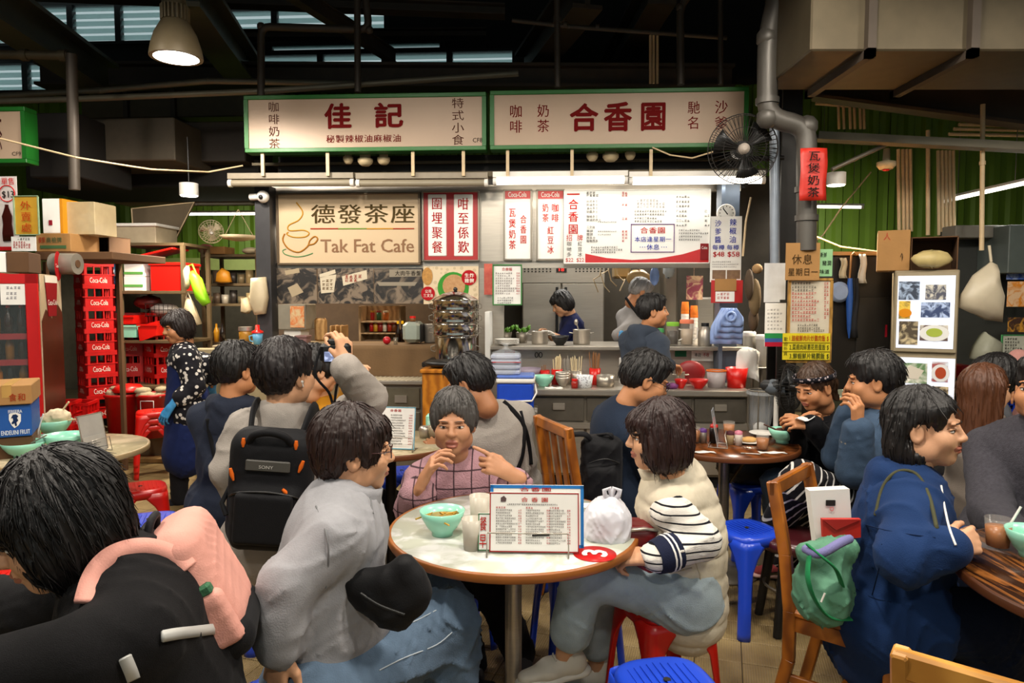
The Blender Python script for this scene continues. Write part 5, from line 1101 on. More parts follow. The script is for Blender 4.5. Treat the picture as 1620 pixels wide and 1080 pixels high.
b=onK(626,6.05);lathe_thing('drinking_glass','small empty glass beside the round red tin','glass',b,cup_prof(.022,.06),GLASS)
JC=['#b01818','#c8982c','#8a1c14','#d8d0b8','#a83018','#6a3a18','#c02020','#2c5c34','#b8601c']
for i,px in enumerate((588,595,602,609,617,624,590,600,611)):
 lv=0 if i<6 else 1;b=onK(px,6.7);b.z=z1_+.09+lv*.11;w=.020+.004*(i%3);t=lathe_thing('spice_jar','%s jar on the %s board of the lit kitchen shelf'%(('red','mustard','dark red','cream','orange red','brown','bright red','green','orange')[i],('lower','upper')[lv]),'jar',b,[(0,0),(w,0),(w,.07),(w*.8,.075)],mat('jar%d'%i,JC[i],.35),group='jars on the lit kitchen shelf');mb=MB();mb.cyl(b+Vector((0,0,.075)),b+Vector((0,0,.092)),w*.95);t.part('lid',mb,mat('jarlid%d'%i,JC[(i+4)%9],.4))
r=fr(572,484,632,540,6.65);t=T('spice_shelf','wooden kitchen shelf crowded with jars behind the left counter','shelf',((r[0]+r[1])/2,6.7,z1_),TH)
mb=MB()
for z in(z1_+.08,z1_+.19):mb.bx(r[0],r[1],6.62,6.85,z-.012,z)
mb.bx(r[0]-.02,r[0],6.62,6.85,z1_,r[3]);mb.bx(r[1],r[1]+.02,6.62,6.85,z1_,r[3]);mb.bx(r[0],r[1],6.85,6.86,z1_,r[3]);t.part('boards',mb,mat('shelf_wood','#a08460',.7,kind='wood',vs=5,col2='#7c6240'))
for i,px in enumerate((630,637)):b=onK(px,6.4);t=lathe_thing('sauce_bottle','dark sauce bottle with yellow cap beside the toaster, %s one'%('left','right')[i],'bottle',b,[(0,0),(.022,0),(.024,.10),(.010,.14),(.010,.17)],mat('bottle_dark','#1c0f0a',.15));mb=MB();mb.cyl(b+Vector((0,0,.168)),b+Vector((0,0,.195)),.012);t.part('cap',mb,ink('#d8a41c'))
b=onK(680,6.3);pot('steel pot half hidden behind the steamer',678,18,30,base=b,Y=6.3)
# ------------------------------------------------------------------ left side: drinks stall
def fr2(a,b,c,d,Y,th):return at(a,(b+d)/2,Y,th).x,at(c,(b+d)/2,Y,th).x,at((a+c)/2,d,Y,th).z,at((a+c)/2,b,Y,th).z
def carton(name,label,px,Y,dep,m=CARD,th=TH,open_=False,cat='box',tape=None,group=None,z0=None):
 r=fr2(*px,Y,th);zb=r[2]if z0 is None else z0;t=T(name,label,cat,((r[0]+r[1])/2,Y+dep/2,zb),th,group);mb=MB()
 if open_:
  e=.008;mb.bx(r[0],r[1],Y+dep-e,Y+dep,zb,r[3]);mb.bx(r[0],r[1],Y,Y+dep,zb,zb+e);mb.bx(r[0],r[1],Y,Y+dep,r[3]-e,r[3]);mb.bx(r[0],r[0]+e,Y,Y+dep,zb,r[3]);mb.bx(r[1]-e,r[1],Y,Y+dep,zb,r[3]);t.part('box_walls',mb,m)
 else:mb.bx(r[0],r[1],Y,Y+dep,zb,r[3],.004);t.part('box_body',mb,m)
 if tape is not None:mb=MB();c=(r[0]+r[1])/2;mb.bx(c-.02,c+.02,Y-.001,Y+dep,r[3]-.002,r[3]+.001);mb.bx(c-.02,c+.02,Y-.001,Y,r[3]-.06,r[3]);t.part('tape',mb,tape)
 t.r=r;t.Y=Y;t.th=th;return t
def wr2(t,body,px,col,bold=0.0,vert=False,dy=.003):r=fr2(*px,t.Y,t.th);return t.text(vtxt(body)if vert else body,*r,t.Y-dy,ink(col),bold=bold)
TF=math.radians(-20)
# red drinks fridge
Yf=at(64,560,4.75,0);Yf=(Matrix.Rotation(TF,3,'Z')@Yf).y
r=fr2(-70,432,64,690,Yf,TF);zt=r[3];t=T('drinks_fridge','red drinks fridge with a glass door at the left edge','fridge',((r[0]+r[1])/2,Yf+.3,0),TF)
xs,xe=r[0],r[1];FR=mat('fridge_red','#b80f10',.35,var=.06)
mb=MB();mb.bx(xs,xe,Yf+.55,Yf+.6,.08,zt);mb.bx(xs,xs+.04,Yf+.03,Yf+.55,.08,zt);mb.bx(xe-.04,xe-.004,Yf+.03,Yf+.55,.08,zt);mb.bx(xs,xe,Yf+.03,Yf+.55,.0,.3);mb.bx(xs,xe,Yf+.03,Yf+.55,zt-.12,zt);t.part('cabinet',mb,mat('fridge_inside','#3a3230',.6))
mb=MB();w=.075;mb.bx(xe-w,xe,Yf,Yf+.03,.3,zt,.004);mb.bx(xs,xs+w,Yf,Yf+.03,.3,zt,.004);mb.bx(xs,xe,Yf,Yf+.03,zt-.07,zt,.004);mb.bx(xs,xe,Yf,Yf+.03,.3,.38,.004);d=t.part('door',mb,FR);mb=MB();mb.bx(xs+w,xe-w,Yf+.012,Yf+.016,.38,zt-.07);t.part('pane',mb,mat('fridge_glass','#8a9494',.05,alpha=.08,var=.01),d)
SHELF_Z=[at(20,y,Yf+.2,TF).z for y in(527,567,610)]
for z in SHELF_Z:mb=MB();mb.bx(xs+.05,xe-.05,Yf+.05,Yf+.5,z-.012,z);q=t.part('shelf',mb,STEELD);mb=MB();mb.bx(xs+.05,xe-.05,Yf+.035,Yf+.05,z-.035,z+.005);t.part('price_strip',mb,mat('strip_red','#8a1820',.4),q)
mb=MB();pan=[(Yf+.04,.3),(Yf+.58,.3),(Yf+.58,zt),(Yf+.04,zt)];mb.prism(pan,xe-.004,xe+.004,'yz');sp=t.part('advert_panel',mb,mat('cola_advert','#c8b89c',.4,kind='veins',vs=3,col2='#b8a484'))
mb=MB();zs_=at(90,500,Yf+.2,TF).z;mb.prism([(Yf+.045,.3),(Yf+.575,.3),(Yf+.575,zs_+.02),(Yf+.45,zs_+.09),(Yf+.3,zs_-.02),(Yf+.15,zs_+.05),(Yf+.045,zs_-.03)],xe+.004,xe+.007,'yz');t.part('printed_cola',mb,mat('cola_print','#2a0f08',.3,var=.4,vs=8,col2='#5a2008'),sp)
zc=at(90,478,Yf+.3,TF).z;mb=MB();mb.prism([(Yf+.20,zc-.10),(Yf+.40,zc-.10),(Yf+.45,zc+.14),(Yf+.15,zc+.14)],xe+.008,xe+.011,'yz');t.part('printed_cup',mb,ink('#8c1218'),sp)
mb=MB();mb.prism([(Yf+.15,zc+.14),(Yf+.45,zc+.14),(Yf+.46,zc+.19),(Yf+.14,zc+.19)],xe+.008,xe+.011,'yz');t.part('printed_rim',mb,ink('#e0d8c8'),sp)
zd=zc+.27;mb=MB();mb.prism([(Yf+.50+.09*math.cos(a),zd+.11*math.sin(a))for a in[2*math.pi*i/20 for i in range(20)]],xe+.008,xe+.011,'yz');t.part('printed_disc',mb,ink('#a81418'),sp)
for(yc,zz,w_)in((.30,zc,.24),(.50,zd,.16)):
 V,F_=glyphs('Coca-Cola',.012);lo,hi=V.min(0),V.max(0);k=w_/(hi[0]-lo[0]);me=bpy.data.meshes.new('lettering');me.from_pydata([(xe+.013+.0003*p[2]-t.base.x,Yf+yc-w_/2+(p[0]-lo[0])*k-t.base.y,zz+(p[1]-hi[1]/2)*k-t.base.z)for p in V],[],F_);me.materials.append(ink('#f2e8dc'));link('lettering',me,sp)
r=fr2(0,445,46,482,Yf,TF);t=T('fridge_notice','white paper notice taped on the red fridge door','notice',(r[0],Yf,r[2]),TF);mb=MB();mb.bx(r[0],r[1],Yf+.006,Yf+.010,r[2],r[3]);t.part('sheet',mb,PAPER);rows(t,10,36,(455,464,471),Yf,'#8a8890',3,4,seg=6,fn=lambda a,b:at(a,b,Yf+.004,TF))
BC=['#2a1408','#2a1408','#8a5a14','#1c1c1c','#b8701c','#2a1408']
for k,z in enumerate([SHELF_Z[0],SHELF_Z[1],SHELF_Z[2],.32]):
 for j in range(6):
  b=Vector((xe-.14-.075*j,Yf+.14,z));t=lathe_thing('drink_bottle','bottle on the %s fridge shelf, %s from the red door frame'%(('third','second','top','lowest')[k]if k!=0 else 'upper',('first','second','third','fourth','fifth','sixth')[j]),'bottle',b,[(0,0),(.027,0),(.028,.10),(.012,.15),(.011,.18)],mat('bottle%d'%((j+k)%6),BC[(j+k)%6],.15),TF,12,group='bottles inside the red fridge');mb=MB();mb.cyl(b+Vector((0,0,.178)),b+Vector((0,0,.195)),.013,n=8);t.part('cap',mb,REDP)
# stacked crates of red plastic
def crate(dx=.27,dy=.27,h=.212):
 e=link('bottle_crate',None);W_=.016
 def pt(mb,name,m,par=None):return link(name,mb.mesh(name,m),par or e)
 mb=MB();mb.bx(-dx/2,dx/2,-dy/2,dy/2,0,.014);pt(mb,'base',COKE)
 for k,(ax,s)in enumerate((('y',-1),('y',1),('x',-1),('x',1))):
  mb=MB();D_=dy/2 if ax=='y' else dx/2;Lx=dx/2 if ax=='y' else dy/2
  def b(u0,u1,z0,z1,o=0.0):
   v0,v1=sorted((s*(D_-W_),s*(D_+o)))
   if ax=='y':mb.bx(u0,u1,v0,v1,z0,z1)
   else:mb.bx(v0,v1,u0,u1,z0,z1)
  b(-Lx,Lx,.01,h*.50);b(-Lx,Lx,h*.88,h,.004);b(-Lx,-Lx+.04,h*.5,h*.88);b(Lx-.04,Lx,h*.5,h*.88);b(-Lx,Lx,h*.48,h*.53,.006);b(-Lx,Lx,0,.018,.005)
  b(-.042,-.030,h*.5,h*.88);b(.030,.042,h*.5,h*.88);w=pt(mb,'side_wall',COKE)
  V,F_=glyphs('Coca-Cola' if ax=='y' else 'RETURN\nTO BOTTLER',.012 if ax=='y' else 0);lo,hi=V.min(0),V.max(0);ww,hh=(.15,.05)if ax=='y' else(.13,.045);out=[]
  for p in V:
   u=((p[0]-lo[0])/(hi[0]-lo[0])-.5)*ww;z=h*.26+((p[1]-lo[1])/(hi[1]-lo[1])-.5)*hh
   k2=s*(D_+.003+.0003*p[2]);out.append((u if s<0 else-u,k2,z)if ax=='y' else(k2,-u if s<0 else u,z))
  me=bpy.data.meshes.new('lettering');me.from_pydata(out,[],F_);me.materials.append(ink('#f0dcd4'));link('lettering',me,w)
 return e
CR=crate();first=True
def put_crate(p,rz,label,group=None):
 global first
 if first:o=CR;first=False;o.location=p;o.rotation_euler=(0,0,rz)
 else:o=dup(CR,p,rz)
 tag(o,label,'crate')
 if 'group' in o:del o['group']
 if group:o['group']=group
 return o
base=onz(138,696,.24);base=at(138,690,6.55);h_=.2125
ords='lowest second third fourth fifth sixth seventh eighth ninth tenth topmost'.split()
zt_=at(138,416,6.55).z;n_=int((zt_-.24)/h_);
for i in range(n_):put_crate(Vector((base.x,6.75,zt_-(n_-i)*h_)),math.radians(47),'red bottle crate, %s from below in the tall stack beside the fridge'%(ords[i]if i<n_-1 else 'topmost'))
for j,(px,Y)in enumerate(((92,6.0),(121,6.15))):
 for i in range(2):put_crate(Vector((at(px,640,Y).x,Y,at(px,640,Y).z-h_*(2-i)+.03)),math.radians(12),'red bottle crate %s, %s of two left of the tall stack'%(('at the bottom','on top')[i],('left pair','right pair')[j]))
one('crate_pallet','low grey pallet under the short pairs of red crates','pallet',MB().bx(at(70,690,6.0).x,at(150,690,6.0).x,5.85,6.36,0,at(92,640,6.0).z-h_*2+.03,.01),CARDD,(at(100,690,6).x,6.1,0))
for i,(px,Y)in enumerate(((232,7.4),(205,7.3),(258,7.2))):
 for k in range(4):put_crate(Vector((at(px,600,Y).x,Y,.24+k*h_+.3)),math.radians(10+20*i),'red bottle crate, %s of the shaded pile %s behind the red bins'%(('lowest','second','third','top')[k],('in the middle','on the left','on the right')[i]))
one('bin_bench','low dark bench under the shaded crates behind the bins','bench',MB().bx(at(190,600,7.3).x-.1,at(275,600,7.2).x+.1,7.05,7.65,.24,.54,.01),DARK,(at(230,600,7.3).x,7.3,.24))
# red bins with rubbish
for i,(px,w,l)in enumerate(((196,50,'round red bin with a red lid and paper scraps, left one'),(244,48,'round red bin with a label frame, right one'))):
 Y=6.5;b=Vector((at(px,690,Y).x,Y,.24));R_=w/2*Y/FPX;H=at(px,622,Y).z-.24;t=lathe_thing('red_bin',l,'bin',b,[(0,0),(R_*.86,0),(R_*.98,H-.03),(R_*1.05,H-.025),(R_*1.05,H),(R_*.97,H),(R_*.95,H-.05),(0,H-.06)],mat('bin_red','#b4100f',.4,var=.06),0,32)
 rr=random.Random(i+4);mb=MB()
 for k in range(9):a=rr.uniform(0,6.28);q=b+Vector((R_*.6*math.cos(a),R_*.6*math.sin(a),H+rr.uniform(-.02,.05)));mb.sph(q,(rr.uniform(.04,.09),rr.uniform(.04,.08),rr.uniform(.015,.045)),8)
 t.part('paper_scraps',mb,mat('scraps','#b8a888',.8,var=.3,vs=15))
 if i==0:mb=MB();mb.lathe([(.13,0),(.14,.02),(.1,.06),(0,.075)],b+Vector((.06,0,H+.02)),24);t.part('red_lid',mb,REDP)
 else:mb=MB();c=b+Vector((.02,-R_-.005,H*.75));mb.tube([c+Vector(q)for q in((-.06,0,-.04),(.06,0,-.04),(.06,0,.05),(-.06,0,.05),(-.06,0,-.04))],.004,5);t.part('label_frame',mb,WHITE)
# cartons on and around the fridge
t=carton('cardboard_box','brown carton with red brush characters on the blue box',(-30,610,50,641),4.2,.35,th=math.radians(-28),tape=mat('tape','#b8904c',.4));wr2(t,'食和',(14,622,40,634),'#9c3a1c',.01)
zb_=t.r[2];t=carton('blue_box','blue box with a white shield and horse emblem under the brown carton',(-30,641,50,692),4.22,.33,mat('box_blue','#14509c',.5,var=.05),th=math.radians(-28));Y_=t.Y-.003
po=[at(x,y,Y_,t.th)for x,y in((14,655),(24,652),(33,655),(33,666),(29,673),(23,677),(18,672),(14,664))];mb=MB();mb.prism([(p.x,p.z)for p in po],Y_,Y_+.002);t.part('white_shield',mb,PAPER)
po=[at(x,y,Y_-.002,t.th)for x,y in((20,656),(25,655),(29,658),(27,661),(29,665),(26,668),(27,673),(24,674),(23,669),(20,671),(18,669),(21,665),(20,661),(17,662))];mb=MB();mb.prism([(p.x,p.z)for p in po],Y_-.002,Y_-.001);t.part('horse_emblem',mb,ink('#14284c'))
wr2(t,'FEREEIRA',(13,648,35,653),'#dfe6ee',.01);wr2(t,'ENDEUINI FRUIT',(2,680,48,687),'#dfe6ee',.01)
one('blue_box_stand','low wooden stand under the blue box','stand',MB().bx(t.r[0],t.r[1],t.Y+.01,t.Y+.32,0,t.r[2],.006),CARDD,(t.r[0],t.Y,0),t.th)
# items above the fridge
TFz=zt
t=sheet_thing('price_poster','tall poster with a cola bottle and a handwritten price at the left edge','poster',(-20,279,28,396),5.2,mat('poster_white','#d8d0cc',.5),.006)
wr(t,'$13',(3,302,22,314),5.19,INKD,.01);wr(t,'單售',(2,281,22,292),5.19,'#c01818',.01)
c=fa(11,306,5.19);mb=MB();mb.tube([c+Vector((.062*math.cos(a),-.002,.062*math.sin(a)))for a in[2*math.pi*i/24 for i in range(25)]],.004,5,cap=False);t.part('red_circle',mb,ink('#c01818'));b=fa(9,381,5.16);mb=MB();mb.lathe([(0,0),(.042,0),(.045,.06),(.036,.13),(.042,.19),(.016,.26),(.015,.28)],(b.x,5.188,b.z),16);mb.v=[(x,5.185+(y-5.188)*.03,z)for x,y,z in mb.v];t.part('printed_bottle',mb,mat('bottle_print','#3a0f08',.3));r=fr(-20,390,28,396,5.19);mb=MB();mb.bx(r[0],r[1],5.188,5.192,r[2],r[3]);t.part('red_band',mb,ink('#a81418'))
t=sign('yellow sign with three red characters standing above the fridge',fr(21,309,61,372,5.0),5.0,.01,mat('sign_yellow','#c89a2c',.5),mat('sign_edge','#8fa884',.4),.008,'takeaway_sign');wr(t,'外賣處',(33,318,49,367),4.995,'#b03a14',.005,1)
t=sheet_thing('shop_notice','white notice with rows of red stamps under the yellow sign','notice',(18,374,57,397),5.02);rows(t,21,48,(383,387,391),5.015,INKR,3,3,seg=4);rows(t,28,56,(378,),5.015,INKD,4,3,seg=4)
t=carton('cardboard_box','long carton with dark and green print above the fridge',(57,369,112,398),5.3,.35);wr2(t,'商檢牌',(74,375,98,384),'#3c5a3c',.005);wr2(t,'優質',(61,375,72,384),'#a83a24',.005);r=fr2(64,388,105,393,t.Y,TH);mb=MB();mb.bx(r[0],r[1],t.Y-.003,t.Y-.001,r[2],r[3]);t.part('green_print',mb,ink('#4a6a44'))
t=carton('white_carton','white carton with yellow tape standing above the fridge',(67,314,99,369),5.35,.3,PAPER);mb=MB();r=t.r;mb.bx(r[1]-.02,r[1]+.002,t.Y-.002,t.Y+.3,r[2],r[3]);t.part('yellow_tape',mb,ink('#c8841c'));mb=MB();p=fa(80,352,5.345);mb.bx(p.x-.015,p.x+.012,5.345,5.349,p.z-.02,p.z+.02);t.part('stamp',mb,ink('#8a1828'))
t=carton('clear_box','clear plastic box of wrapped goods beside the white carton',(103,319,150,371),5.4,.28,mat('clear_box','#c8b48c',.25,alpha=.75),open_=False);mb=MB();rr=random.Random(9);r=t.r
for k in range(26):mb.sph((rr.uniform(r[0]+.05,r[1]-.05),5.5,rr.uniform(r[2]+.04,r[3]-.08)),(.03,.02,.02),6)
t.part('wrapped_goods',mb,CLEARP)
carton('cardboard_box','open carton lying on its side right of the long printed carton',(127,373,173,407),5.7,.3,CARDD,open_=True)
carton('cardboard_box','small dark carton on the red fridge',(10,398,45,431),4.75,.25,CARDD,th=TF);carton('white_carton','white carton with a label at the far left above the fridge',(-12,398,9,431),4.75,.25,PAPER,th=TF)
b=at(84,433,5.15);t=T('paper_roll','big roll of grey foil paper on the fridge','roll',(b.x,5.3,b.z));mb=MB();R_=.08;mb.tube([(b.x-.09,5.3,b.z+R_),(b.x+.09,5.3,b.z+R_)],R_,20);t.part('roll',mb,mat('foil_roll','#8f887c',.35,.3));mb=MB();mb.tube([(b.x-.095,5.3,b.z+R_),(b.x+.095,5.3,b.z+R_)],.03,14);t.part('core',mb,CARDD)
r=fr(40,395,172,400,5.3);one('fridge_top_shelf','dark board shelf above the fridge carrying the cartons','shelf',MB().bx(fa(55,400,5.25).x,fa(178,400,5.25).x,5.25,6.0,fa(100,407,5.3).z-.02,fa(100,399,5.3).z,.004).bx(fa(176,400,5.9).x,fa(176,400,5.9).x+.03,5.95,5.99,0,fa(100,407,5.3).z).bx(fa(60,400,5.9).x,fa(60,400,5.9).x+.03,5.95,5.99,0,fa(100,407,5.3).z),CARDD,(r[0],5.3,r[2]),TH)
# water bottle and narrow cooler between crates and rack
b=foot(177,450,6.9,fa(177,451,6.9).z);t=lathe_thing('water_bottle','large blue water bottle behind the crates','bottle',b,[(0,0),(.085,0),(.09,.02),(.09,.19),(.05,.235),(.03,.25)],mat('bottle_blue','#3c78b0',.2));wr(t,'WING',(171,430,185,437),6.79,'#dfe8f0',.01)
r=fr(166,455,190,620,6.95);t=T('narrow_cooler','narrow grey glass-door cooler between crates and rack','fridge',((r[0]+r[1])/2,7.0,.24),TH);mb=MB();mb.bx(r[0]-.1,r[1]+.02,6.97,7.3,.24,b.z,.006);t.part('cabinet',mb,mat('cooler_grey','#4a4842',.5));mb=MB();mb.bx(r[0]-.06,r[1]-.01,6.95,6.97,.6,b.z-.06);t.part('pane',mb,mat('cooler_glass','#6a6c66',.1,var=.2))
# steel rack
def rack(name,label,x0,x1,y0,y1,zs,z0,top,m=STEELD):
 t=T(name,label,'rack',((x0+x1)/2,(y0+y1)/2,z0),TH)
 for x in(x0,x1):
  for y in(y0,y1):mb=MB();mb.bx(x-.018,x+.018,y-.018,y+.018,z0,top);t.part('post',mb,m)
 for z in zs:mb=MB();mb.bx(x0-.02,x1+.02,y0-.02,y1+.02,z-.03,z,.003);t.part('shelf',mb,m)
 return t
RM=mat('rack_bronze','#7c6a4e',.45,.5,var=.1)
YR=6.7;xr0,xr1=fa(191,460,YR).x,fa(291,460,YR).x;zr=[fa(240,y,YR).z for y in(384,460,538,610)]
rack('storage_rack','bronze steel storage rack full of red boxes behind the walking woman',xr0,xr1,YR,YR+.5,zr,.24,zr[0],RM)
def onR(px,k,Y=YR+.05):return foot(px,500,Y,zr[k])
t=carton('tote_box','pale lidded plastic tote on top of the rack',(183,353,246,384),YR,.4,mat('tote','#b8a88c',.35,alpha=.9),z0=zr[0]);mb=MB();r=t.r;mb.bx(r[0]-.02,r[1]+.02,YR-.02,YR+.42,r[3]-.03,r[3],.006);t.part('lid',mb,WHITE)
po=[fa(x,y,YR+.45)for x,y in((208,330),(307,320),(274,385),(212,385))];mb=MB();mb.prism([(p.x,p.z)for p in po],YR+.45,YR+.48);t=T('grey_panel','large grey board leaning behind the tote on the rack','board',po[3],TH);t.part('board',mb,mat('panel_grey','#6a5c48',.5,.2,var=.1));mb=MB();mb.tube(po+[po[0]],.008,6);t.part('edging',mb,CREAM)
for i,(a,b)in enumerate(((437,457),(416,437))):
 t=carton('white_carton','white carton with green bands on the rack, %s of two'%('lower','upper')[i],(196,a,226,b),YR+.02,.3,PAPER,z0=zr[1]if i==0 else None);r=t.r;mb=MB();mb.bx(r[0],r[1],YR+.016,YR+.02,r[2]+.02,r[2]+.045);t.part('green_band',mb,ink('#5c9c4c'))
t=carton('red_basket','big red plastic box with its lid tipped open on the rack',(238,415,288,457),YR+.02,.35,REDP,z0=zr[1],open_=False,cat='basket');r=t.r;mb=MB();mb.bx(r[0]-.015,r[1]+.015,YR+.005,YR+.38,r[3]-.03,r[3],.006);t.part('rim',mb,REDP);mb=MB();a,b=fa(214,411,YR+.1),fa(286,394,YR+.1);mb.obx((a+b)/2,(b-a).normalized(),(0,1,0),(b-a).normalized().cross(Vector((0,1,0))),((b-a).length/2,.16,.01),.004);t.part('lid',mb,REDP)
for i,(px,w,h,m,k,l)in enumerate((((244,523),32,24,REDP,2,'red tray tipped on the second rack shelf'),((214,523),28,20,MINT,2,'mint green tub on the second rack shelf'),((212,505),22,14,REDP,2,'low red tub behind the mint tub'),((252,490),46,20,mat('bag_white','#c8c0b8',.4,var=.15),2,'white wrapped bundle on the second rack shelf'),((226,478),44,22,mat('bag_redstuff','#7a2018',.5,var=.3),2,'red net of goods on the second rack shelf'))):
 b=fa(px[0],px[1],YR+.1);s=YR/FPX;mb=MB()
 if i in(0,1,2):mb.add([(b.x+u*w/2*s*(.85 if z<0 else 1),YR+.1+v*.12,b.z+z*h/2*s+(u*.03 if i==0 else 0))for z in(-1,1)for u,v in((-1,-1),(1,-1),(1,1),(-1,1))],[(0,3,2,1),(0,1,5,4),(1,2,6,5),(2,3,7,6),(3,0,4,7)]);mb.bx(b.x-w/2*s-.008,b.x+w/2*s+.008,YR-.03,YR-.015,b.z+h/2*s-.02,b.z+h/2*s)
 else:
  mb.sph((b.x,YR+.2,b.z),(w/2*s,.12,h/2*s),14);rr=random.Random(i);mb.v=[(x+rr.uniform(-.012,.012),y,z+rr.uniform(-.012,.012))for x,y,z in mb.v]
 one('plastic_tub' if i<3 else 'goods_bundle',l,'tub' if i<3 else 'bundle',mb,m,(b.x,YR+.1,b.z-h/2*s),TH)
t=T('wire_basket','dark wire basket on the second rack shelf','basket',fa(254,485,YR),TH);p=fa(254,490,YR)
for k in range(7):mb=MB();mb.tube([(p.x-.14+.045*k,YR-.02,p.z-.06),(p.x-.14+.045*k,YR-.02,p.z+.06)],.003,4);t.part('wire',mb,BLACKST)
for k in range(3):mb=MB();mb.tube([(p.x-.15,YR-.02,p.z-.06+.06*k),(p.x+.15,YR-.02,p.z-.06+.06*k)],.004,4);t.part('wire',mb,BLACKST)
# second rack farther back
Y2=7.6;x0,x1=fa(322,460,Y2).x,fa(408,460,Y2).x;z2=[fa(360,y,Y2).z for y in(402,448,480,540)]
rack('storage_rack','second steel rack with pans behind the hanging green bag',x0,x1,Y2,Y2+.45,z2,.24,z2[0]+.05,RM)
KC=['#a88c64','#6a5a4a','#b8b0a0','#3a3430','#8a7a5c','#c0a878']
for i in range(14):
 k=1+i//6 if i<12 else 3;px=330+(i%6)*13;b=foot(px,450,Y2+.1,z2[min(k,3)]);h=(.10,.15,.08,.12)[i%4];lathe_thing('kitchen_tin','%s tin on the %s level of the far steel rack, place %s'%(('tan','brown','pale grey','black','olive','cream')[i%6],('','upper','middle','lower')[min(k,3)],'one two three four five six'.split()[i%6]),'tin',b,[(0,0),(.04,0),(.042,h),(.035,h)],mat('kt%d'%(i%6),KC[i%6],.4,.2),group='tins on the far steel rack')
def bag(label,pts,Y,m,th_=.05,name='hanging_bag',handle=None):
 po=[fa(x,y,Y)for x,y in pts];c=sum(po,Vector())/len(po);n=len(po);mb=MB();rings=[]
 for s,dy in((.75,-th_),(1.0,-th_*.4),(1.0,th_*.4),(.75,th_)):rings.append([c+(p-c)*s+Vector((0,dy,0))for p in po])
 vs=[q for r_ in rings for q in r_];fs=[(k*n+i,k*n+(i+1)%n,(k+1)*n+(i+1)%n,(k+1)*n+i)for k in range(3)for i in range(n)];fs+=[tuple(range(n-1,-1,-1)),tuple(range(3*n,4*n))];mb.add(vs,fs,True)
 t=T(name,label,'bag',c,TH);t.part('bag_body',mb,m)
 if handle:mb=MB();mb.tube([fa(x,y,Y)for x,y in handle],.008,6);t.part('handle',mb,m)
 return t
bag('bright green shopping bag hanging on the rack corner',((300,432),(306,428),(318,440),(332,478),(322,484),(312,474),(306,456)),6.6,mat('bag_green','#86c81c',.45,var=.1),handle=((300,434),(299,420),(304,418),(312,436)))
bag('limp white carrier bag under the green bag',((296,470),(304,476),(318,512),(306,516),(296,508),(292,490)),6.6,mat('bag_cream','#c0b090',.5,var=.1),handle=((294,472),(297,462),(303,476)))
bag('white bundle of bags hanging on the grey post',((398,440),(420,438),(424,470),(420,496),(404,498),(396,480)),6.1,mat('bag_cream'))
bag('small white spray bag hanging on the far rack',((383,472),(391,470),(398,490),(392,496),(382,494)),7.4,mat('bag_cream'))
bag('yellow bag hanging on the far rack',((344,432),(352,424),(362,430),(366,446),(352,448),(342,446)),7.5,mat('bag_yellow','#c8841c',.5))
bag('long pale bag beside the green bag',((293,424),(297,420),(299,450),(296,458),(292,450)),6.55,mat('bag_cream'))
# shelf lamp, green wall tube, fans, goods on top of far rack
p=fa(299,304,6.3);t=T('shelf_lamp','small white drum lamp lit above the rack','lamp',p,TH);mb=MB();mb.cyl(p+Vector((0,0,-.03)),p+Vector((0,0,.08)),.082,n=24);t.part('lamp_shade',mb,WHITE);mb=MB();mb.cyl(p+Vector((0,0,.08)),p+Vector((0,0,.5)),.006,n=6);t.part('cord',mb,BLACKP);mb=MB();mb.cyl(p+Vector((0,0,-.036)),p+Vector((0,0,-.03)),.072,n=24);t.part('lens',mb,LENS)
l=bpy.data.lights.new('shelf_glow','SPOT');l.energy=210;l.spot_size=2.4;l.spot_blend=.5;l.color=(1,.86,.66);l.shadow_soft_size=.07;o=link('shelf_glow',l,t.e);o.location=(0,0,-.06)
p=fa(1323,283,6.0);t=T('shelf_lamp','small white drum lamp lit beside the red hanging banner','lamp',p,TH);mb=MB();mb.cyl(p+Vector((0,0,-.05)),p+Vector((0,0,.05)),.075,n=24);t.part('lamp_shade',mb,WHITE);mb=MB();mb.cyl(p+Vector((0,0,-.056)),p+Vector((0,0,-.05)),.066,n=24);t.part('lens',mb,LENS);o=link('shelf_glow',l.copy(),t.e);o.location=(0,0,-.09)
tube_light('long tube light in front of the green wall above the far rack',Q(296,339,8.6),Q(425,338,8.6),energy=14,tilt=40,hang=.8)
tube_light('short tube light on the green wall left of the black pillar',Q(1172,328,8.8),Q(1222,328,8.8),energy=8,tilt=40,hang=1.2)
tube_light('tube light on the green wall behind the red banner',Q(1284,327,8.4),Q(1366,328,8.4),energy=18,tilt=40,hang=1.2)
tube_light('slanting bright tube light at the far right',Q(1488,320,7.2),Q(1640,286,6.2),energy=22,tilt=35,hang=1.5)
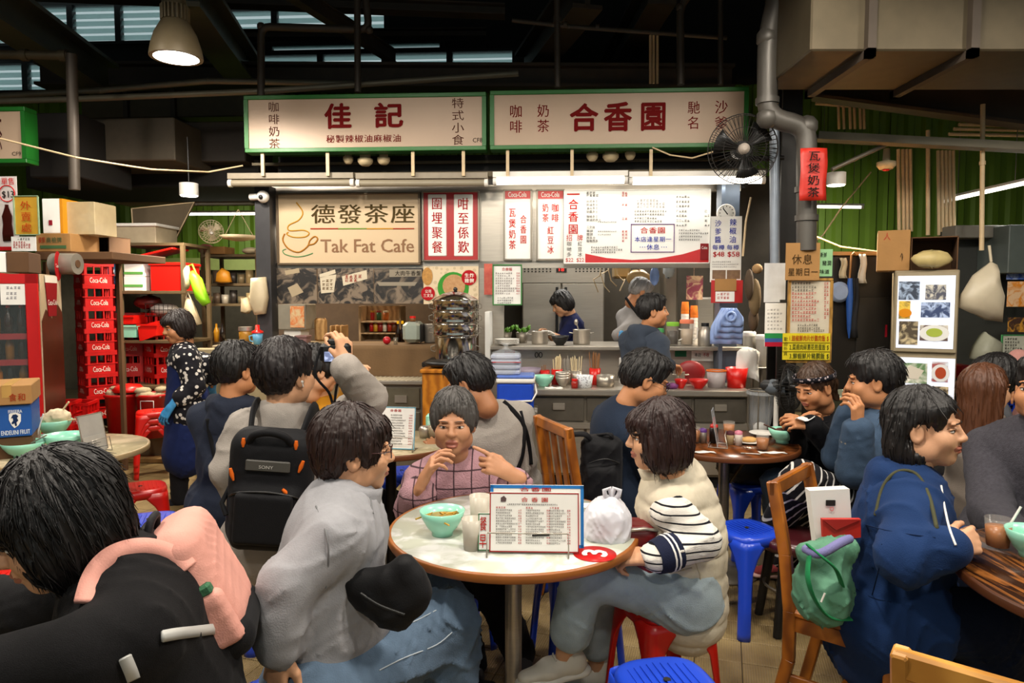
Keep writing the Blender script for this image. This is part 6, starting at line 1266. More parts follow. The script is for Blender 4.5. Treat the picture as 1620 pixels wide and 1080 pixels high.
def fan_head(t,c,R_,d,blades,cage,hub,m_blade,m_cage,n=26,tilt=None):
 d=Vector(d).normalized();x=d.cross(Vector((0,0,1))).normalized();z=x.cross(d);P3=lambda r,a,o:c+x*r*math.cos(a)+z*r*math.sin(a)+d*o
 mb=MB()
 for i in range(n):a=2*math.pi*i/n;mb.tube([P3(R_*.2,a,.07),P3(R_*.6,a+.12,.075),P3(R_*.93,a+.16,.05),P3(R_,a+.16,.0)],.0022,4);mb.tube([P3(R_*.25,a,-.05),P3(R_*.95,a,-.035),P3(R_,a,.0)],.002,4)
 for r_,o_ in((R_,0),(R_*.93,.05),(R_*.6,.075),(R_*.2,.07)):mb.tube([P3(r_,2*math.pi*k/36,o_)for k in range(37)],.0035 if r_==R_ else.0022,5,cap=False)
 t.part('cage',mb,m_cage);mb=MB()
 for k in range(blades):
  a0=2*math.pi*k/blades+.3;rws=[[P3(R_*(.12+.72*v),a0+(u-.5)*(.55+.35*v),.02*(u-.5)*2)for u in(0,.33,.66,1)]for v in(0,.33,.66,1)];mb.sheet(rws,th=.004)
 t.part('blades',mb,m_blade);mb=MB();mb.tube([P3(0,0,-.02),P3(0,0,.06),P3(0,0,.075)],[R_*.16,R_*.16,R_*.05],16);t.part('hub',mb,hub);mb=MB();mb.tube([P3(0,0,-.18),P3(0,0,-.16),P3(0,0,-.03)],[R_*.12,R_*.24,R_*.26],16);t.part('motor',mb,m_blade)
c=at(1175,236,5.05);t=T('wall_fan','big black cage fan mounted beside the right sign','fan',c);fan_head(t,c,53*5.05/FPX,(-.12,-1,-.12),3,None,mat('hub_grey','#a89c90',.5),BLACKP,BLACKST,44);mb=MB();mb.tube([c+Vector((.02,.12,0)),c+Vector((.1,.25,-.02)),Vector((at(1240,236,5.35).x,5.36,c.z))],.02,8);t.part('arm',mb,BLACKST)
c=at(334,366,7.2);t=T('small_fan','small white fan above the far rack','fan',c);fan_head(t,c,.12,(.4,-.8,-.35),3,None,WHITE,mat('fan_cream','#c8b898',.5),mat('fan_cream'),24)
t=T('hanging_basket','cream wire dish drainer hanging above the far rack','drainer',fa(378,378,7.0),TH);p=fa(378,378,7.0);mb=MB();mb.lathe([(.05,-.02),(.15,.0),(.19,.03),(.18,.035),(.05,-.01)],p,20);t.part('dish',mb,mat('fan_cream'));mb=MB();mb.tube([p+Vector((-.15,0,.03)),p+Vector((0,0,.30))],.004,5);mb.tube([p+Vector((.15,0,.03)),p+Vector((0,0,.30))],.004,5);t.part('cord',mb,CREAM)
for i,(px,w,h,m,l)in enumerate((((316,393),26,18,mat('bag_pink','#a85a54',.4,var=.3),'pink bag on top of the far rack'),((344,394),24,12,CARD,'flat carton on top of the far rack'),((388,396),28,12,mat('bag_cream'),'white bundle on top of the far rack'))):
 b=fa(px[0],402,7.55);s=7.55/FPX;mb=MB();
 if i==1:mb.bx(b.x-w/2*s,b.x+w/2*s,7.55,7.8,z2[0],z2[0]+h*s,.004)
 else:mb.sph((b.x,7.7,z2[0]+h/2*s),(w/2*s,.1,h/2*s),12)
 one('goods_bundle',l,'bundle',mb,m,(b.x,7.6,z2[0]),TH)
# mug and jar at the left end of the cafe counter
b=onK(408,6.0);t=lathe_thing('blue_mug','light blue mug with a red lid at the left end of the counter','mug',b,cup_prof(.045,.10,r0=.8),mat('mug_blue','#5c9cc0',.4));mb=MB();mb.lathe([(.05,.10),(.05,.115),(.02,.13),(.018,.17),(0,.172)],b,20);t.part('lid',mb,REDP);mb=MB();mb.tube([b+Vector((-.04,0,.08)),b+Vector((-.075,0,.07)),b+Vector((-.07,0,.03)),b+Vector((-.036,0,.02))],.007,6);t.part('handle',mb,mat('mug_blue'))
b=onK(389,6.1);t=lathe_thing('glass_jar','glass jar of amber pickles with a steel lid on the counter','jar',b,[(0,0),(.055,0),(.058,.10),(.05,.115)],mat('amber','#a8782c',.2));mb=MB();mb.cyl(b+Vector((0,0,.115)),b+Vector((0,0,.15)),.06,n=20);t.part('lid',mb,STEEL)
for i,px in enumerate((343,352)):b=onK(px,6.3);lathe_thing('oil_bottle','bottle of oil near the left rack, %s one'%('amber','dark')[i],'bottle',b,[(0,0),(.022,0),(.024,.10),(.009,.14),(.009,.17)],mat('oil%d'%i,('#b8801c','#1c1410')[i],.15))
r=fr(333,560,351,605,5.6);one('blue_bundle','deep blue crate standing behind the man in the navy hoodie','box',MB().bx(r[0],r[1]+.1,5.6,5.8,r[2],r[3],.01),mat('blue_violet','#2a2a94',.4),(r[0],5.6,r[2]),TH)
r=fr(300,555,400,700,5.75);one('side_board','pale yellowish low cabinet under the left counter end','cabinet',MB().bx(r[0],r[1]+.3,5.8,5.94,0,fa(350,552,5.8).z,.006),mat('pale_cab','#9a8a68',.6,var=.1),(r[0],5.8,0),TH)
# ------------------------------------------------------------------ right side
t=T('hanging_banner','red paper banner with black characters hanging on the drain pipe','banner',at(1287,317,4.75));Y_=4.74
x0,x1,z0,z1b=fr2(1266,234,1308,317,Y_,0);mb=MB();mb.sheet([[Vector((x0+(x1-x0)*u/6,Y_+.008*math.sin(u*.9+v),z0+(z1b-z0)*v/8))for u in range(7)]for v in range(9)],th=.003);t.part('sheet',mb,mat('banner_red','#c02a1c',.45))
r=fr2(1277,240,1296,312,Y_,0);t.text(vtxt('瓦煲奶茶'),r[0],r[1],r[2],r[3],Y_-.012,ink(INKD),bold=.01)
p=at(1402,262,5.9);t=T('smoke_detector','cream smoke detector hanging below the cable tray','detector',p);mb=MB();mb.lathe([(0,-.03),(.05,-.03),(.075,0),(.075,.03),(.03,.04),(.025,.14)],p,18);t.part('case',mb,mat('detector_cream'));mb=MB();mb.sph(p+Vector((0,0,-.035)),(.03,.03,.012),10);t.part('indicator',mb,REDP)
# poster and calendar left of the hanging menu
YP=5.25
t=sheet_thing('blank_poster','blank white laminated sheet clipped left of the menu list','poster',(1209,416,1243,478),YP,mat('laminate','#dcdcdc',.2));mb=MB();p=fa(1238,476,YP);mb.bx(p.x-.02,p.x+.02,YP-.012,YP,p.z-.01,p.z+.01);t.part('clip',mb,BLACKP)
t=sheet_thing('wall_calendar','white calendar sheet with a green and red foot','calendar',(1210,479,1243,548),YP);rows(t,1214,1240,range(490,522,6),YP-.004,'#9a9898',4,2.5,seg=5)
for a,b,c in((527,535,'#2c8a4c'),(535,541,'#3c5a9c'),(541,548,'#b01c34')):r=fr(1210,a,1243,b,YP-.002);mb=MB();mb.bx(r[0],r[1],YP-.003,YP,r[2],r[3]);t.part('printed_band',mb,ink(c))
# hanging menu list
YH=5.0
t=sign('tall framed menu list with red and black rows hanging on the pillar',fr(1246,440,1317,574,YH),YH,.02,mat('list_paper','#cfc4ae',.5),mat('frame_wood','#b08438',.5,kind='wood',vs=6,col2='#8a6424'),.018,'menu_list')
rows(t,1253,1292,(448,454,459),YH,INKD,3,3.4,seg=4.4);rows(t,1253,1298,range(464,508,6),YH,INKR,5,3.6,seg=4.4);rows(t,1304,1310,range(448,508,6),YH,INKR,6,3.6,seg=4);rows(t,1262,1304,(514,519,523),YH,INKD,7,3.0,seg=3.6)
t=sheet_thing('yellow_price_signs','three yellow strips of menu specials under the menu list','sign',(1238,527,1313,569),YH-.02,mat('strip_yellow','#d8c414',.5));Y_=YH-.024
for s,y,c in(('1.豉椒鮮肉片炒鵝肉飯 $',530,'#a83018'),('2.菜甫肉碎蔥花煎蛋飯 $',544,'#2a3a1c'),('3.鮮蝦鮮片豬膶飯 $',558,'#2a3a1c')):wr(t,s,(1249,y,1311,y+10),Y_,c,.012)
for y in(541.5,555.5):r=fr(1238,y,1313,y+1,Y_);mb=MB();mb.bx(r[0],r[1],Y_,Y_+.003,r[2],r[3]);t.part('divider',mb,ink('#7a6a10'))
wr(t,'歡迎外賣',(1240,533,1246,562),Y_,'#3a3a10',0,1)
t=sheet_thing('closed_notice','brown cardboard notice with handwritten characters at the top of the menu list','notice',(1243,384,1297,443),YH-.03,CARD,.006);wr(t,'休息',(1253,402,1285,418),YH-.035,'#3a2a14',-.004);wr(t,'星期日一',(1247,424,1294,436),YH-.035,'#3a2a14',-.004)
t=sheet_thing('green_notice','pale green notice behind the cardboard notice','notice',(1294,394,1317,437),YH-.005,mat('notice_green','#8fc08a',.5));wr(t,'新鮮',(1298,399,1308,407),YH-.008,INKD,.01);wr(t,'豬潤',(1301,412,1315,420),YH-.008,INKD,.01);wr(t,'味道',(1297,426,1312,433),YH-.008,INKD,.01)
# steel trolley with white buckets, bin bag
zt2=at(1200,580,5.9).z;x0,x1=at(1186,580,5.9).x,at(1222,580,5.9).x
t=T('steel_trolley','small steel stand with white buckets right of the counter','stand',((x0+x1)/2,6.0,0));mb=MB();mb.bx(x0,x1+.03,5.85,6.2,zt2-.02,zt2,.004);t.part('top',mb,STEELD)
for x in(x0+.015,x1):
 for y in(5.87,6.17):mb=MB();mb.cyl((x,y,0),(x,y,zt2-.02),.014,n=8);t.part('leg',mb,STEELD)
for i,(px,w,h,l)in enumerate(((1206,26,46,'white lidded bucket on the steel stand'),(1190,20,50,'slim white bucket behind the lidded bucket'))):
 b=Vector((at(px,580,6.0+.0*i).x,5.97+.12*i,zt2));R_=w/2*6/FPX;H=h*6/FPX;t=lathe_thing('white_bucket',l,'bucket',b,[(0,0),(R_*.85,0),(R_,H)],mat('bucket_w','#c8c4b8',.4),0);mb=MB();mb.lathe([(R_*1.04,H-.02),(R_*1.05,H+.01),(R_*.9,H+.02),(0,H+.02)],b,24);t.part('lid',mb,WHITE)
b=at(1180,560,5.75);mb=MB();rr=random.Random(2);mb.sheet([[Vector((b.x-.09+.03*i,5.7+.02*math.sin(i+j),b.z+.06-.05*j-.004*(i-3)**2))for i in range(7)]for j in range(6)],th=.012);one('white_towel','white towel draped over the counter end beside the red bucket','towel',mb,PAPER,b)
t=T('bin_bag_stand','clear rubbish bag hanging on a wire stand under the counter end','bin bag',(at(1203,690,5.2).x,5.2,0));c=at(1203,650,5.2);z_a,z_b=at(1203,690,5.2).z,at(1203,617,5.2).z;R_=19*5.2/FPX;mb=MB();rr=random.Random(5);mb.lathe([(0,z_a),(R_*.7,z_a+.01),(R_*.85,z_a+.1),(R_*.95,(z_a+z_b)/2),(R_,z_b),(R_*1.1,z_b-.03)],(c.x,5.2,0),18);mb.v=[(x+rr.uniform(-.012,.012),y+rr.uniform(-.012,.012),z)for x,y,z in mb.v];t.part('bag_film',mb,mat('bag_film','#b8bcc0',.15,alpha=.3));mb=MB();mb.ring((c.x,5.2,z_b),R_,.005,'z',20);
for a in(.5,2.6,4.2):mb.cyl((c.x+R_*math.cos(a),5.2+R_*math.sin(a),0),(c.x+R_*math.cos(a),5.2+R_*math.sin(a),z_b),.006,n=6)
t.part('wire_stand',mb,STEELD);mb=MB();mb.sph((c.x,5.2,z_a+.06),(R_*.6,R_*.6,.05),10);t.part('rubbish',mb,PAPER)
# floor fan
c=at(1247,612,4.55);t=T('pedestal_fan','black pedestal fan with a grey motor beside the woman with the headband','fan',(c.x,4.6,0));fan_head(t,c,37*4.55/FPX,(.75,-.62,0),3,None,BLACKP,mat('fan_blade','#2c2e30',.4),BLACKST,40);mb=MB();mb.cyl((c.x-.05,4.62,.03),(c.x-.05,4.62,c.z-.05),.016,n=10);t.part('pole',mb,WHITE);mb=MB();mb.lathe([(0,0),(.18,0),(.17,.025),(.03,.04)],(c.x-.05,4.62,0),24);t.part('base',mb,BLACKP);mb=MB();q=at(1230,613,4.6);mb.tube([q+Vector((-.06,.05,0)),q+Vector((-.03,.03,0)),q+Vector((.05,-.02,0))],[.035,.055,.05],14);t.part('motor_housing',mb,mat('motor_grey','#5c646c',.4))
# dark louvred cabinet with umbrella and cloths
YC=5.7;r=fr2(1316,404,1411,600,YC,0);t=T('dark_cabinet','tall black cabinet with hanging cloths behind the diners on the right','cabinet',((r[0]+r[1])/2,YC+.3,0));mb=MB();mb.bx(r[0],r[1],YC,YC+.55,0,r[3],.006);t.part('body',mb,mat('cab_black','#211d1a',.5,.2,var=.15));
for(a,b)in((.1,.95),(1.0,1.55)):mb=MB();mb.bx(r[0]+.2,r[1]-.02,YC-.012,YC,a,b,.004);d=t.part('door',mb,mat('cab_door','#2a2622',.5,.2));mb=MB();mb.bx(r[1]-.06,r[1]-.045,YC-.02,YC-.012,(a+b)/2-.05,(a+b)/2+.05);t.part('handle',mb,ink('#a01828'),d)
mb=MB();mb.bx(r[0]-.02,r[1]+.02,YC-.03,YC+.56,r[3],r[3]+.03);t.part('top_board',mb,CARD)
a,b=at(1347,404,YC-.06),at(1343,535,YC-.06);t=T('umbrella','folded blue umbrella hanging on the black cabinet','umbrella',b);mb=MB();mb.tube([at(1345,440,YC-.06),at(1344,470,YC-.06),at(1343,520,YC-.06),b],[.018,.028,.016,.005],10);t.part('canopy',mb,mat('umb_blue','#1c50a0',.5));mb=MB();mb.tube([at(1344,440,YC-.06),a,a+Vector((.02,0,.025)),a+Vector((.04,0,0))],.008,8);t.part('handle',mb,mat('umb_wood','#8a5c24',.5))
def clothlet(name,label,px,Y,m,cat='cloth'):
 r=fr2(*px,Y,0);mb=MB();mb.sheet([[Vector((r[0]+(r[1]-r[0])*u/6*(.7+.3*v/6)+.01*math.sin(v),Y-.012*math.sin(u*1.7+v*.4),r[3]-(r[3]-r[2])*v/6))for u in range(7)]for v in range(7)],th=.006);return one(name,label,cat,mb,m,(r[0],Y,r[2]))
clothlet('tea_towel','cream tea towel hanging left of the umbrella',(1328,408,1342,440),YC-.03,mat('towel_c','#b8aa8c',.8));clothlet('tea_towel','white tea towel hanging right of the umbrella',(1358,402,1373,448),YC-.03,mat('towel_w','#cfcabd',.8));clothlet('dark_apron','dark jacket hanging right of the blue umbrella',(1347,440,1360,534),YC-.05,mat('apron_dark','#15161c',.8),'jacket')
p=at(1328,462,YC-.06);mb=MB();mb.lathe([(.06,-.02),(.085,0),(.08,.02),(.05,.04),(0,.045)],p,18,'y');one('sun_hat','pale blue hat hanging on the black cabinet','hat',mb,mat('cap_blue','#8a9ab8',.7),p)
p=at(1189,455,5.6);t=T('hanging_net','bunch of brown aprons and bags hanging between post and calendar','apron',p)
for k,(px,py,w,h,c_)in enumerate(((1185,450,14,50,'#4a3826'),(1194,470,20,60,'#7a6444'),(1198,425,16,16,'#a88458'),(1192,505,16,40,'#5a4630'))):q=at(px,py,5.6+.03*k);mb=MB();mb.sph(q,(w/2*5.6/FPX,.05,h/2*5.6/FPX),12);t.part('bundle',mb,mat('net%d'%k,c_,.8,var=.2))
# stainless basin behind the headband woman
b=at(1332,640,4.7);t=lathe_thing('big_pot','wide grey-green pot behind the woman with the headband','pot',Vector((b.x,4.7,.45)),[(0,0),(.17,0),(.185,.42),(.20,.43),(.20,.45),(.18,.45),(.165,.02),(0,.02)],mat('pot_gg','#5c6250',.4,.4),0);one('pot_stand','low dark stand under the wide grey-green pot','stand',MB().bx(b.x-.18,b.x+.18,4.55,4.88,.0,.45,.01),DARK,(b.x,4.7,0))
# display fridge with photographs
TD=math.radians(27);YD=(Matrix.Rotation(TD,3,'Z')@at(1464,540,5.0)).y;r=fr2(1412,427,1515,660,YD,TD);zt3=r[3];t=T('display_fridge','beige upright fridge with lit food photographs on two doors','fridge',((r[0]+r[1])/2,YD+.3,0),TD)
mb=MB();mb.bx(r[0],r[1],YD+.03,YD+.6,0,zt3,.006);t.part('body',mb,mat('fridge_beige','#9a8c70',.5,.1));za=at(1460,560,YD,TD).z
FP=[mat('photo_%d'%i,c,.4,var=.5,vs=v,col2=c2,kind='veins',emit=c,es=.08)for i,(c,c2,v)in enumerate((('#8fa0b8','#1c2230',16),('#b8b4a8','#3a3c50',18),('#c8a83c','#5a4a2c',14),('#9fb0d0','#20305c',15),('#b8a884','#3a2c1c',12),('#d0ccc0','#503028',9),('#d8d4c8','#4c7a3c',8),('#c8d0d8','#a03c2c',8)))]
DOORS=((za+.012,zt3-.01,(1419,436,1510,551),((1422,445,1455,474,0),(1464,450,1497,474,1),(1422,476,1440,504,2),(1457,478,1503,502,3),(1422,508,1452,545,4),(1455,514,1500,539,5))),(.08,za-.012,(1417,566,1510,645),((1423,574,1467,606,6),(1474,572,1500,604,7),(1423,610,1500,640,4))))
for(zl,zh,win,phs)in DOORS:
 mb=MB();mb.bx(r[0]+.005,r[1]-.005,YD,YD+.028,zl,zh,.006);d=t.part('door',mb,mat('fridge_beige'));w=fr2(*win,YD-.004,TD);mb=MB();mb.bx(w[0],w[1],YD-.004,YD,max(w[2],zl),w[3]);t.part('backlit_panel',mb,mat('backlit_white','#e8ecf4',.4,emit='#dfe8ff',es=.45),d)
 for(a,b_,c,e,k)in phs:q=fr2(a,b_,c,e,YD-.008,TD);mb=MB();mb.bx(q[0],q[1],YD-.008,YD-.004,q[2],q[3]);t.part('printed_photo',mb,FP[k],d)
def disc2(t,px,py,R_,Y,m,sx=1.0):c=at(px,py,Y,TD);s=R_*Y/FPX;mb=MB();mb.prism([(c.x+s*sx*math.cos(a),c.z+s*math.sin(a))for a in[2*math.pi*i/20 for i in range(20)]],Y,Y+.002);t.part('printed_dish',mb,m)
disc2(t,1478,527,11,YD-.011,ink('#e8e8e4'),1.6);disc2(t,1478,526,6,YD-.013,ink('#a8b84c'),1.6);disc2(t,1488,590,12,YD-.011,ink('#e8e8e8'),.9);disc2(t,1488,590,8,YD-.013,ink('#b04a2c'),.8);disc2(t,1432,495,6,YD-.011,ink('#d88a1c'),1.3)
po=[at(x,y,YD-.011,TD)for x,y in((1426,588),(1441,578),(1462,586),(1452,600),(1428,597))];mb=MB();mb.prism([(p.x,p.z)for p in po],YD-.012,YD-.010);t.part('printed_dish',mb,ink('#d8d0c0'))
# boxes on the display fridge
t=carton('cardboard_box','tall carton with a printed face on the display fridge',(1388,364,1440,425),YD+.05,.3,th=TD,z0=zt3);wr2(t,'人',(1398,368,1409,380),'#a84a34',.01);wr2(t,'↑',(1424,400,1429,414),'#3a2a1c',.01)
carton('cardboard_box','open dark carton on the display fridge',(1441,374,1516,425),YD+.1,.35,CARDD,th=TD,open_=True,z0=zt3)
p=at(1474,410,5.0);mb=MB();mb.sph(p,(.14,.08,.062),16);rr=random.Random(8);mb.v=[(x+rr.uniform(-.01,.01),y+rr.uniform(-.01,.01),z+rr.uniform(-.008,.008))for x,y,z in mb.v];one('bread_bag','pale yellow bag of noodles in the open dark carton','bag',mb,mat('bag_py','#cdb87c',.45,var=.15),p-Vector((0,0,.06)))
def bag0(label,pts,Y,m,th_=.07,name='hanging_bag'):
 po=[at(x,y,Y)for x,y in pts];c=sum(po,Vector())/len(po);n=len(po);mb=MB();rings=[];rr=random.Random(len(label))
 for s,dy in((.35,-th_*1.1),(.75,-th_*.8),(1.0,-th_*.1),(1.0,th_*.1),(.75,th_)):rings.append([c+(p-c)*s*rr.uniform(.94,1.04)+Vector((0,dy+rr.uniform(-.01,.01),0))for p in po])
 vs=[q for r_ in rings for q in r_];fs=[(k*n+i,k*n+(i+1)%n,(k+1)*n+(i+1)%n,(k+1)*n+i)for k in range(4)for i in range(n)];fs+=[tuple(range(n-1,-1,-1)),tuple(range(4*n,5*n))];mb.add(vs,fs,True);t=T(name,label,'bag',c);t.part('bag_body',mb,m);return t
BW=mat('bag_translucent','#cdc0a6',.4,var=.12,vs=10);t=bag0('big translucent bag of foam boxes hanging at the right',((1568,412),(1578,416),(1582,440),(1588,470),(1584,508),(1560,505),(1536,494),(1514,486),(1520,465),(1540,436)),5.0,BW);mb=MB();mb.tube([at(1565,388,5.0),at(1568,414,5.0)],.01,6);t.part('handle',mb,BW)
bag0('limp white carrier bag hanging below the big translucent bag',((1558,524),(1566,530),(1584,540),(1583,568),(1556,574),(1536,566),(1544,548)),5.1,mat('bag_w2','#a8a894',.5,var=.15))
# stall at the right edge
r=fr2(1530,362,1680,700,6.2,0);t=T('dark_stall_front','dark stall front with posters at the right edge','stall',((r[0]+r[1])/2,6.4,0));mb=MB();mb.bx(r[0]-.1,r[1],6.3,6.5,0,r[3]);t.part('panel',mb,mat('stall_dark','#2a2c28',.6,var=.15));q=fr2(1596,355,1680,432,5.9,0);mb=MB();mb.bx(q[0],q[1],5.9,6.3,q[2],q[3],.006);t.part('grey_box',mb,mat('box_dkgrey','#4c5450',.5));q=fr2(1512,356,1600,376,6.1,0);mb=MB();mb.bx(q[0],q[1],6.1,6.3,q[2],q[3],.006);t.part('fascia',mb,mat('fascia_grey','#6a665c',.6))
for i,(px,c,l)in enumerate((((1594,445,1640,485),'#c87a1c','orange poster with a smiling group at the right edge'),((1595,502,1640,525),'#b8842c','small orange poster below the first at the right edge'),((1593,428,1640,442),'#2c4a9c','narrow blue poster above the orange ones'),((1586,531,1640,565),'#c8c8b8','white price sheet in a green frame at the right edge'))):
 q=fr2(*px,6.0,0);t=T('wall_poster',l,'poster',(q[0],6.0,q[2]));mb=MB();mb.bx(q[0],q[1],6.0,6.006,q[2],q[3]);t.part('sheet',mb,mat('rp%d'%i,c,.5,kind='veins',vs=14,col2=('#d8b48c','#3c2418','#8a9ac0','#c0c0b0')[i]));
 if i==3:rows(t,1590,1618,range(536,562,5),5.996,INKD,4,3,seg=4,fn=lambda a,b:at(a,b,5.996));mb=MB();mb.bx(q[0]-.01,q[0],5.995,6.01,q[2],q[3]);mb.bx(q[0]-.01,q[1],5.995,6.01,q[3],q[3]+.01);t.part('frame',mb,ink('#3c7a4c'))
for k in range(4):
 q=fr2(1588,603+17*k,1640,618+17*k,5.0,0);t=T('blue_crate','blue slotted crate, %s of the pile at the right edge'%('top','second','third','lowest')[k],'crate',((q[0]+q[1])/2,5.2,q[2]));mb=MB();mb.bx(q[0],q[1],5.0,5.3,q[2],q[2]+.02);mb.bx(q[0],q[1],5.0,5.3,q[3]-.02,q[3],.003)
 for j in range(7):x=q[0]+(q[1]-q[0])*j/6;mb.bx(x-.006,x+.006,5.0,5.012,q[2],q[3])
 t.part('crate_body',mb,BLUEP);mb=MB();mb.bx(q[0]+.02,q[1]-.02,5.02,5.28,q[2]+.02,q[3]-.022);t.part('contents',mb,mat('crate_in','#16224c',.7))
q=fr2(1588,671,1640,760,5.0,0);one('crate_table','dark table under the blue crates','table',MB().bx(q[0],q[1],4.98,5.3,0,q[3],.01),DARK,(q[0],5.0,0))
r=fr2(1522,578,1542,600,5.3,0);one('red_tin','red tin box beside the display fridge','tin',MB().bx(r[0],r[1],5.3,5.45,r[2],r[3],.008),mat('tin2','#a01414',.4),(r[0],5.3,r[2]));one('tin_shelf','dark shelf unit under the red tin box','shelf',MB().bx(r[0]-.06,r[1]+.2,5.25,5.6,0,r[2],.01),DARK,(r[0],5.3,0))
pipe('loose white cable drooping between pillar and green wall, upper',[at(1255,0,5.6),at(1262,10,5.6),at(1258,14,5.6)],.004,CREAM,'cable')
pipe('loose cable slanting across the green wall behind the red banner',[at(1378,272,6.8),at(1330,330,6.8),at(1302,372,6.8),at(1286,384,6.8)],.007,CREAM,'cable')
pipe('pale cable running level behind the menu list',[at(1286,372,6.2),at(1330,390,6.2),at(1390,398,6.2)],.007,CREAM,'cable')
pipe('cable looping below the right sign to the fan',[Q(1032,233,5.85),Q(1060,245,5.85),Q(1095,250,5.85),Q(1128,240,5.85)],.006,CREAM,'cable')
pipe('white cord hanging beside the sauce notice',[at(1188,312,5.7),at(1180,350,5.7),at(1175,405,5.7)],.008,CREAM,'cable')
# ------------------------------------------------------------------ plastic stools
def stool(name,m,H=.455,a0=.135,spl=.035,hole=True):
 e=link(name,None);mb=MB();n=40;rings=[]
 def sq(r,a,p=4.0):c,s=abs(math.cos(a))**p+abs(math.sin(a))**p,0;k=r/c**(1/p);return k*math.cos(a),k*math.sin(a)
 prof=[(.0,H-.004),(.2,H-.003),(.55,H-.002),(.80,H),(.93,H-.001),(1.0,H-.008),(1.03,H-.02),(1.03,H-.05),(1.0,H-.05),(.98,H-.022),(.9,H-.014),(0,H-.014)]
 vs=[]
 for(k,z)in prof:
  for j in range(n):x,y=sq(a0*max(k,1e-4),2*math.pi*j/n,3.2 if k>.5 else 2.0);vs.append((x,y,z))
 mb.add(vs,[(i*n+j,i*n+(j+1)%n,(i+1)*n+(j+1)%n,(i+1)*n+j)for i in range(len(prof)-1)for j in range(n)][::1],True);mb.f=[q[::-1]for q in mb.f]
 s=link('seat',mb.mesh('seat',m),e);mb=MB()
 for k in range(-4,5):mb.bx(k*.022-.004,k*.022+.004,-a0*.72+abs(k)*.006,a0*.72-abs(k)*.006,H-.001,H+.002)
 link('ribs',mb.mesh('ribs',m),s);mb=MB();mb.cyl((0,0,H+.0005),(0,0,H+.0025),.011,n=12);link('hole',mb.mesh('hole',DARK),s)
 for q in range(4):
  rw=[];Z=[0,.03,.12,.22,.30,.36,.40,H-.02]
  for z in Z:
   half=a0+spl*(1-z/H);t_=z/H;w=.034 if t_<.55 else.034+(half*1.0-.034)*min(1,((t_-.55)/.40))**2.2;row=[];rc=.035
   for k in range(13):
    u=-w+2*w*k/12;  # unrolled distance from the corner, along a rounded square
    L_=rc*math.pi/2
    if abs(u)<L_/2:an=math.pi/4+(u/(L_/2))*math.pi/4;p=Vector((half-rc+rc*math.cos(an),half-rc+rc*math.sin(an),z))
    elif u<0:p=Vector((half,half-rc-(-u-L_/2),z))
    else:p=Vector((half-rc-(u-L_/2),half,z))
    row.append(Matrix.Rotation(q*math.pi/2,3,'Z')@p)
   rw.append(row)
  mb=MB();mb.sheet(rw,th=.0045);link('leg',mb.mesh('leg',m),e)
 return e
ST={'blue':stool('plastic_stool',BLUEP),'red':stool('plastic_stool',REDP)};used_st=set()
def put_stool(c,x,y,rz,label,z=0):
 o=ST[c]if c not in used_st else dup(ST[c]);used_st.add(c);o.location=(x,y,z);o.rotation_euler=(0,0,math.radians(rz));return tag(o,label,'stool')
STOOLS=[('red',.55,2.46,20,'red plastic stool carrying the woman in the cream vest'),('blue',.445,1.93,12,'blue plastic stool with a ribbed seat nearest the viewer'),('blue',1.12,3.25,25,'empty blue plastic stool beside the cream vest, seat fully seen'),('blue',1.42,4.12,10,'blue plastic stool under the brown table with a black bag on it'),
('blue',-.27,3.08,20,'blue plastic stool under the old woman in pink'),('blue',.27,2.86,15,'blue plastic stool pushed under the marbled table'),('blue',-.60,1.88,25,'blue plastic stool under the woman in the grey fleece'),('blue',-1.08,3.12,30,'blue plastic stool under the man with the black backpack'),
('red',-2.16,3.98,30,'red plastic stool beside the left table'),('blue',-1.80,3.38,20,'blue plastic stool seen just above the pink backpack'),('red',-2.0,2.62,10,'red plastic stool mostly cut off at the left edge'),('blue',-.70,4.35,15,'blue plastic stool behind the small back table'),('blue',-1.42,3.75,35,'blue plastic stool under the man in the navy hoodie'),('blue',.02,3.72,5,'blue plastic stool under the man with the black shoulder strap')]
for c,x,y,rz,l in STOOLS:put_stool(c,x,y,rz,l)
for k in range(3):put_stool('red',-3.13,6.02,28,'red plastic stool, %s of the stack of three beside the bins'%('lowest','middle','top')[k],k*.055)
# ------------------------------------------------------------------ round tables
MARB=mat('marbled_laminate','#e2e2de',.25,var=.01,vs=7,kind='veins',col2='#c3c6b6');RIM=mat('rim_brown','#9a5a24',.4,var=.15);BRN=mat('brown_laminate','#74401e',.22,var=.1,vs=4,kind='wood',col2='#4f2a12');ZEB=mat('zebra_wood','#8a5426',.25,vs=3.5,kind='veins',col2='#2c170a',stretch=(9,1,1),coat=.2)
def table(label,x,y,r,m,rim=RIM,z=.74,pole=STEEL,thk=.028):
 t=T('round_table',label,'table',(x,y,0));mb=MB();mb.lathe([(0,z-thk),(r-.012,z-thk),(r-.012,z),(0,z+.0005)],(x,y,0),72);tt=t.part('tabletop',mb,m);mb=MB();mb.lathe([(r-.012,z-thk),(r-.002,z-thk),(r,z-thk+.004),(r,z-.004),(r-.002,z),(r-.012,z+.0003)],(x,y,0),72,cap=False);t.part('edge_band',mb,rim,tt)
 mb=MB();mb.cyl((x,y,.02),(x,y,z-thk),.030,n=24);t.part('pole',mb,pole);mb=MB();mb.lathe([(0,0),(.20,0),(.20,.012),(.05,.03),(.032,.05)],(x,y,0),32);t.part('base',mb,STEELD);mb=MB();mb.bx(x-.15,x+.15,y-.02,y+.02,z-thk-.02,z-thk);mb.bx(x-.02,x+.02,y-.15,y+.15,z-thk-.021,z-thk-.001);t.part('bracket',mb,STEELD);return t
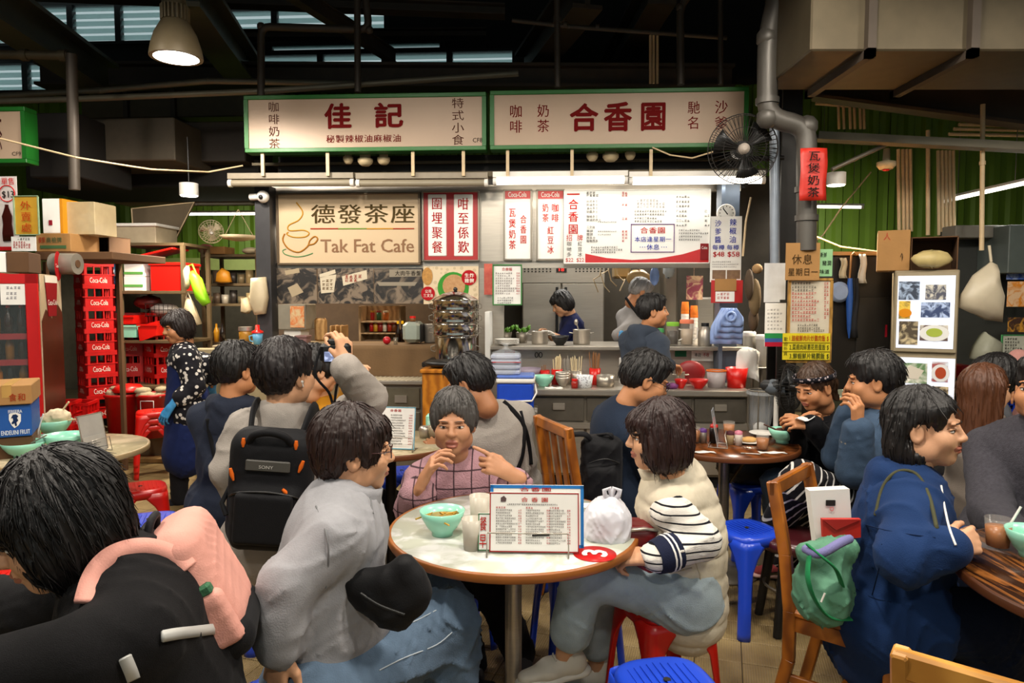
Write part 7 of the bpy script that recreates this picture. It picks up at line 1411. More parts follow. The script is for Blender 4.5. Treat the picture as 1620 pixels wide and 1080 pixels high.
T1=table('round table with a white marbled top and brown rim in the middle foreground',.005,2.42,.44,MARB);T0=table('round pale table with used mint bowls at the left',-2.41,3.68,.42,mat('pale_laminate','#c4b596',.3,kind='veins',vs=6,col2='#a59878'),mat('rim_pale','#a08a64',.4))
T2=table('round brown table with coffee and a noodle bowl on the right',1.19,3.85,.40,BRN,mat('rim_dk','#6a3a1a',.4));T3=table('round striped dark wood table cut off at the right edge',1.86,1.9,.54,ZEB,mat('rim_zeb','#4a260e',.4));T4=table('small dark-rimmed table with a standing menu behind the grey fleece',-.68,3.85,.36,mat('pale_laminate'),mat('rim_dk'),pole=BLACKST)
Z0=.741
# ------------------------------------------------------------------ things on the tables
def bowl(label,x,y,R_=.085,H=.085,soup=None,m=MINT):
 b=Vector((x,y,Z0));t=T('mint_bowl',label,'bowl',b);mb=MB();mb.lathe([(0,.004),(R_*.40,.004),(R_*.42,0),(R_*.46,0),(R_*.47,.012),(R_*.66,H*.32),(R_*.88,H*.68),(R_,H),(R_-.004,H+.001),(R_*.84,H*.66),(R_*.6,H*.34),(R_*.3,H*.2),(0,H*.18)],b,36);t.part('vessel',mb,m)
 if soup:mb=MB();mb.lathe([(0,H*.70),(R_*.86,H*.70)],b,28,cap=False);t.part('soup',mb,soup)
 return t
SOUP=mat('noodle_soup','#a8701c',.2,var=.5,vs=40,col2='#3c4a18');SOUPD=mat('dark_noodles','#4a2414',.4,var=.4,vs=50)
p=onz(700,845,Z0);t=bowl('mint green bowl of noodle soup on the marbled table',p.x,p.y,.078,.085,SOUP);mb=MB()
rr=random.Random(1)
for k in range(10):a=rr.uniform(0,6.28);q=Vector((p.x+.05*math.cos(a),p.y+.05*math.sin(a),Z0+.06));mb.tube([q,q+Vector((rr.uniform(-.03,.03),rr.uniform(-.03,.03),.005)),q+Vector((rr.uniform(-.05,.05),rr.uniform(-.04,.04),0))],.003,5)
t.part('noodles',mb,mat('noodle_y','#c89c3c',.4))
def menu_stand(label,x,y,rz,w=.20,h=.15,wire=True,main=True,lean=12):
 e=T('menu_stand',label,'menu',(x,y,Z0));e.e.rotation_euler=(0,0,math.radians(rz));e.base=Vector((0,0,0));WIREM=STEEL
 mb=MB();mb.tube([(-w*.52,-.05,.004),(-w*.52,-.035,.075),(w*.42,-.035,.075),(w*.42,-.05,.004),(w*.42,.05,.004),(-w*.52,.05,.004),(-w*.52,-.05,.004)],.0028,6);e.part('wire_stand',mb,WIREM)
 return e
def card(e,x0,x1,z0,z1,y,m,border=None,bw=.004,lean=.18,name='menu_card'):
 L_=lambda x,z,o=0:(x,y+lean*z+o,z)
 mb=MB();mb.add([L_(x0,z0),L_(x1,z0),L_(x1,z1),L_(x0,z1),L_(x0,z0,.003),L_(x1,z0,.003),L_(x1,z1,.003),L_(x0,z1,.003)],[(0,1,2,3),(7,6,5,4),(0,4,5,1),(1,5,6,2),(2,6,7,3),(3,7,4,0)]);c=e.part(name,mb,m)
 if border is not None:
  mb=MB()
  for(a,b,u,v)in((x0,x1,z1-bw,z1),(x0,x1,z0,z0+bw),(x0,x0+bw,z0,z1),(x1-bw,x1,z0,z1)):mb.add([L_(a,u,-.001),L_(b,u,-.001),L_(b,v,-.001),L_(a,v,-.001)],[(0,1,2,3)])
  e.part('printed_border',mb,border,c)
 return c,L_
def ctext(e,c,L_,body,x0,x1,z0,z1,col,bold=.008):
 V,F_=glyphs(body,bold);lo,hi=V.min(0),V.max(0);me=bpy.data.meshes.new('lettering');me.from_pydata([L_(x0+(p[0]-lo[0])/(hi[0]-lo[0])*(x1-x0),z0+(p[1]-lo[1])/(hi[1]-lo[1])*(z1-z0),-.0016-.0002*p[2])for p in V],[],F_);me.materials.append(ink(col));return link('lettering',me,c)
def crows(e,c,L_,x0,x1,zs,col,h=.003,seg=.005,seed=1):
 rr=random.Random(seed);mb=MB()
 for z in zs:
  x=x0;ee=x0+(x1-x0)*rr.uniform(.65,1)
  while x<ee:
   for(u0,u1,v0,v1)in((0,.75,-.5,-.3),(0,.75,.3,.5),(.3,.45,-.5,.5),(.05,.7,-.08,.08)):
    if rr.random()>.15:mb.add([L_(x+u0*seg,z+v0*h,-.0016),L_(x+u1*seg,z+v0*h,-.0016),L_(x+u1*seg,z+v1*h,-.0016),L_(x+u0*seg,z+v1*h,-.0016)],[(0,1,2,3)])
   x+=seg
 o=e.part('small_print',mb,ink(col),c);o['kind']='stuff';return o
# the menu stand in the middle of the front table
p=onz(842,878,Z0);e=menu_stand('laminated menus with red and blue borders in a wire stand on the marbled table',p.x,p.y+.02,-2,w=.27)
c,L_=card(e,-.135,.165,.012,.205,.012,PAPER,ink('#2c74b8'),.010);ctext(e,c,L_,'合香園',-.04,.06,.186,.198,'#b02018')
c,L_=card(e,-.172,-.06,.006,.12,-.002,PAPER,ink('#2c6a3c'),.003);ctext(e,c,L_,vtxt('餐早'),-.168,-.145,.015,.11,'#b02018',.012)
c,L_=card(e,-.135,.148,.006,.188,-.012,PAPER,ink('#9c1c1c'),.0035)
ctext(e,c,L_,'合 香 園',-.035,.05,.160,.174,'#c03a2c',.012);crows(e,c,L_,-.08,.08,(.152,),INKD,.004,.006,2)
for k,(a,b)in enumerate(((-.115,-.05),(-.02,.04),(.055,.105))):crows(e,c,L_,a,b,[.134-.0083*j for j in range(13)],'#55504e',.0045,.0058,k+3);crows(e,c,L_,b+.006,b+.016,[.134-.0083*j for j in range(13)],INKR,.0045,.0058,k+9);crows(e,c,L_,a,a+.03,(.142,),INKR,.005,.008,k+20)
mb=MB();mb.add([L_(.0,.055,-.0018),L_(.055,.057,-.0018),L_(.055,.062,-.0018),L_(.0,.060,-.0018)],[(0,1,2,3)]);e.part('ink_stroke',mb,ink(INKD),c);mb=MB();mb.add([L_(-.10,.160,-.0018),L_(-.084,.160,-.0018),L_(-.082,.170,-.0018),L_(-.09,.178,-.0018),L_(-.1,.172,-.0018)],[(0,1,2,3,4)]);e.part('printed_bowl',mb,ink('#5a4a4a'),c)
# number disc
def numdisc(n,label,x,y,R_,rz):
 t=T('table_number',label,'sticker',(x,y,Z0));mb=MB();mb.lathe([(0,.0012),(R_,.0012),(R_,0)],(x,y,Z0),32);t.part('red_disc',mb,ink('#c01c1c',.35));V,F_=glyphs(n,.03);lo,hi=V.min(0),V.max(0);c=(lo+hi)/2;k=R_*1.2/(hi[1]-lo[1]);R2=Matrix.Rotation(math.radians(rz),3,'Z');me=bpy.data.meshes.new('numeral');me.from_pydata([tuple(R2@Vector(((p[0]-c[0])*k*1.25,(p[1]-c[1])*k,.0025+.0003*p[2])))for p in V],[],F_);me.materials.append(ink('#f0e8e0'));link('numeral',me,t.e)
p=onz(941,876,Z0);numdisc('3','red number three sticker on the marbled table',p.x,p.y,.068,80);p=onz(139,730,Z0);numdisc('2','red number sticker on the pale left table',p.x,p.y,.06,80)
# tied takeaway bag
p=onz(962,852,Z0);t=T('takeaway_bag','white knotted takeaway bag with a foam box on the marbled table','bag',p);f=Field(.006);f.cap(p+Vector((0,.03,.02)),p+Vector((0,.03,.055)),.082,.080,k=.02);f.cap(p+Vector((.01,.01,.065)),p+Vector((.012,.01,.125)),.022,.009,k=.04);V,F_=f.mesh(fold=.006,freq=26,seed=4);o=link('bag_body',mesh_np('bag',V-V3(p),F_,[mat('bag_thin','#d6d6de',.3,var=.06)]),t.e)
mb=MB()
for s in(-1,1):mb.tube([p+Vector((.012,.01,.12)),p+Vector((.012+s*.022,.005,.145)),p+Vector((.012+s*.026,.0,.165)),p+Vector((.012+s*.008,.005,.172)),p+Vector((.012,.01,.13))],[.006,.009,.009,.008,.005],8,sx=.6)
t.part('knot_ears',mb,mat('bag_thin'))
def glass(label,x,y,R_=.033,H=.10,liquid=None,fill=.8,gm=None,straw=None,name='drink_glass'):
 b=Vector((x,y,Z0));t=T(name,label,'glass',b);mb=MB();mb.lathe(cup_prof(R_,H,.002,.8),b,24);t.part('vessel',mb,gm or mat('cup_clear','#dcd8d0',.12,alpha=.10,var=.02))
 if liquid:mb=MB();mb.lathe([(0,.007),(R_*.78,.007),(R_*(.8+.18*fill),H*fill),(0,H*fill)],b,20);t.part('drink',mb,liquid)
 if straw:mb=MB();mb.tube([b+Vector((0,0,.01)),b+Vector(straw)],.004,6);t.part('straw',mb,PAPER)
 return t
TEA=mat('milk_tea','#a8662c',.3,var=.05);p=onz(759,842,Z0);glass('tall frosted cup behind the menu stand',p.x,p.y,.036,.13,gm=mat('cup_frost','#d8d0c0',.3,alpha=.7));p=onz(747,868,Z0);glass('cup with a rest of milk tea left of the menu stand',p.x,p.y,.034,.10,mat('tea_rest','#8a5a34',.3),.3,gm=mat('cup_frost'))
p=onz(938,800,Z0);one('folded_card','white folded slip lying behind the takeaway bag','card',MB().bx(p.x-.06,p.x+.05,p.y-.03,p.y+.03,Z0,Z0+.003),PAPER,p)
# left table
for i,(px,py,R_,H,l)in enumerate(((105,715,.105,.095,'large mint bowl nearest the number sticker on the left table'),(85,688,.10,.09,'mint bowl with a crumpled napkin on the left table'),(38,722,.10,.075,'shallow mint bowl at the front of the left table'))):
 p=onz(px,py,Z0);t=bowl(l,p.x,p.y,R_,H)
 if i==1:
  f=Field(.008);c=p+Vector((.03,0,.11));f.ell(c,(.065,.05,.045),k=.02);f.ell(c+Vector((-.05,0,-.02)),(.05,.05,.03),k=.02);V,F_=f.mesh(fold=.008,freq=30,seed=2);o=link('napkin',mesh_np('napkin',V-V3(p),F_,[mat('napkin_c','#d8c8a8',.8)]),t.e);mb=MB();mb.tube([p+Vector((.02,.0,.10)),p+Vector((.11,-.02,.2))],.005,6);mb.tube([p+Vector((.05,.0,.08)),p+Vector((.15,-.03,.10))],.005,6);t.part('chopsticks',mb,STICK)
 if i==2:mb=MB();mb.tube([p+Vector((.0,0,.05)),p+Vector((.12,.0,.11))],.004,6);mb.sph(p+Vector((-.01,0,.05)),(.03,.02,.006),8);t.part('spoon',mb,STEEL)
p=onz(20,720,Z0);glass('plastic cup with a straw on the left table',p.x,p.y,.038,.12,None,straw=(.05,0,.20));p=onz(44,712,Z0);glass('second plastic cup with a tilted straw on the left table',p.x+.01,p.y+.03,.036,.10,None,straw=(.06,0,.19))
p=onz(45,700,Z0);lathe_thing('blue_plate','white plate with a blue rim at the back of the left table','plate',p,[(0,0),(.06,0),(.115,.025),(.112,.028),(.05,.008),(0,.008)],mat('plate_bluerim','#c8ccd8',.3),0);p=onz(60,695,Z0);lathe_thing('green_tube','small fluorescent green bottle on the left table','bottle',p,[(0,0),(.016,0),(.016,.05),(.008,.06),(0,.075)],mat('fluo','#8fd81c',.4),0)
p=onz(68,688,Z0)+Vector((-.02,.1,0));mb=MB();mb.sph(p+Vector((0,0,.04)),(.07,.05,.045),12);one('maroon_cloth','crumpled maroon cloth behind the mint bowls','cloth',mb,mat('maroon','#4a1420',.8),p)
p=onz(153,715,Z0);e=menu_stand('narrow edge-on menu in a wire stand on the left table',p.x,p.y,78,w=.12);card(e,-.08,.08,.005,.2,.0,mat('menu_edge','#a8a49c',.3),ink('#7a6a5c'));card(e,-.08,.06,.005,.09,-.012,mat('menu_edge'),None)
# back table menu
p=onz(632,712,Z0);e=menu_stand('white menu with red prices standing on the small back table',p.x,p.y,-8,w=.2);c,L_=card(e,-.11,.08,.005,.225,.0,PAPER,ink('#5a9ab0'),.005);ctext(e,c,L_,'合香園',-.06,.0,.20,.213,INKR);crows(e,c,L_,-.055,.03,[.182-.0135*j for j in range(12)],INKD,.006,.007,3);crows(e,c,L_,.045,.066,[.182-.0135*j for j in range(12)],INKR,.006,.007,4)
p=onz(683,700,Z0)+Vector((0,.1,0));glass('iced drink with a straw beside the old woman',p.x,p.y,.035,.11,mat('lemon_tea','#8a7a5c',.3),.7,straw=(.02,0,.2));p=onz(668,700,Z0)+Vector((0,.15,0));t=lathe_thing('steel_sugar_pot','small steel pot on the back table','pot',p,[(0,0),(.035,0),(.04,.05),(.03,.065),(0,.07)],STEEL,0)
p=onz(680,690,Z0)+Vector((0,.25,0));one('mint_box','mint green napkin box on the back table','box',MB().bx(p.x-.05,p.x+.05,p.y-.04,p.y+.04,Z0,Z0+.09,.01),MINT,p)
# brown table
p=onz(1238,700,Z0);t=bowl('mint bowl of dark noodles in front of the woman with the headband',p.x,p.y,.078,.078,SOUPD);mb=MB();mb.tube([p+Vector((-.03,0,.07)),p+Vector((-.10,.02,.10))],.005,6);mb.sph(p+Vector((0,0,.065)),(.05,.04,.02),10);t.part('noodle_heap',mb,SOUPD)
for px,py,l,f_ in((1206,712,'glass of milk tea at the front of the brown table',.75),(1153,690,'second glass of milk tea behind the bottles',.8),(1098,700,'glass of milk tea half hidden by the cream vest woman',.8)):p=onz(px,py,Z0);glass(l,p.x,p.y,.034,.088,TEA,f_)
p=onz(1185,700,Z0);t=lathe_thing('bread_plate','white plate with a piece of buttered bun on the brown table','plate',p,[(0,0),(.05,0),(.085,.012),(.083,.015),(.05,.005),(0,.005)],WHITE,0);mb=MB();mb.sph(p+Vector((0,0,.018)),(.045,.03,.016),12);t.part('bun',mb,mat('bun','#d0a05c',.6,var=.2));p=onz(1212,690,Z0);lathe_thing('bread_plate','empty white plate beside the noodle bowl','plate',p+Vector((0,.05,0)),[(0,0),(.05,0),(.08,.012),(.078,.015),(.05,.005),(0,.005)],WHITE,0)
for px,py,h,m,lm,l in((1129,700,.085,mat('soy'),REDP,'sauce bottle with a red spout on the brown table'),(1112,700,.06,STEEL,mat('purple_lid','#5c2c84',.4),'steel sugar pot with a purple lid'),(1155,703,.055,mat('pepper','#a89068',.4),mat('maroon'),'pepper shaker with a dark lid'),(1168,704,.06,mat('salt','#d8ccc0',.3),mat('pink_lid','#c8788c',.4),'salt shaker with a pink lid')):
 p=onz(px,py,Z0);t=lathe_thing('condiment_jar',l,'jar',p,[(0,0),(.020 if h<.08 else.024,0),(.021 if h<.08 else.024,h),(.015,h+.006)],m,0);mb=MB();mb.lathe([(.021,h),(.021,h+.016),(.008,h+.022)]+([(.006,h+.05),(.003,h+.06)]if h>.08 else[(0,h+.022)]),p,16);t.part('lid',mb,lm)
p=onz(1137,705,Z0);e=menu_stand('clear menu holder seen edge-on on the brown table',p.x,p.y,70,w=.14);card(e,-.07,.07,.005,.2,0,mat('acrylic','#c8ccd0',.1,alpha=.5))
for i,(px,py)in enumerate(((1222,716),(1110,715))):
 p=onz(px,py,Z0);mb=MB();mb.sheet([[p+Vector((-.07+.028*u,-.02+.02*v,.003+.003*math.sin(u*2+v)))for u in range(6)]for v in range(3)],th=.003);one('paper_scrap',('torn paper wrapper at the front of the brown table','white tissue scraps beside the sugar pot')[i],'paper',mb,PAPER,p)
p=onz(1193,719,Z0);t=T('tea_spoon','steel teaspoon lying in front of the bun','spoon',p);mb=MB();mb.tube([p+Vector((-.04,.015,.004)),p+Vector((.03,-.008,.004))],.003,6);t.part('shaft',mb,STEEL);mb=MB();mb.sph(p+Vector((-.05,.019,.004)),(.016,.010,.003),8);t.part('spoon_bowl',mb,STEEL)
# right table
p=onz(1578,866,Z0);glass('glass of milk tea with a straw on the striped table',p.x,p.y,.040,.098,mat('milk_tea'),.72,straw=(.07,.0,.135));p=onz(1632,880,Z0);bowl('mint bowl cut off by the right edge of the picture',p.x,p.y,.075,.085)
# bag on the stool under the brown table
p=Vector((1.42,4.05,.46));f=Field(.012);f.ell(p+Vector((.0,0,.10)),(.21,.13,.11),k=.03);V,F_=f.mesh(fold=.012,freq=14,seed=3);t=T('black_bag','slouchy black bag lying on the stool under the brown table','bag',p);link('bag_body',mesh_np('bag',V-V3(p),F_,[mat('bag_black','#12100f',.5,var=.2)]),t.e);mb=MB();mb.tube([p+Vector((-.18,-.08,.12)),p+Vector((-.22,-.1,.06)),p+Vector((-.17,-.12,.03)),p+Vector((-.08,-.12,.16))],.009,6);t.part('strap',mb,mat('chain','#8a7048',.4,.6))
# round padded stool
x,y=1.33,3.2;t=T('padded_stool','round maroon padded stool with black legs behind the white paper bag','stool',(x,y,0));mb=MB();mb.lathe([(0,.445),(.14,.44),(.165,.43),(.17,.41),(.165,.385),(.14,.38),(0,.38)],(x,y,0),32);t.part('seat_pad',mb,mat('maroon_vinyl','#421318',.35,coat=.2))
for k in range(4):a=math.pi/4+k*math.pi/2;mb=MB();mb.cyl((x+.17*math.cos(a),y+.17*math.sin(a),0),(x+.11*math.cos(a),y+.11*math.sin(a),.385),.020,.024,n=10);t.part('leg',mb,BLACKP)
mb=MB();mb.ring((x,y,.2),.135,.007,'z',24);t.part('foot_ring',mb,STEELD)
# ------------------------------------------------------------------ wooden chairs
CH=mat('chair_varnish','#a8621c',.32,var=.15,vs=4,kind='wood',col2='#7c4210',coat=.25);CHD=mat('chair_dark','#6e3a16',.35,var=.15,vs=4,kind='wood',col2='#4c260c',coat=.2)
def chair(label,x,y,rz,m,slats=0,H=.90,W_=.40,D_=.40,sh=.44):  # faces +x before turning; back at -x
 t=T('wooden_chair',label,'chair',(x,y,0));t.e.rotation_euler=(0,0,math.radians(rz));t.base=Vector((0,0,0))
 for s in(-1,1):
  mb=MB();P_=[Vector((-D_/2-.06,s*W_/2,0)),Vector((-D_/2,s*W_/2,sh*.6)),Vector((-D_/2,s*W_/2,sh)),Vector((-D_/2-.02,s*W_/2,sh+.2)),Vector((-D_/2-.07,s*W_/2,H))]
  for i in range(4):mb.bar(P_[i],P_[i+1]+(P_[i+1]-P_[i]).normalized()*.006,.03,.042,up=(1,0,0),ch=.004)
  t.part('back_post',mb,m);mb=MB();mb.bar((D_/2-.02,s*(W_/2-.01),0),(D_/2-.02,s*(W_/2-.01),sh-.03),.036,.036,ch=.004);t.part('leg',mb,m)
  mb=MB();mb.bar((-D_/2,s*W_/2,.2),(D_/2-.02,s*(W_/2-.01),.2),.018,.028,ch=.003);t.part('stretcher',mb,m);mb=MB();mb.bar((-D_/2,s*(W_/2-.005),sh-.04),(D_/2-.02,s*(W_/2-.005),sh-.04),.02,.05);t.part('seat_rail',mb,m)

 for x_ in(-D_/2,D_/2-.02):mb=MB();mb.bar((x_,-W_/2,sh-.04),(x_,W_/2,sh-.04),.02,.05);t.part('seat_rail',mb,m)
 mb=MB();mb.bar((.0,-W_/2,.2),(0,W_/2,.2),.018,.028);t.part('stretcher',mb,m)
 mb=MB();mb.bx(-D_/2-.01,D_/2+.01,-W_/2-.01,W_/2+.01,sh-.015,sh+.012,.008);t.part('seat',mb,m)
 mb=MB();mb.bar((-D_/2-.068,-W_/2-.015,H-.02),(-D_/2-.068,W_/2+.015,H-.02),.028,.055,ch=.006);t.part('top_rail',mb,m)
 for k in range(slats):y_=-W_/2+W_*(k+1)/(slats+1);mb=MB();mb.bar((-D_/2-.004,y_,sh+.03),(-D_/2-.066,y_,H-.04),.045,.012,up=(1,0,0));t.part('back_slat',mb,m)
 return t
chair('varnished wooden chair with an open back under the woman in the navy hoodie',1.23,2.42,-41,CH,0,.89,.36,.34);chair('wooden chair with a slatted back holding a black backpack',.44,3.45,20,CH,3,.94,.38,.38);chair('pale wooden chair whose top rail shows at the bottom right',1.06,1.35,50,mat('chair_pale','#c08a3c',.4,kind='wood',vs=4,col2='#a06c28'),0,.88)
# ------------------------------------------------------------------ people
cloth=lambda k,c,**kw:mat('cloth_'+k,c,kw.pop('rough',.88),var=kw.pop('var',.12),vs=kw.pop('vs',12),bump=kw.pop('bump',.25),bs=kw.pop('bs',260),sheen=kw.pop('sheen',.03),spec=.18,**kw)
DENIM=cloth('denim','#5d7187',vs=25,var=.2);DENIML=cloth('denim_pale','#a9b8c0',vs=18,var=.2);DENIMD=cloth('denim_dark','#1c2634',vs=20);BLK=cloth('black','#141316');NAVY=cloth('navy','#152544',var=.1)
SK={'l':('light','#cf9b76'),'m':('mid','#bd8259'),'d':('tan','#a8724e'),'o':('old','#bb8664')}
HB=('black','#120d0c');HBR=('brown','#2a1610');HG=('grey','#565250');HBL=('browner','#5e351b')
# woman in the grey fleece
P=person('woman in a light grey fleece and jeans sitting left of the marbled table',at(505,1058,1.90),at(540,792,1.97),at(562,712,2.0),yaw=92,hyaw=84,hpitch=4,S=1.0,HS=.97,fat=1.18,belly=1.1,
arms=[dict(wrist=at(640,960,2.15),pole=(0,.5,-1)),dict(elbow=at(456,925,1.72),wrist=at(442,1018,1.70),dir=(-.12,.05,-1),back=(-.6,-1,0),curl=(.5,.6,.6,.6))],
legs=[dict(knee=at(690,950,2.38),ankle=at(715,1075,2.5)),dict(knee=at(705,985,2.12),ankle=at(722,1140,2.16))],top=dict(mat=cloth('fleece','#96969a',vs=60,var=.08,bump=.15),g=.030,ga=.026,name='fleece',lo=.12),bottom=dict(mat=DENIM,g=.030,len=.42,end=.062),hair='crop',haircol=HBR,skincol=SK['l'],hair_s=1.04,collar=dict(mat=cloth('fleece','#96969a'),h=.085,r=.085),fold=.012,hem=0,shoes=(BLK,BLK),vox=.009,hvox=.004)
glasses(P,mat('glass_frame_red','#3a1414',.3));PW2=P
# old woman in pink
PLAID=cloth('pink_plaid','#a8828a',kind='plaid',vs=4.2,col2='#3a2a30',bump=.5,bs=160)
P=person('old woman in a pink checked jacket behind the marbled table, hands raised',at(726,850,3.12),at(724,736,2.98),at(718,668,2.88),yaw=180,hyaw=186,hpitch=4,S=1.0,HS=1.0,age=1,mouth=1,fat=1.05,
arms=[dict(elbow=at(816,792,2.88),wrist=at(812,750,2.74),dir=(-.78,-.1,.40),back=(.2,-1,.5),curl=(.15,.7,.8,.9),thumb=.8),dict(elbow=at(654,805,2.86),wrist=at(666,766,2.72),dir=(.42,-.15,.8),back=(-.9,-.2,.4),curl=(.35,.45,.5,.55),spread=.16,thumb=.9)],
legs=[dict(knee=at(770,905,2.75),ankle=at(820,1030,2.78),toe=(.2,-1,0)),dict(knee=at(700,905,2.75),ankle=at(745,1045,2.72),toe=(.2,-1,0))],top=dict(mat=PLAID,g=.032,ga=.030,sleeve=.62),bottom=dict(mat=BLK),hair='swept',haircol=('dark_grey','#4c4845'),hair_s=1.0,skincol=SK['o'],collar=dict(mat=PLAID,h=.05,r=.085),fold=.008,shoes=(cloth('shoe_grey','#3c3a3c'),BLK),vox=.010,hvox=.0036)
mb=MB()
for k in range(3):q=P['neck']+P['tf']*(.118+.012*k)-P['u']*(.09+.12*k)-P['base'];mb.sph(q,(.014,.008,.014),10)
link('button',mb.mesh('button',mat('button_gold','#8a6a4a',.3,.5)),P['root']);PW3=P
# woman in the cream vest
STR=cloth('stripes','#d8d4cc',kind='stripes',vs=12,col2='#14141c',stretch=(.35,1,1));VEST=cloth('vest','#d6cbb4',vs=8,var=.06,bump=.35,bs=22,rough=.6)
P=person('woman in a cream quilted vest over stripes sitting on the red stool',at(1082,916,2.47),at(1066,752,2.45),at(1040,688,2.38),yaw=-84,hyaw=-100,hpitch=6,S=1.0,HS=.93,smile=1,fat=1.12,
arms=[dict(elbow=at(1110,856,2.26),wrist=at(1040,880,2.2),dir=(-1,.3,-.1),back=(0,-.5,1),curl=(.6,.7,.7,.7)),dict(wrist=at(1005,850,2.55),dir=(-1,-.1,-.2),pole=(0,.4,-1),curl=(.6,.6,.6,.6))],
legs=[dict(knee=at(925,905,2.30),ankle=at(893,1038,2.38),toe=(-1,-.15,0),pitch=8),dict(knee=at(940,925,2.6),ankle=at(945,1055,2.72),toe=(-1,0,0))],top=dict(mat=STR,g=-.006,ga=.014,name='striped_shirt',freq=12),bottom=dict(mat=DENIML,g=.012,len=.68,end=.062),hair='pageboy',haircol=('red_brown','#2c120d'),hair_s=1.02,skincol=SK['l'],fold=.009,hem=0,shoes=(mat('shoe_white','#d8d2c4',.5),mat('sole_white','#e4e0d6',.5)),vox=.009,hvox=.004)
f=Field(.009);S=1.0;u,tf,sr=P['u'],P['tf'],P['sr'];hp,nk,md,chh=P['hip'],P['neck'],P['mid'],P['ch']
f.cap(hp-u*.09,md,.178,.172,k=.05,sq=(tuple(tf),1.22));f.cap(md,chh,.172,.165,k=.05,sq=(tuple(tf),1.22));f.cap(chh,nk-u*.02,.13,.085,k=.06,sq=(tuple(tf),1.1))
for s in(0,1):f.cap(nk-u*.03,nk.lerp(P['shd'][s],.8)-u*.0,.075,.072,k=.05)
quilt=lambda p:.010*(1-np.abs(np.sin(p[:,2]*38+.5*np.sin(p[:,0]*9))))**3-.003
V,F_=f.mesh(fold=.006,freq=14,seed=8,disp=quilt);vest=link('vest',mesh_np('vest',V-V3(P['base']),F_,[VEST]),P['root'])
mb=MB();n0=nk-P['base'];mb.sheet([[n0+(P['head']-nk).normalized()*(.085*j/3-.03)+sr*math.cos(a)*(.098-.006*j)+tf*(math.sin(a)*.090+.012)for a in[math.pi/2+.35+(2*math.pi-.7)*i/20 for i in range(21)]]for j in range(4)],th=-.014);link('vest_collar',mb.mesh('collar',VEST),P['root'])
q=fa(1090,880,2.2);mb=MB();r=fr2(1064,868,1088,876,2.235,0);mb.bx(r[0]-P['base'].x,r[1]-P['base'].x,2.225-P['base'].y,2.24-P['base'].y,r[2],r[3]);link('pocket_tab',mb.mesh('tab',cloth('tab','#b8a488')),vest)
a=P['A'][0];mb=MB();d=(a['w']-a['e']).normalized();c=a['w']-P['base'];mb.tube([c-d*.07,c-d*.03,c+d*.012],[.060,.061,.054],16);link('cuff',mb.mesh('cuff',cloth('cuff_navy','#1a2038')),P['root'])
for k in(-.052,-.036):mb=MB();mb.tube([c+d*k,c+d*(k+.006)],.0625,16);link('cuff_stripe',mb.mesh('cuff_stripe',PAPER),P['root'])
PW4=P
# man with the black strap
GS=cloth('grey_sweater','#a39c94',bump=.4,bs=150)
P=person('man in a grey sweater with a black shoulder strap, bending over the back table',at(808,785,3.68),at(782,655,3.58),at(742,606,3.48),yaw=-38,hyaw=-62,hpitch=26,S=1.06,fem=False,fat=1.1,arms=[dict(wrist=at(690,720,3.75),pole=(-.4,0,-1)),dict(wrist=at(735,725,4.0),pole=(.5,0,-1))],legs=[dict(ankle=at(760,930,4.0)),dict(ankle=at(820,930,4.0))],top=dict(mat=GS,g=.022),bottom=dict(mat=DENIMD),hair='short',haircol=HB,spiky=.6,hair_s=1.0,skincol=SK['d'],fold=.008,shoes=(BLK,BLK),vox=.011)
mb=None
SB=cloth('strap_black','#121214',bump=.2)
def over(P,pts,off=.0):return pts
belt(P,'shoulder_strap',[(752,634),(765,626),(780,626),(795,636),(812,652),(826,672),(834,700),(838,735)],.036,SB);belt(P,'shoulder_strap',[(812,628),(822,650),(828,680),(826,715),(817,745),(811,770)],.028,SB)
# man in the navy sweater
P=person('man with glasses in a dark navy sweater bending over the brown table',at(972,775,3.55),at(985,652,3.50),at(1022,600,3.48),yaw=62,hyaw=74,hpitch=24,S=1.06,fem=False,fat=1.08,arms=[dict(wrist=at(1075,700,3.95),pole=(0,.4,-1)),dict(wrist=at(1065,715,3.55),pole=(0,-.4,-1))],legs=[dict(ankle=at(1040,930,3.9)),dict(ankle=at(1030,930,3.6))],top=dict(mat=cloth('navy_sweater','#1f2a3c'),g=.022),bottom=dict(mat=DENIMD),hair='short',haircol=HB,spiky=.5,skincol=SK['m'],shoes=(BLK,BLK),vox=.011);glasses(P,BLACKP)
# woman with headband
P=person('woman with a dark patterned headband in a black jacket eating at the brown table',at(1325,800,3.98),at(1306,665,3.92),at(1288,612,3.85),yaw=-118,hyaw=-138,hpitch=20,S=.98,arms=[dict(elbow=at(1330,725,3.72),wrist=at(1284,672,3.62),dir=(-.8,-.1,.15),back=(.2,-.8,.6),curl=(.5,.6,.6,.7)),dict(elbow=at(1262,720,3.95),wrist=at(1254,672,3.78),dir=(.5,-.4,.3),back=(-.5,-.6,.6),curl=(.5,.6,.6,.7))],legs=[dict(knee=at(1230,765,3.75),ankle=at(1235,900,3.9)),dict(knee=at(1225,760,4.1),ankle=at(1230,890,4.1))],top=dict(mat=cloth('black_jacket','#101014',bump=.3),g=.024,ga=.022),bottom=dict(mat=DENIM),hair='back',haircol=('brown_hl','#4a3220'),skincol=SK['m'],collar=dict(mat=cloth('black_jacket','#101014'),h=.06,r=.08),shoes=(BLK,BLK),vox=.011,hvox=.0042)
mb=MB();rw=[[Vector(((.0905+.003*math.sin(j*1.5))*math.cos(a),-.02+.116*math.sin(a),.050+.014*j-.035*(1-math.sin(a))*.6+.012))for a in[2*math.pi*i/28 for i in range(29)]]for j in range(3)];mb.sheet(rw,th=-.004);on_head(P,'headband',mb,cloth('band','#15151c',kind='dots',vs=55,col2='#a89a9c'))
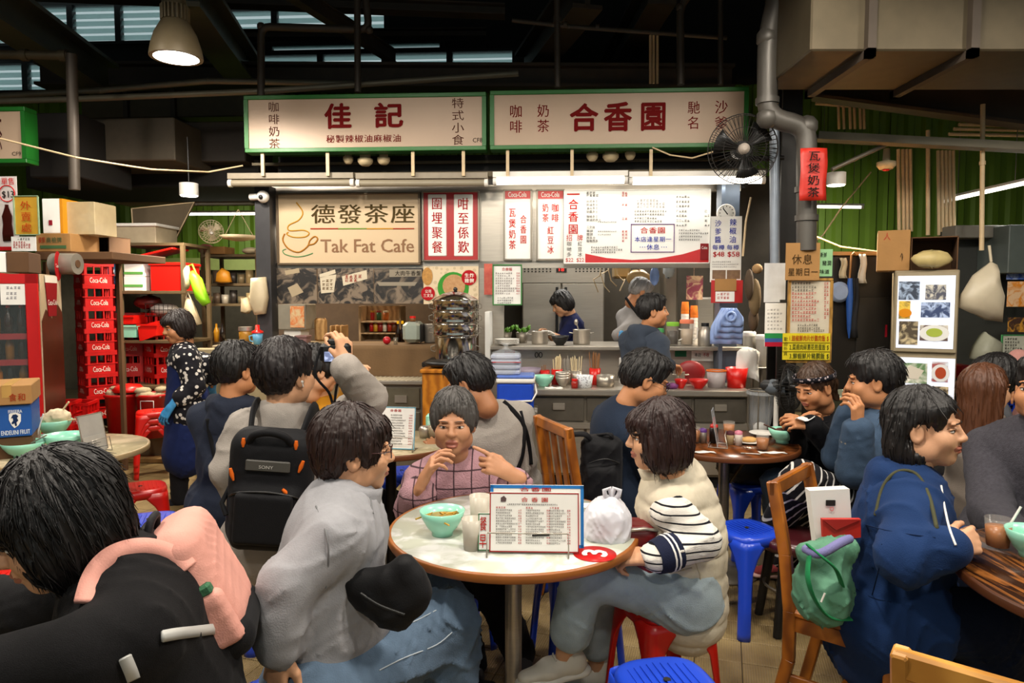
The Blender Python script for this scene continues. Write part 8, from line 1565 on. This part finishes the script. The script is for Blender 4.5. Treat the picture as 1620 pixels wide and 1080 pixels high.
q=at(1272,664,3.6);mb=MB();mb.sheet([[q+Vector((-.045+.018*i,-.01*j,.012*math.sin(i+j*.7)+.01*i*.3))for i in range(6)]for j in range(4)],th=.004);one('tissue','white tissue held by the woman with the headband','tissue',mb,PAPER,q)
# man in the denim jacket
DJ=cloth('denim_jacket','#3c4f66',vs=22,var=.22)
P=person('man in a denim jacket wiping his nose at the brown table',at(1392,800,3.42),at(1400,655,3.42),at(1380,602,3.38),yaw=-80,hyaw=-94,hpitch=8,S=1.05,fem=False,fat=1.1,arms=[dict(elbow=at(1352,745,3.15),wrist=at(1357,682,3.13),dir=(-.05,0,1),back=(.6,-1,0),curl=(.45,.5,.55,.6)),dict(wrist=at(1345,655,3.5),dir=(0,0,1),back=(0,1,0),curl=(.5,.5,.5,.5),pole=(-.3,.4,-1))],legs=[dict(knee=at(1268,762,3.2),ankle=at(1222,838,3.42),toe=(-1,-.1,0),pitch=10),dict(knee=at(1270,790,3.5),ankle=at(1243,888,3.75),toe=(-1,-.1,0))],top=dict(mat=DJ,g=.034,ga=.032),bottom=dict(mat=cloth('stripe_trousers','#111015',kind='stripes',vs=8,col2='#c8c4c0',stretch=(1,1,1),rot=(0,-2.115,0)),g=.02),hair='short',haircol=HB,spiky=.5,hair_s=1.03,skincol=SK['m'],collar=dict(mat=DJ,h=.06,r=.085),shoes=(cloth('shoe_red','#8c3a3c'),mat('sole_pink','#d0a8a0',.6)),vox=.011)
mb=MB();w=Vector(at(1357,683,3.13))-P['base'];mb.tube([w+Vector((0,0,-.002)),w+Vector((0,0,.016))],.036,18);link('wristband',mb.mesh('wristband',ink('#c8d41c')),P['root'])
mb=MB();a=P['A'][0];d=(a['w']-a['e']).normalized();c=a['w']-P['base'];mb.tube([c-d*.085,c-d*.05,c-d*.012],[.066,.072,.066],16);link('turned_cuff',mb.mesh('cuff',cloth('cuff_grey','#8a8478')),P['root'])
q=at(1352,636,3.2);mb=MB();mb.sph(q,(.03,.025,.025),12);one('tissue','crumpled tissue at the nose of the man in the denim jacket','tissue',mb,PAPER,q)
# woman in the navy hoodie
HN=cloth('navy_hoodie','#17315c',bump=.2,var=.08)
P=person('woman in a navy hoodie smiling to the right on the varnished chair',at(1398,950,2.38),at(1438,765,2.36),at(1466,676,2.36),yaw=78,hyaw=100,hpitch=0,hroll=0,S=1.02,HS=.98,smile=1,fat=1.12,belly=1.0,arms=[dict(wrist=at(1530,860,2.5),pole=(0,.5,-1)),dict(elbow=at(1432,880,2.10),wrist=at(1500,866,2.06),dir=(.9,.3,.1),back=(0,-1,.5),curl=(.5,.6,.7,.7))],legs=[dict(knee=at(1580,940,2.5),ankle=at(1590,1130,2.5)),dict(knee=at(1560,985,2.2),ankle=at(1570,1160,2.25))],top=dict(mat=HN,g=.034,ga=.030,name='hoodie'),bottom=dict(mat=cloth('navy_trousers','#0f1a30'),g=.035),hair='chin',haircol=HB,hair_s=1.04,skincol=('fair','#d6a27e'),hood=HN,fold=.012,hem=.22,shoes=(BLK,BLK),vox=.009,hvox=.0038)
for pp in([(1489,768),(1494,800),(1502,835),(1512,862)],[(1506,782),(1514,800),(1516,825)]):mb=MB();mb.tube([q-P['base']for q in smooth_path(drape(P,pp))],.0035,6);link('drawstring',mb.mesh('drawstring',PAPER),P['root'])
belt(P,'bag_strap',[(1385,815),(1395,775),(1410,752),(1430,744),(1452,752),(1470,785),(1482,835)],.012,cloth('olive','#4a4a34'));PW9=P
# man in the grey blazer, right edge
P=person('man in a dark grey tweed blazer cut off by the right edge',at(1630,850,2.78),at(1640,690,2.78),at(1650,615,2.74),yaw=-165,S=1.05,fem=False,fat=1.15,arms=[dict(wrist=at(1660,850,2.45),pole=(1,0,-1)),dict(elbow=at(1568,810,2.68),wrist=at(1600,850,2.42))],legs=[dict(knee=at(1680,880,2.4),ankle=at(1660,1000,2.6)),dict(knee=at(1600,880,2.4),ankle=at(1600,1000,2.6))],top=dict(mat=cloth('tweed','#45434a',vs=90,var=.3,bump=.5),g=.034,ga=.03,name='blazer'),bottom=dict(mat=BLK),hair='short',haircol=HB,skincol=SK['m'],vox=.012,collar=dict(mat=cloth('tweed','#45434a'),h=.03,r=.09))
# woman with brown hair, person behind
P=person('woman with long brown hair in a grey coat seen from behind at the right',at(1548,790,3.60),at(1556,668,3.6),at(1562,616,3.58),yaw=35,hyaw=45,S=1.0,arms=[None,dict(wrist=at(1600,720,3.4),pole=(1,-.3,-1))],top=dict(mat=cloth('taupe','#857a70'),g=.026),bottom=dict(mat=BLK),legs=[dict(ankle=at(1570,900,4.0)),dict(ankle=at(1590,900,3.9))],hair='long',haircol=HBL,skincol=SK['l'],vox=.012)
P=person('dark-haired person in grey behind the brown-haired woman',at(1560,740,4.3),at(1564,640,4.3),at(1570,592,4.3),yaw=-80,S=1.0,arms=[dict(wrist=at(1520,680,4.0)),None],legs=[dict(ankle=at(1500,850,4.2)),dict(ankle=at(1500,850,4.4))],top=dict(mat=cloth('grey_top','#5c5e64'),g=.02),bottom=dict(mat=BLK),hair='bob',haircol=HB,skincol=SK['m'],vox=.014)
P=person('person in a pink sweater cut off by the right edge',at(1648,655,4.6),at(1650,560,4.6),at(1655,500,4.6),yaw=-100,S=1.0,arms=[dict(elbow=at(1612,570,4.45),wrist=at(1608,600,4.3)),None],legs=[dict(ankle=at(1640,830,4.6)),dict(ankle=at(1650,830,4.7))],top=dict(mat=cloth('pink_sw','#b8847c'),g=.02),bottom=dict(mat=BLK),hair='bob',haircol=HB,skincol=SK['m'],vox=.014)
# walking woman
DT=cloth('dotted','#15141a',kind='dots',vs=26,col2='#cfc8c0')
P=person('woman in a blue apron and patterned blouse walking to the left',at(300,640,5.2),at(290,552,5.2),at(280,517,5.18),yaw=-97,hyaw=-112,hpitch=14,S=.93,HS=1.0,age=1,arms=[dict(elbow=at(308,612,5.06),wrist=at(272,640,4.98),dir=(-.5,-.1,-.8),back=(-.3,-1,.2),glove=mat('glove_blue','#3c8ac0',.4),curl=(.25,.3,.3,.35)),dict(wrist=at(335,610,5.4),glove=mat('glove_blue'),pole=(1,0,-.5))],legs=[dict(knee=at(283,725,5.16),ankle=at(284,790,5.14),toe=(-1,-.2,0)),dict(knee=at(325,735,5.28),ankle=at(352,775,5.28),toe=(-.75,0,-.2),pitch=50)],top=dict(mat=DT,g=.022,ga=.03,sleeve=.55,name='blouse'),bottom=dict(mat=BLK,g=.014),hair='bob',haircol=('brown2','#1f120d'),hair_s=1.0,skincol=SK['m'],shoes=(cloth('shoe_dark','#15161c'),mat('sole_pinkish','#c8a8a0',.5)),hem=.1,vox=.012)
f=Field(.013);hp,u=P['hip'],Vector((0,0,1));f.cap(hp+u*.28-P['tf']*(-.03),hp+u*.02-P['tf']*(-.02),.138,.165,k=.05,sq=(tuple(P['tf']),1.2));f.cap(hp,at(293,718,5.16),.168,.175,k=.06,sq=(tuple(P['tf']),1.1));V,F_=f.mesh(fold=.010,freq=12,seed=5);link('apron',mesh_np('apron',V-V3(P['base']),F_,[cloth('apron_blue','#16224e')]),P['root'])
# man in navy hoodie, back
NH=cloth('navy_grey','#272d3c')
P=person('man in a dark navy hoodie sitting with his back to the viewer on the left',at(368,790,3.72),at(368,640,3.68),at(378,584,3.66),yaw=22,hyaw=58,hpitch=4,S=1.05,fem=False,fat=1.08,arms=[dict(elbow=at(345,740,3.60),wrist=at(365,800,3.7)),dict(wrist=at(420,750,4.0),pole=(.5,0,-1))],legs=[dict(ankle=at(390,900,4.1)),dict(ankle=at(420,900,4.1))],top=dict(mat=NH,g=.026),bottom=dict(mat=DENIMD),hair='short',haircol=HB,hair_s=1.05,spiky=.3,skincol=SK['m'],hood=NH,shoes=(BLK,BLK),vox=.011)
belt(P,'bag_strap',[(330,662),(334,690),(341,720),(350,750)],.03,SB)
# photographer with backpack
GH=cloth('grey_hoodie','#a49c94',bump=.3)
P=person('man in a grey hoodie with a black backpack raising a camera',at(438,845,3.02),at(452,655,3.0),at(455,592,2.98),yaw=12,hyaw=48,hpitch=0,S=1.06,HS=1.04,fem=False,fat=1.05,arms=[dict(elbow=at(362,745,2.92),wrist=at(388,800,2.95),pole=(-1,0,-.4)),dict(elbow=at(584,632,2.98),wrist=at(547,582,2.84),dir=(-.15,.25,1),back=(.7,-.5,.2),curl=(.55,.6,.6,.6),spread=.1,thumb=.6)],legs=[dict(knee=at(400,840,3.3),ankle=at(404,948,3.22),toe=(-.1,-.6,0)),dict(ankle=at(480,930,3.5))],top=dict(mat=GH,g=.028,ga=.026,name='hoodie'),bottom=dict(mat=DENIMD,len=.6),hair='short',haircol=('black_brown','#1a1010'),hair_s=1.10,skincol=SK['l'],hood=GH,shoes=(cloth('shoe_blk','#121216'),mat('sole_yellow','#c8b81c',.5)),vox=.010,hvox=.0045);PH=P
mb=MB();e_=Vector((.083,-.008,-.022));mb.sph(tuple(e_),(.006,.006,.006),8);mb.tube([tuple(e_),tuple(e_+Vector((.003,.002,-.018)))],.0025,6);on_head(P,'earphone',mb,WHITE)
# woman in yellow
P=person('woman with glasses in a mustard yellow jacket beside the photographer',at(505,770,3.85),at(508,640,3.80),at(504,584,3.76),yaw=75,hyaw=72,hpitch=6,S=1.0,arms=[dict(wrist=at(560,640,4.0)),dict(elbow=at(548,655,3.72),wrist=at(556,618,3.66),dir=(.2,-.1,.9),curl=(.5,.6,.6,.6))],legs=[dict(ankle=at(560,900,4.0)),dict(ankle=at(560,900,3.8))],top=dict(mat=cloth('mustard','#b07818'),g=.028,ga=.028),bottom=dict(mat=BLK),hair='crop',haircol=HB,skincol=SK['l'],vox=.012);glasses(P,BLACKP)
# cooks and the young man at the counter
P=person('woman cook in a navy tunic bending over the raised shelf',at(915,585,7.2),at(902,500,7.2),at(888,480,7.1),yaw=-105,hyaw=-112,hpitch=30,S=.98,arms=[dict(elbow=at(888,535,7.0),wrist=at(872,528,6.85),glove=mat('glove_white','#d0ccc4',.5)),dict(wrist=at(868,530,7.1))],legs=[dict(ankle=at(915,700,7.2)),dict(ankle=at(920,700,7.25))],top=dict(mat=cloth('tunic','#1a2048'),g=.02,sleeve=.1),bottom=dict(mat=BLK),hair='bob',haircol=HB,hair_s=1.0,skincol=SK['l'],vox=.016,hvox=.006,strand_n=60)
P=person('grey-haired cook with a face mask and blue glove behind the counter',at(1000,600,6.9),at(1000,490,6.85),at(1014,462,6.75),yaw=55,hyaw=70,hpitch=30,S=1.0,fem=False,age=1,arms=[dict(wrist=at(1040,540,7.1)),dict(elbow=at(980,530,6.75),wrist=at(984,532,6.6),glove=mat('glove_blue'),dir=(.1,-.3,-1))],legs=[dict(ankle=at(1000,720,6.9)),dict(ankle=at(1010,720,6.95))],top=dict(mat=cloth('grey_tee','#8a8684'),g=.024,sleeve=.0),bottom=dict(mat=BLK),hair='short',haircol=('silver','#8a8684'),skincol=SK['d'],vox=.016,hvox=.006,strand_n=70)
mb=MB();mb.sph((0,.078,-.055),(.055,.04,.045),14);on_head(P,'face_mask',mb,mat('mask_blue','#9ab8c8',.7))
strap(P,'apron_strap',[at(990,470,6.62),at(1000,485,6.66),at(1012,500,6.62)],.03,SB)
P=person('young man in a dark blue-grey hoodie standing at the serving counter',at(1018,640,5.45),at(1018,526,5.42),at(1034,492,5.38),yaw=35,hyaw=82,hpitch=0,S=.98,fem=False,arms=[dict(elbow=at(1000,590,5.4),wrist=at(1015,620,5.6)),dict(elbow=at(1046,575,5.25),wrist=at(1058,578,5.5),dir=(.6,.5,-.1),curl=(.4,.5,.5,.5))],legs=[dict(ankle=at(1005,800,5.4)),dict(ankle=at(1030,800,5.4))],top=dict(mat=cloth('slate_hoodie','#39414e'),g=.026,ga=.022),bottom=dict(mat=cloth('dark_trousers','#1c1a20')),hair='short',haircol=HB,spiky=.7,hair_s=1.02,skincol=SK['m'],hood=cloth('slate_hoodie','#39414e'),shoes=(BLK,BLK),vox=.012,hvox=.005)
# foreground woman with the pink backpack
WOOL=cloth('black_wool','#131214',vs=120,var=.35,bump=.3,bs=500)
P=person('woman in a black wool coat with a bob bending forward in the left foreground',at(300,1215,1.52),at(188,905,1.46),at(86,826,1.42),yaw=-86,hyaw=-92,hpitch=22,S=1.04,HS=1.0,fat=1.14,arms=[dict(elbow=at(140,1040,1.26),wrist=at(-10,1072,1.24),dir=(-1,0,0),back=(0,-.3,1)),dict(wrist=at(-20,960,1.62),elbow=at(60,965,1.62))],legs=[dict(ankle=at(60,1560,1.5)),dict(ankle=at(60,1560,1.6))],top=dict(mat=WOOL,g=.036,ga=.036,name='coat'),bottom=dict(mat=BLK),hair='pageboy',haircol=HB,hair_s=1.06,skincol=SK['l'],collar=dict(mat=WOOL,h=.05,r=.085),fold=.010,vox=.009,hvox=.0036,strand_n=1200);PF=P
# ------------------------------------------------------------------ bags
def frame_R(P):return np.array([list(P['sr']),list(P['tf']),list(P['u'])],np.float32)
NYL=cloth('nylon_black','#131316',bump=.15,rough=.7);ORG=ink('#d8641c')
# black camera backpack worn by the photographer
P=PH;R_=frame_R(P);X,Yv,U=P['sr'],P['tf'],P['u'];c=P['ch']-Yv*.235-U*.11+X*.01;t=T('camera_backpack','large black camera backpack with orange zip pulls on the photographer','backpack',c);L3=lambda x,y,z:c+X*x+Yv*y+U*z
f=Field(.009);f.box(c,(.165,.085,.245),R_,.08,.02);f.box(L3(0,-.06,-.10),(.135,.055,.135),R_,.05,.02);V,F_=f.mesh(fold=.003,freq=16,seed=2);body=link('main_body',mesh_np('main_body',V-V3(c),F_,[NYL]),t.e)
f=Field(.008);f.box(L3(0,-.118,-.09),(.110,.022,.105),R_,.02,.02);V,F_=f.mesh();link('front_pocket',mesh_np('front_pocket',V-V3(c),F_,[NYL]),t.e)
mb=MB();mb.obx(L3(0,-.088,.115),tuple(X),tuple(Yv),tuple(U),(.085,.006,.022),.004);pl=t.part('logo_plate',mb,mat('plate_grey','#4a4843',.5))
V,F_=glyphs('SONY',.01);lo,hi=V.min(0),V.max(0);me=bpy.data.meshes.new('lettering');me.from_pydata([tuple(L3(-.005+((p[0]-lo[0])/(hi[0]-lo[0])-.5)*.055,-.0955-.0003*p[2],.112+((p[1]-lo[1])/(hi[1]-lo[1])-.5)*.013)-c)for p in V],[],F_);me.materials.append(ink('#b8b4ac'));link('lettering',me,pl)
mb=MB();mb.tube(smooth_path([L3(-.085,-.06,.19),L3(-.06,-.085,.235),L3(0,-.09,.25),L3(.06,-.085,.235),L3(.085,-.06,.19)]),.016,8);t.part('grab_handle',mb,NYL)
for(x,z,l,a)in((-.135,.07,.05,-.3),(.125,.12,.05,.3),(-.10,.20,.035,0),(.10,.205,.035,0),(-.06,-.0,.03,.8),(.075,.02,.03,-.8)):mb=MB();p=L3(x,-.10 if abs(z)<.05 else-.082,z);mb.tube([p-U*l/2*math.cos(a)-X*l/2*math.sin(a),p,p+U*l/2*math.cos(a)+X*l/2*math.sin(a)],[.004,.009,.006],8);t.part('zip_pull',mb,ORG)
for s in(-1,1):mb=MB();mb.tube(smooth_path([L3(s*.10,.02,.20),L3(s*.115,.10,.285),L3(s*.12,.20,.30),L3(s*.125,.30,.22)]),.026,10,sx=.4);t.part('shoulder_strap',mb,NYL);mb=MB();mb.tube([L3(s*.155,-.02,.0),L3(s*.175,-.05,-.06),L3(s*.15,-.07,-.1)],.010,8);t.part('compression_strap',mb,NYL)
mb=MB();mb.tube(smooth_path([L3(-.14,-.075,-.02),L3(-.10,-.116,.01),L3(0,-.125,.022),L3(.10,-.116,.01),L3(.14,-.075,-.02)]),.005,6);t.part('zip',mb,BLACKP)
# the camera in his hand
q=at(533,558,2.86);t=T('photo_camera','black camera with a lit screen held up by the photographer','camera',q);rz=math.radians(18);ex=Vector((math.cos(rz),math.sin(rz),0));ey=Vector((-math.sin(rz),math.cos(rz),0));ez=Vector((0,0,1));K=lambda x,y,z:q+ex*x+ey*y+ez*z
mb=MB();mb.obx(K(-.005,0,.0),ex,ey,ez,(.062,.028,.040),.012);t.part('body',mb,BLACKP);mb=MB();mb.obx(K(-.015,.0,.045),ex,ey,ez,(.024,.024,.014),.008);t.part('viewfinder',mb,BLACKP);mb=MB();mb.tube([K(.0,.028,0),K(.0,.10,.004)],.034,20);mb.tube([K(.0,.06,.003),K(.0,.075,.003)],.037,20);t.part('lens',mb,BLACKP);mb=MB();mb.obx(K(-.026,-.030,-.012),ex,ey,ez,(.026,.002,.020));t.part('screen',mb,mat('lcd','#a8b4d8',.3,kind='veins',vs=30,col2='#2a2a4c',emit='#a8b8e0',es=.5));mb=MB();mb.tube(smooth_path([K(-.065,0,.02),K(-.09,-.02,-.08),at(520,620,2.84),at(528,640,2.84),K(.0,-.02,-.12),K(.05,0,-.03)]),.006,6,sx=.5);t.part('neck_strap',mb,SB)
# pink backpack of the foreground woman
c=at(322,922,1.58);a=Vector((.42,.12,-.90)).normalized();n=Vector((.88,.25,.40));n=(n-a*n.dot(a)).normalized();w=a.cross(n);R_=np.array([list(w),list(n),list(a)],np.float32);t=T('pink_backpack','pink and black backpack on the woman in the left foreground','backpack',c);B3=lambda x,y,z:c+w*x+n*y+a*z
PINK=cloth('pink_nylon','#d89a8c',bump=.15,rough=.7);f=Field(.006);f.box(B3(0,0,-.02),(.13,.068,.145),R_,.055,.02);V,F_=f.mesh(fold=.003,freq=20,seed=5);link('main_body',mesh_np('main_body',V-V3(c),F_,[PINK]),t.e)
f=Field(.006);f.box(B3(0,.0,.115),(.128,.070,.05),R_,.045,.02);V,F_=f.mesh();link('black_base',mesh_np('black_base',V-V3(c),F_,[NYL]),t.e)
f=Field(.005);f.box(B3(.125,.01,.05),(.022,.05,.065),R_,.018,.01);V,F_=f.mesh(fold=.002,freq=30);so=link('side_pocket',mesh_np('side_pocket',V-V3(c),F_,[PINK]),t.e);mb=MB();mb.obx(B3(.13,.01,-.022),tuple(w),tuple(n),tuple(a),(.014,.040,.012),.005);t.part('pocket_lining',mb,cloth('green_lining','#3c6a4c'),so)
mb=MB();mb.tube(smooth_path([B3(-.05,-.04,-.16),B3(-.03,-.02,-.19),B3(.03,-.02,-.19),B3(.05,-.04,-.16)]),.009,8);t.part('grab_handle',mb,NYL)
belt(PF,'backpack_strap',[(138,950),(146,920),(158,898),(178,880),(205,870),(232,868),(258,874),(282,886),(296,900)],.045,PINK,th=.010,off=.012)
f=Field(.006);f.box(B3(.0,-.075,-.02),(.135,.014,.15),R_,.01,.01);V,F_=f.mesh();link('back_padding',mesh_np('back_padding',V-V3(c),F_,[NYL]),t.e)
RFL=mat('reflective','#b8b8b4',.3);belt(PF,'reflective_strip',[(258,1006),(280,1002),(305,999),(328,996),(343,994)],.022,RFL,off=.014);belt(PF,'reflective_strip',[(198,1040),(203,1052),(208,1064),(212,1076)],.022,RFL,off=.014)
# black shoulder bag of the woman in grey
P=PW2;NEO=cloth('neoprene','#151517',rough=.65,bump=.1);c=at(610,940,1.80);t=T('shoulder_bag','black soft shoulder bag on the lap of the woman in grey','bag',c);po=[at(x,y,1.80)for x,y in((520,896),(570,910),(612,905),(650,880),(672,905),(682,935),(668,962),(640,990),(612,985),(575,950),(545,925))]
f=Field(.007)
for i in range(len(po)):f.cap(po[i].lerp(c,.25),po[(i+1)%len(po)].lerp(c,.25),.024,k=.03)
f.ell(c+Vector((.01,0,0)),(.09,.032,.05),k=.04);V,F_=f.mesh(fold=.004,freq=16,seed=9);link('bag_body',mesh_np('bag_body',V-V3(c),F_,[NEO]),t.e);mb=MB();mb.tube(smooth_path([at(570,938,1.752),at(600,957,1.748),at(640,972,1.752)]),.004,6);t.part('zip',mb,BLACKP)

# backpack hanging on the slatted chair
c=at(952,745,3.28);t=T('black_backpack','black backpack hanging on the slatted wooden chair','backpack',c);R_=Rm(15).T;f=Field(.009);f.box(c,(.095,.075,.17),R_,.05,.03);f.box(c+Vector((-.01,-.07,-.05)),(.075,.035,.09),R_,.03,.02);V,F_=f.mesh(fold=.006,freq=16,seed=3);link('main_body',mesh_np('main_body',V-V3(c),F_,[NYL]),t.e)
for s in(-1,1):mb=MB();mb.tube(smooth_path([c+Vector((s*.05,-.03,.15)),c+Vector((s*.06-.03,-.06,.19)),c+Vector((s*.07-.09,.02,.17))]),.014,8,sx=.5);t.part('shoulder_strap',mb,NYL)
mb=MB();mb.tube(smooth_path([c+Vector((-.07,-.09,.06)),c+Vector((0,-.112,.085)),c+Vector((.07,-.09,.06))]),.004,6);t.part('zip',mb,BLACKP)
# green backpack, paper bag and envelope on the varnished chair
GN=cloth('green_nylon','#5c8f74',rough=.6,bump=.15);c=at(1306,925,2.22);t=T('green_backpack','slouchy green backpack behind the woman in the navy hoodie','backpack',c);f=Field(.007);f.ell(c+Vector((.0,.02,-.02)),(.088,.085,.12),k=.03);f.ell(c+Vector((-.01,-.05,-.04)),(.062,.05,.075),k=.03);f.cap(c+Vector((-.05,0,.10)),c+Vector((.06,.02,.11)),.042,.042,k=.04);V,F_=f.mesh(fold=.010,freq=14,seed=6);link('main_body',mesh_np('main_body',V-V3(c),F_,[GN]),t.e)
GW=cloth('green_web','#1f7a48',bump=.2);
for pp in([(1278,862,2.14),(1300,880,2.09),(1322,900,2.10),(1332,925,2.14)],[(1280,880,2.12),(1278,915,2.08),(1290,950,2.09),(1312,975,2.12),(1345,978,2.15)]):mb=MB();mb.tube(smooth_path([at(*p)for p in pp]),.013,8,sx=.35,up=(0,1,0));t.part('strap',mb,GW)
mb=MB();mb.tube(smooth_path([at(1274,868,2.16),at(1296,876,2.10),at(1330,858,2.12),at(1344,852,2.18)]),.014,8);t.part('lilac_rim',mb,cloth('lilac','#7a78a8'));mb=MB();mb.tube([at(1299,952,2.07),at(1305,938,2.07)],.003,6);t.part('zip_pull',mb,WHITE)
c=at(1316,862,2.30);t=T('paper_bag','white paper carrier bag standing in the green backpack','bag',c);po=[at(x,y,2.30)for x,y in((1281,776),(1344,773),(1350,868),(1293,870))];mb=MB();mb.prism([(p.x,p.z)for p in po[::-1]],2.30,2.34);t.part('bag_body',mb,PAPER)
q=fr2(1307,791,1322,800,2.296,0);mb=MB();mb.bx(q[0],q[1],2.296,2.3,q[2],q[3],.001);t.part('handle_hole',mb,DARK);mb=MB();p=at(1316,805,2.297);mb.ring(p,.006,.001,'y',14,5);t.part('printed_logo',mb,ink('#d87a7a'))
c=at(1330,845,2.26);t=T('red_envelope','red envelope pouch standing in front of the paper bag','envelope',c);po=[at(x,y,2.26)for x,y in((1301,821),(1362,821),(1362,850),(1303,856))];mb=MB();mb.prism([(p.x,p.z)for p in po[::-1]],2.26,2.275);t.part('pouch',mb,mat('env_red','#c02a20',.5));po=[at(x,y,2.257)for x,y in((1301,821),(1362,821),(1322,838))];mb=MB();mb.prism([(p.x,p.z)for p in po[::-1]],2.254,2.258);t.part('flap',mb,mat('env_red2','#a8241c',.5))
# dark red pouch beside the cream vest
c=at(1012,870,2.36);t=T('red_handbag','dark red handbag on the lap of the woman in the cream vest','bag',c);f=Field(.008);f.box(c,(.055,.07,.10),Rm(10).T,.03,.02);V,F_=f.mesh(fold=.005,freq=20,seed=1);link('bag_body',mesh_np('bag_body',V-V3(c),F_,[mat('red_leather','#6e0f14',.45)]),t.e);mb=MB();mb.tube([c+Vector((-.05,-.06,.09)),c+Vector((0,-.075,.10)),c+Vector((.05,-.06,.09))],.006,6);t.part('zip',mb,STEEL)
# ------------------------------------------------------------------ seams, zips and pockets on the clothing
PW4['vest']=vest
LG=ink('#6f7072');seam(PW2,[(584,775),(586,790),(590,812)],.003,LG,name='zip');seam(PW2,[(500,800),(515,840),(520,880),(515,930)],.0025,LG)
for pp in([(560,1010),(600,1000),(650,985),(690,965)],[(600,1060),(640,1040),(690,1020),(715,1000)]):seam(PW2,pp,.002,ink('#aab4bc'),'bottom')
seam(PW4,[(1032,800),(1031,850),(1030,900),(1031,945)],.004,ink('#b9ac94'),'vest','zip');seam(PW4,[(1048,900),(1070,903),(1095,898)],.003,ink('#b9ac94'),'vest','pocket_edge');seam(PW4,[(1100,890),(1108,915),(1100,935)],.003,ink('#b9ac94'),'vest','pocket_edge')
for pp in([(1370,830),(1400,838),(1440,845),(1480,850)],[(1395,860),(1390,900),(1380,940)],[(1352,930),(1380,945),(1410,952)]):seam(PW9,pp,.002,ink('#0e2244'))
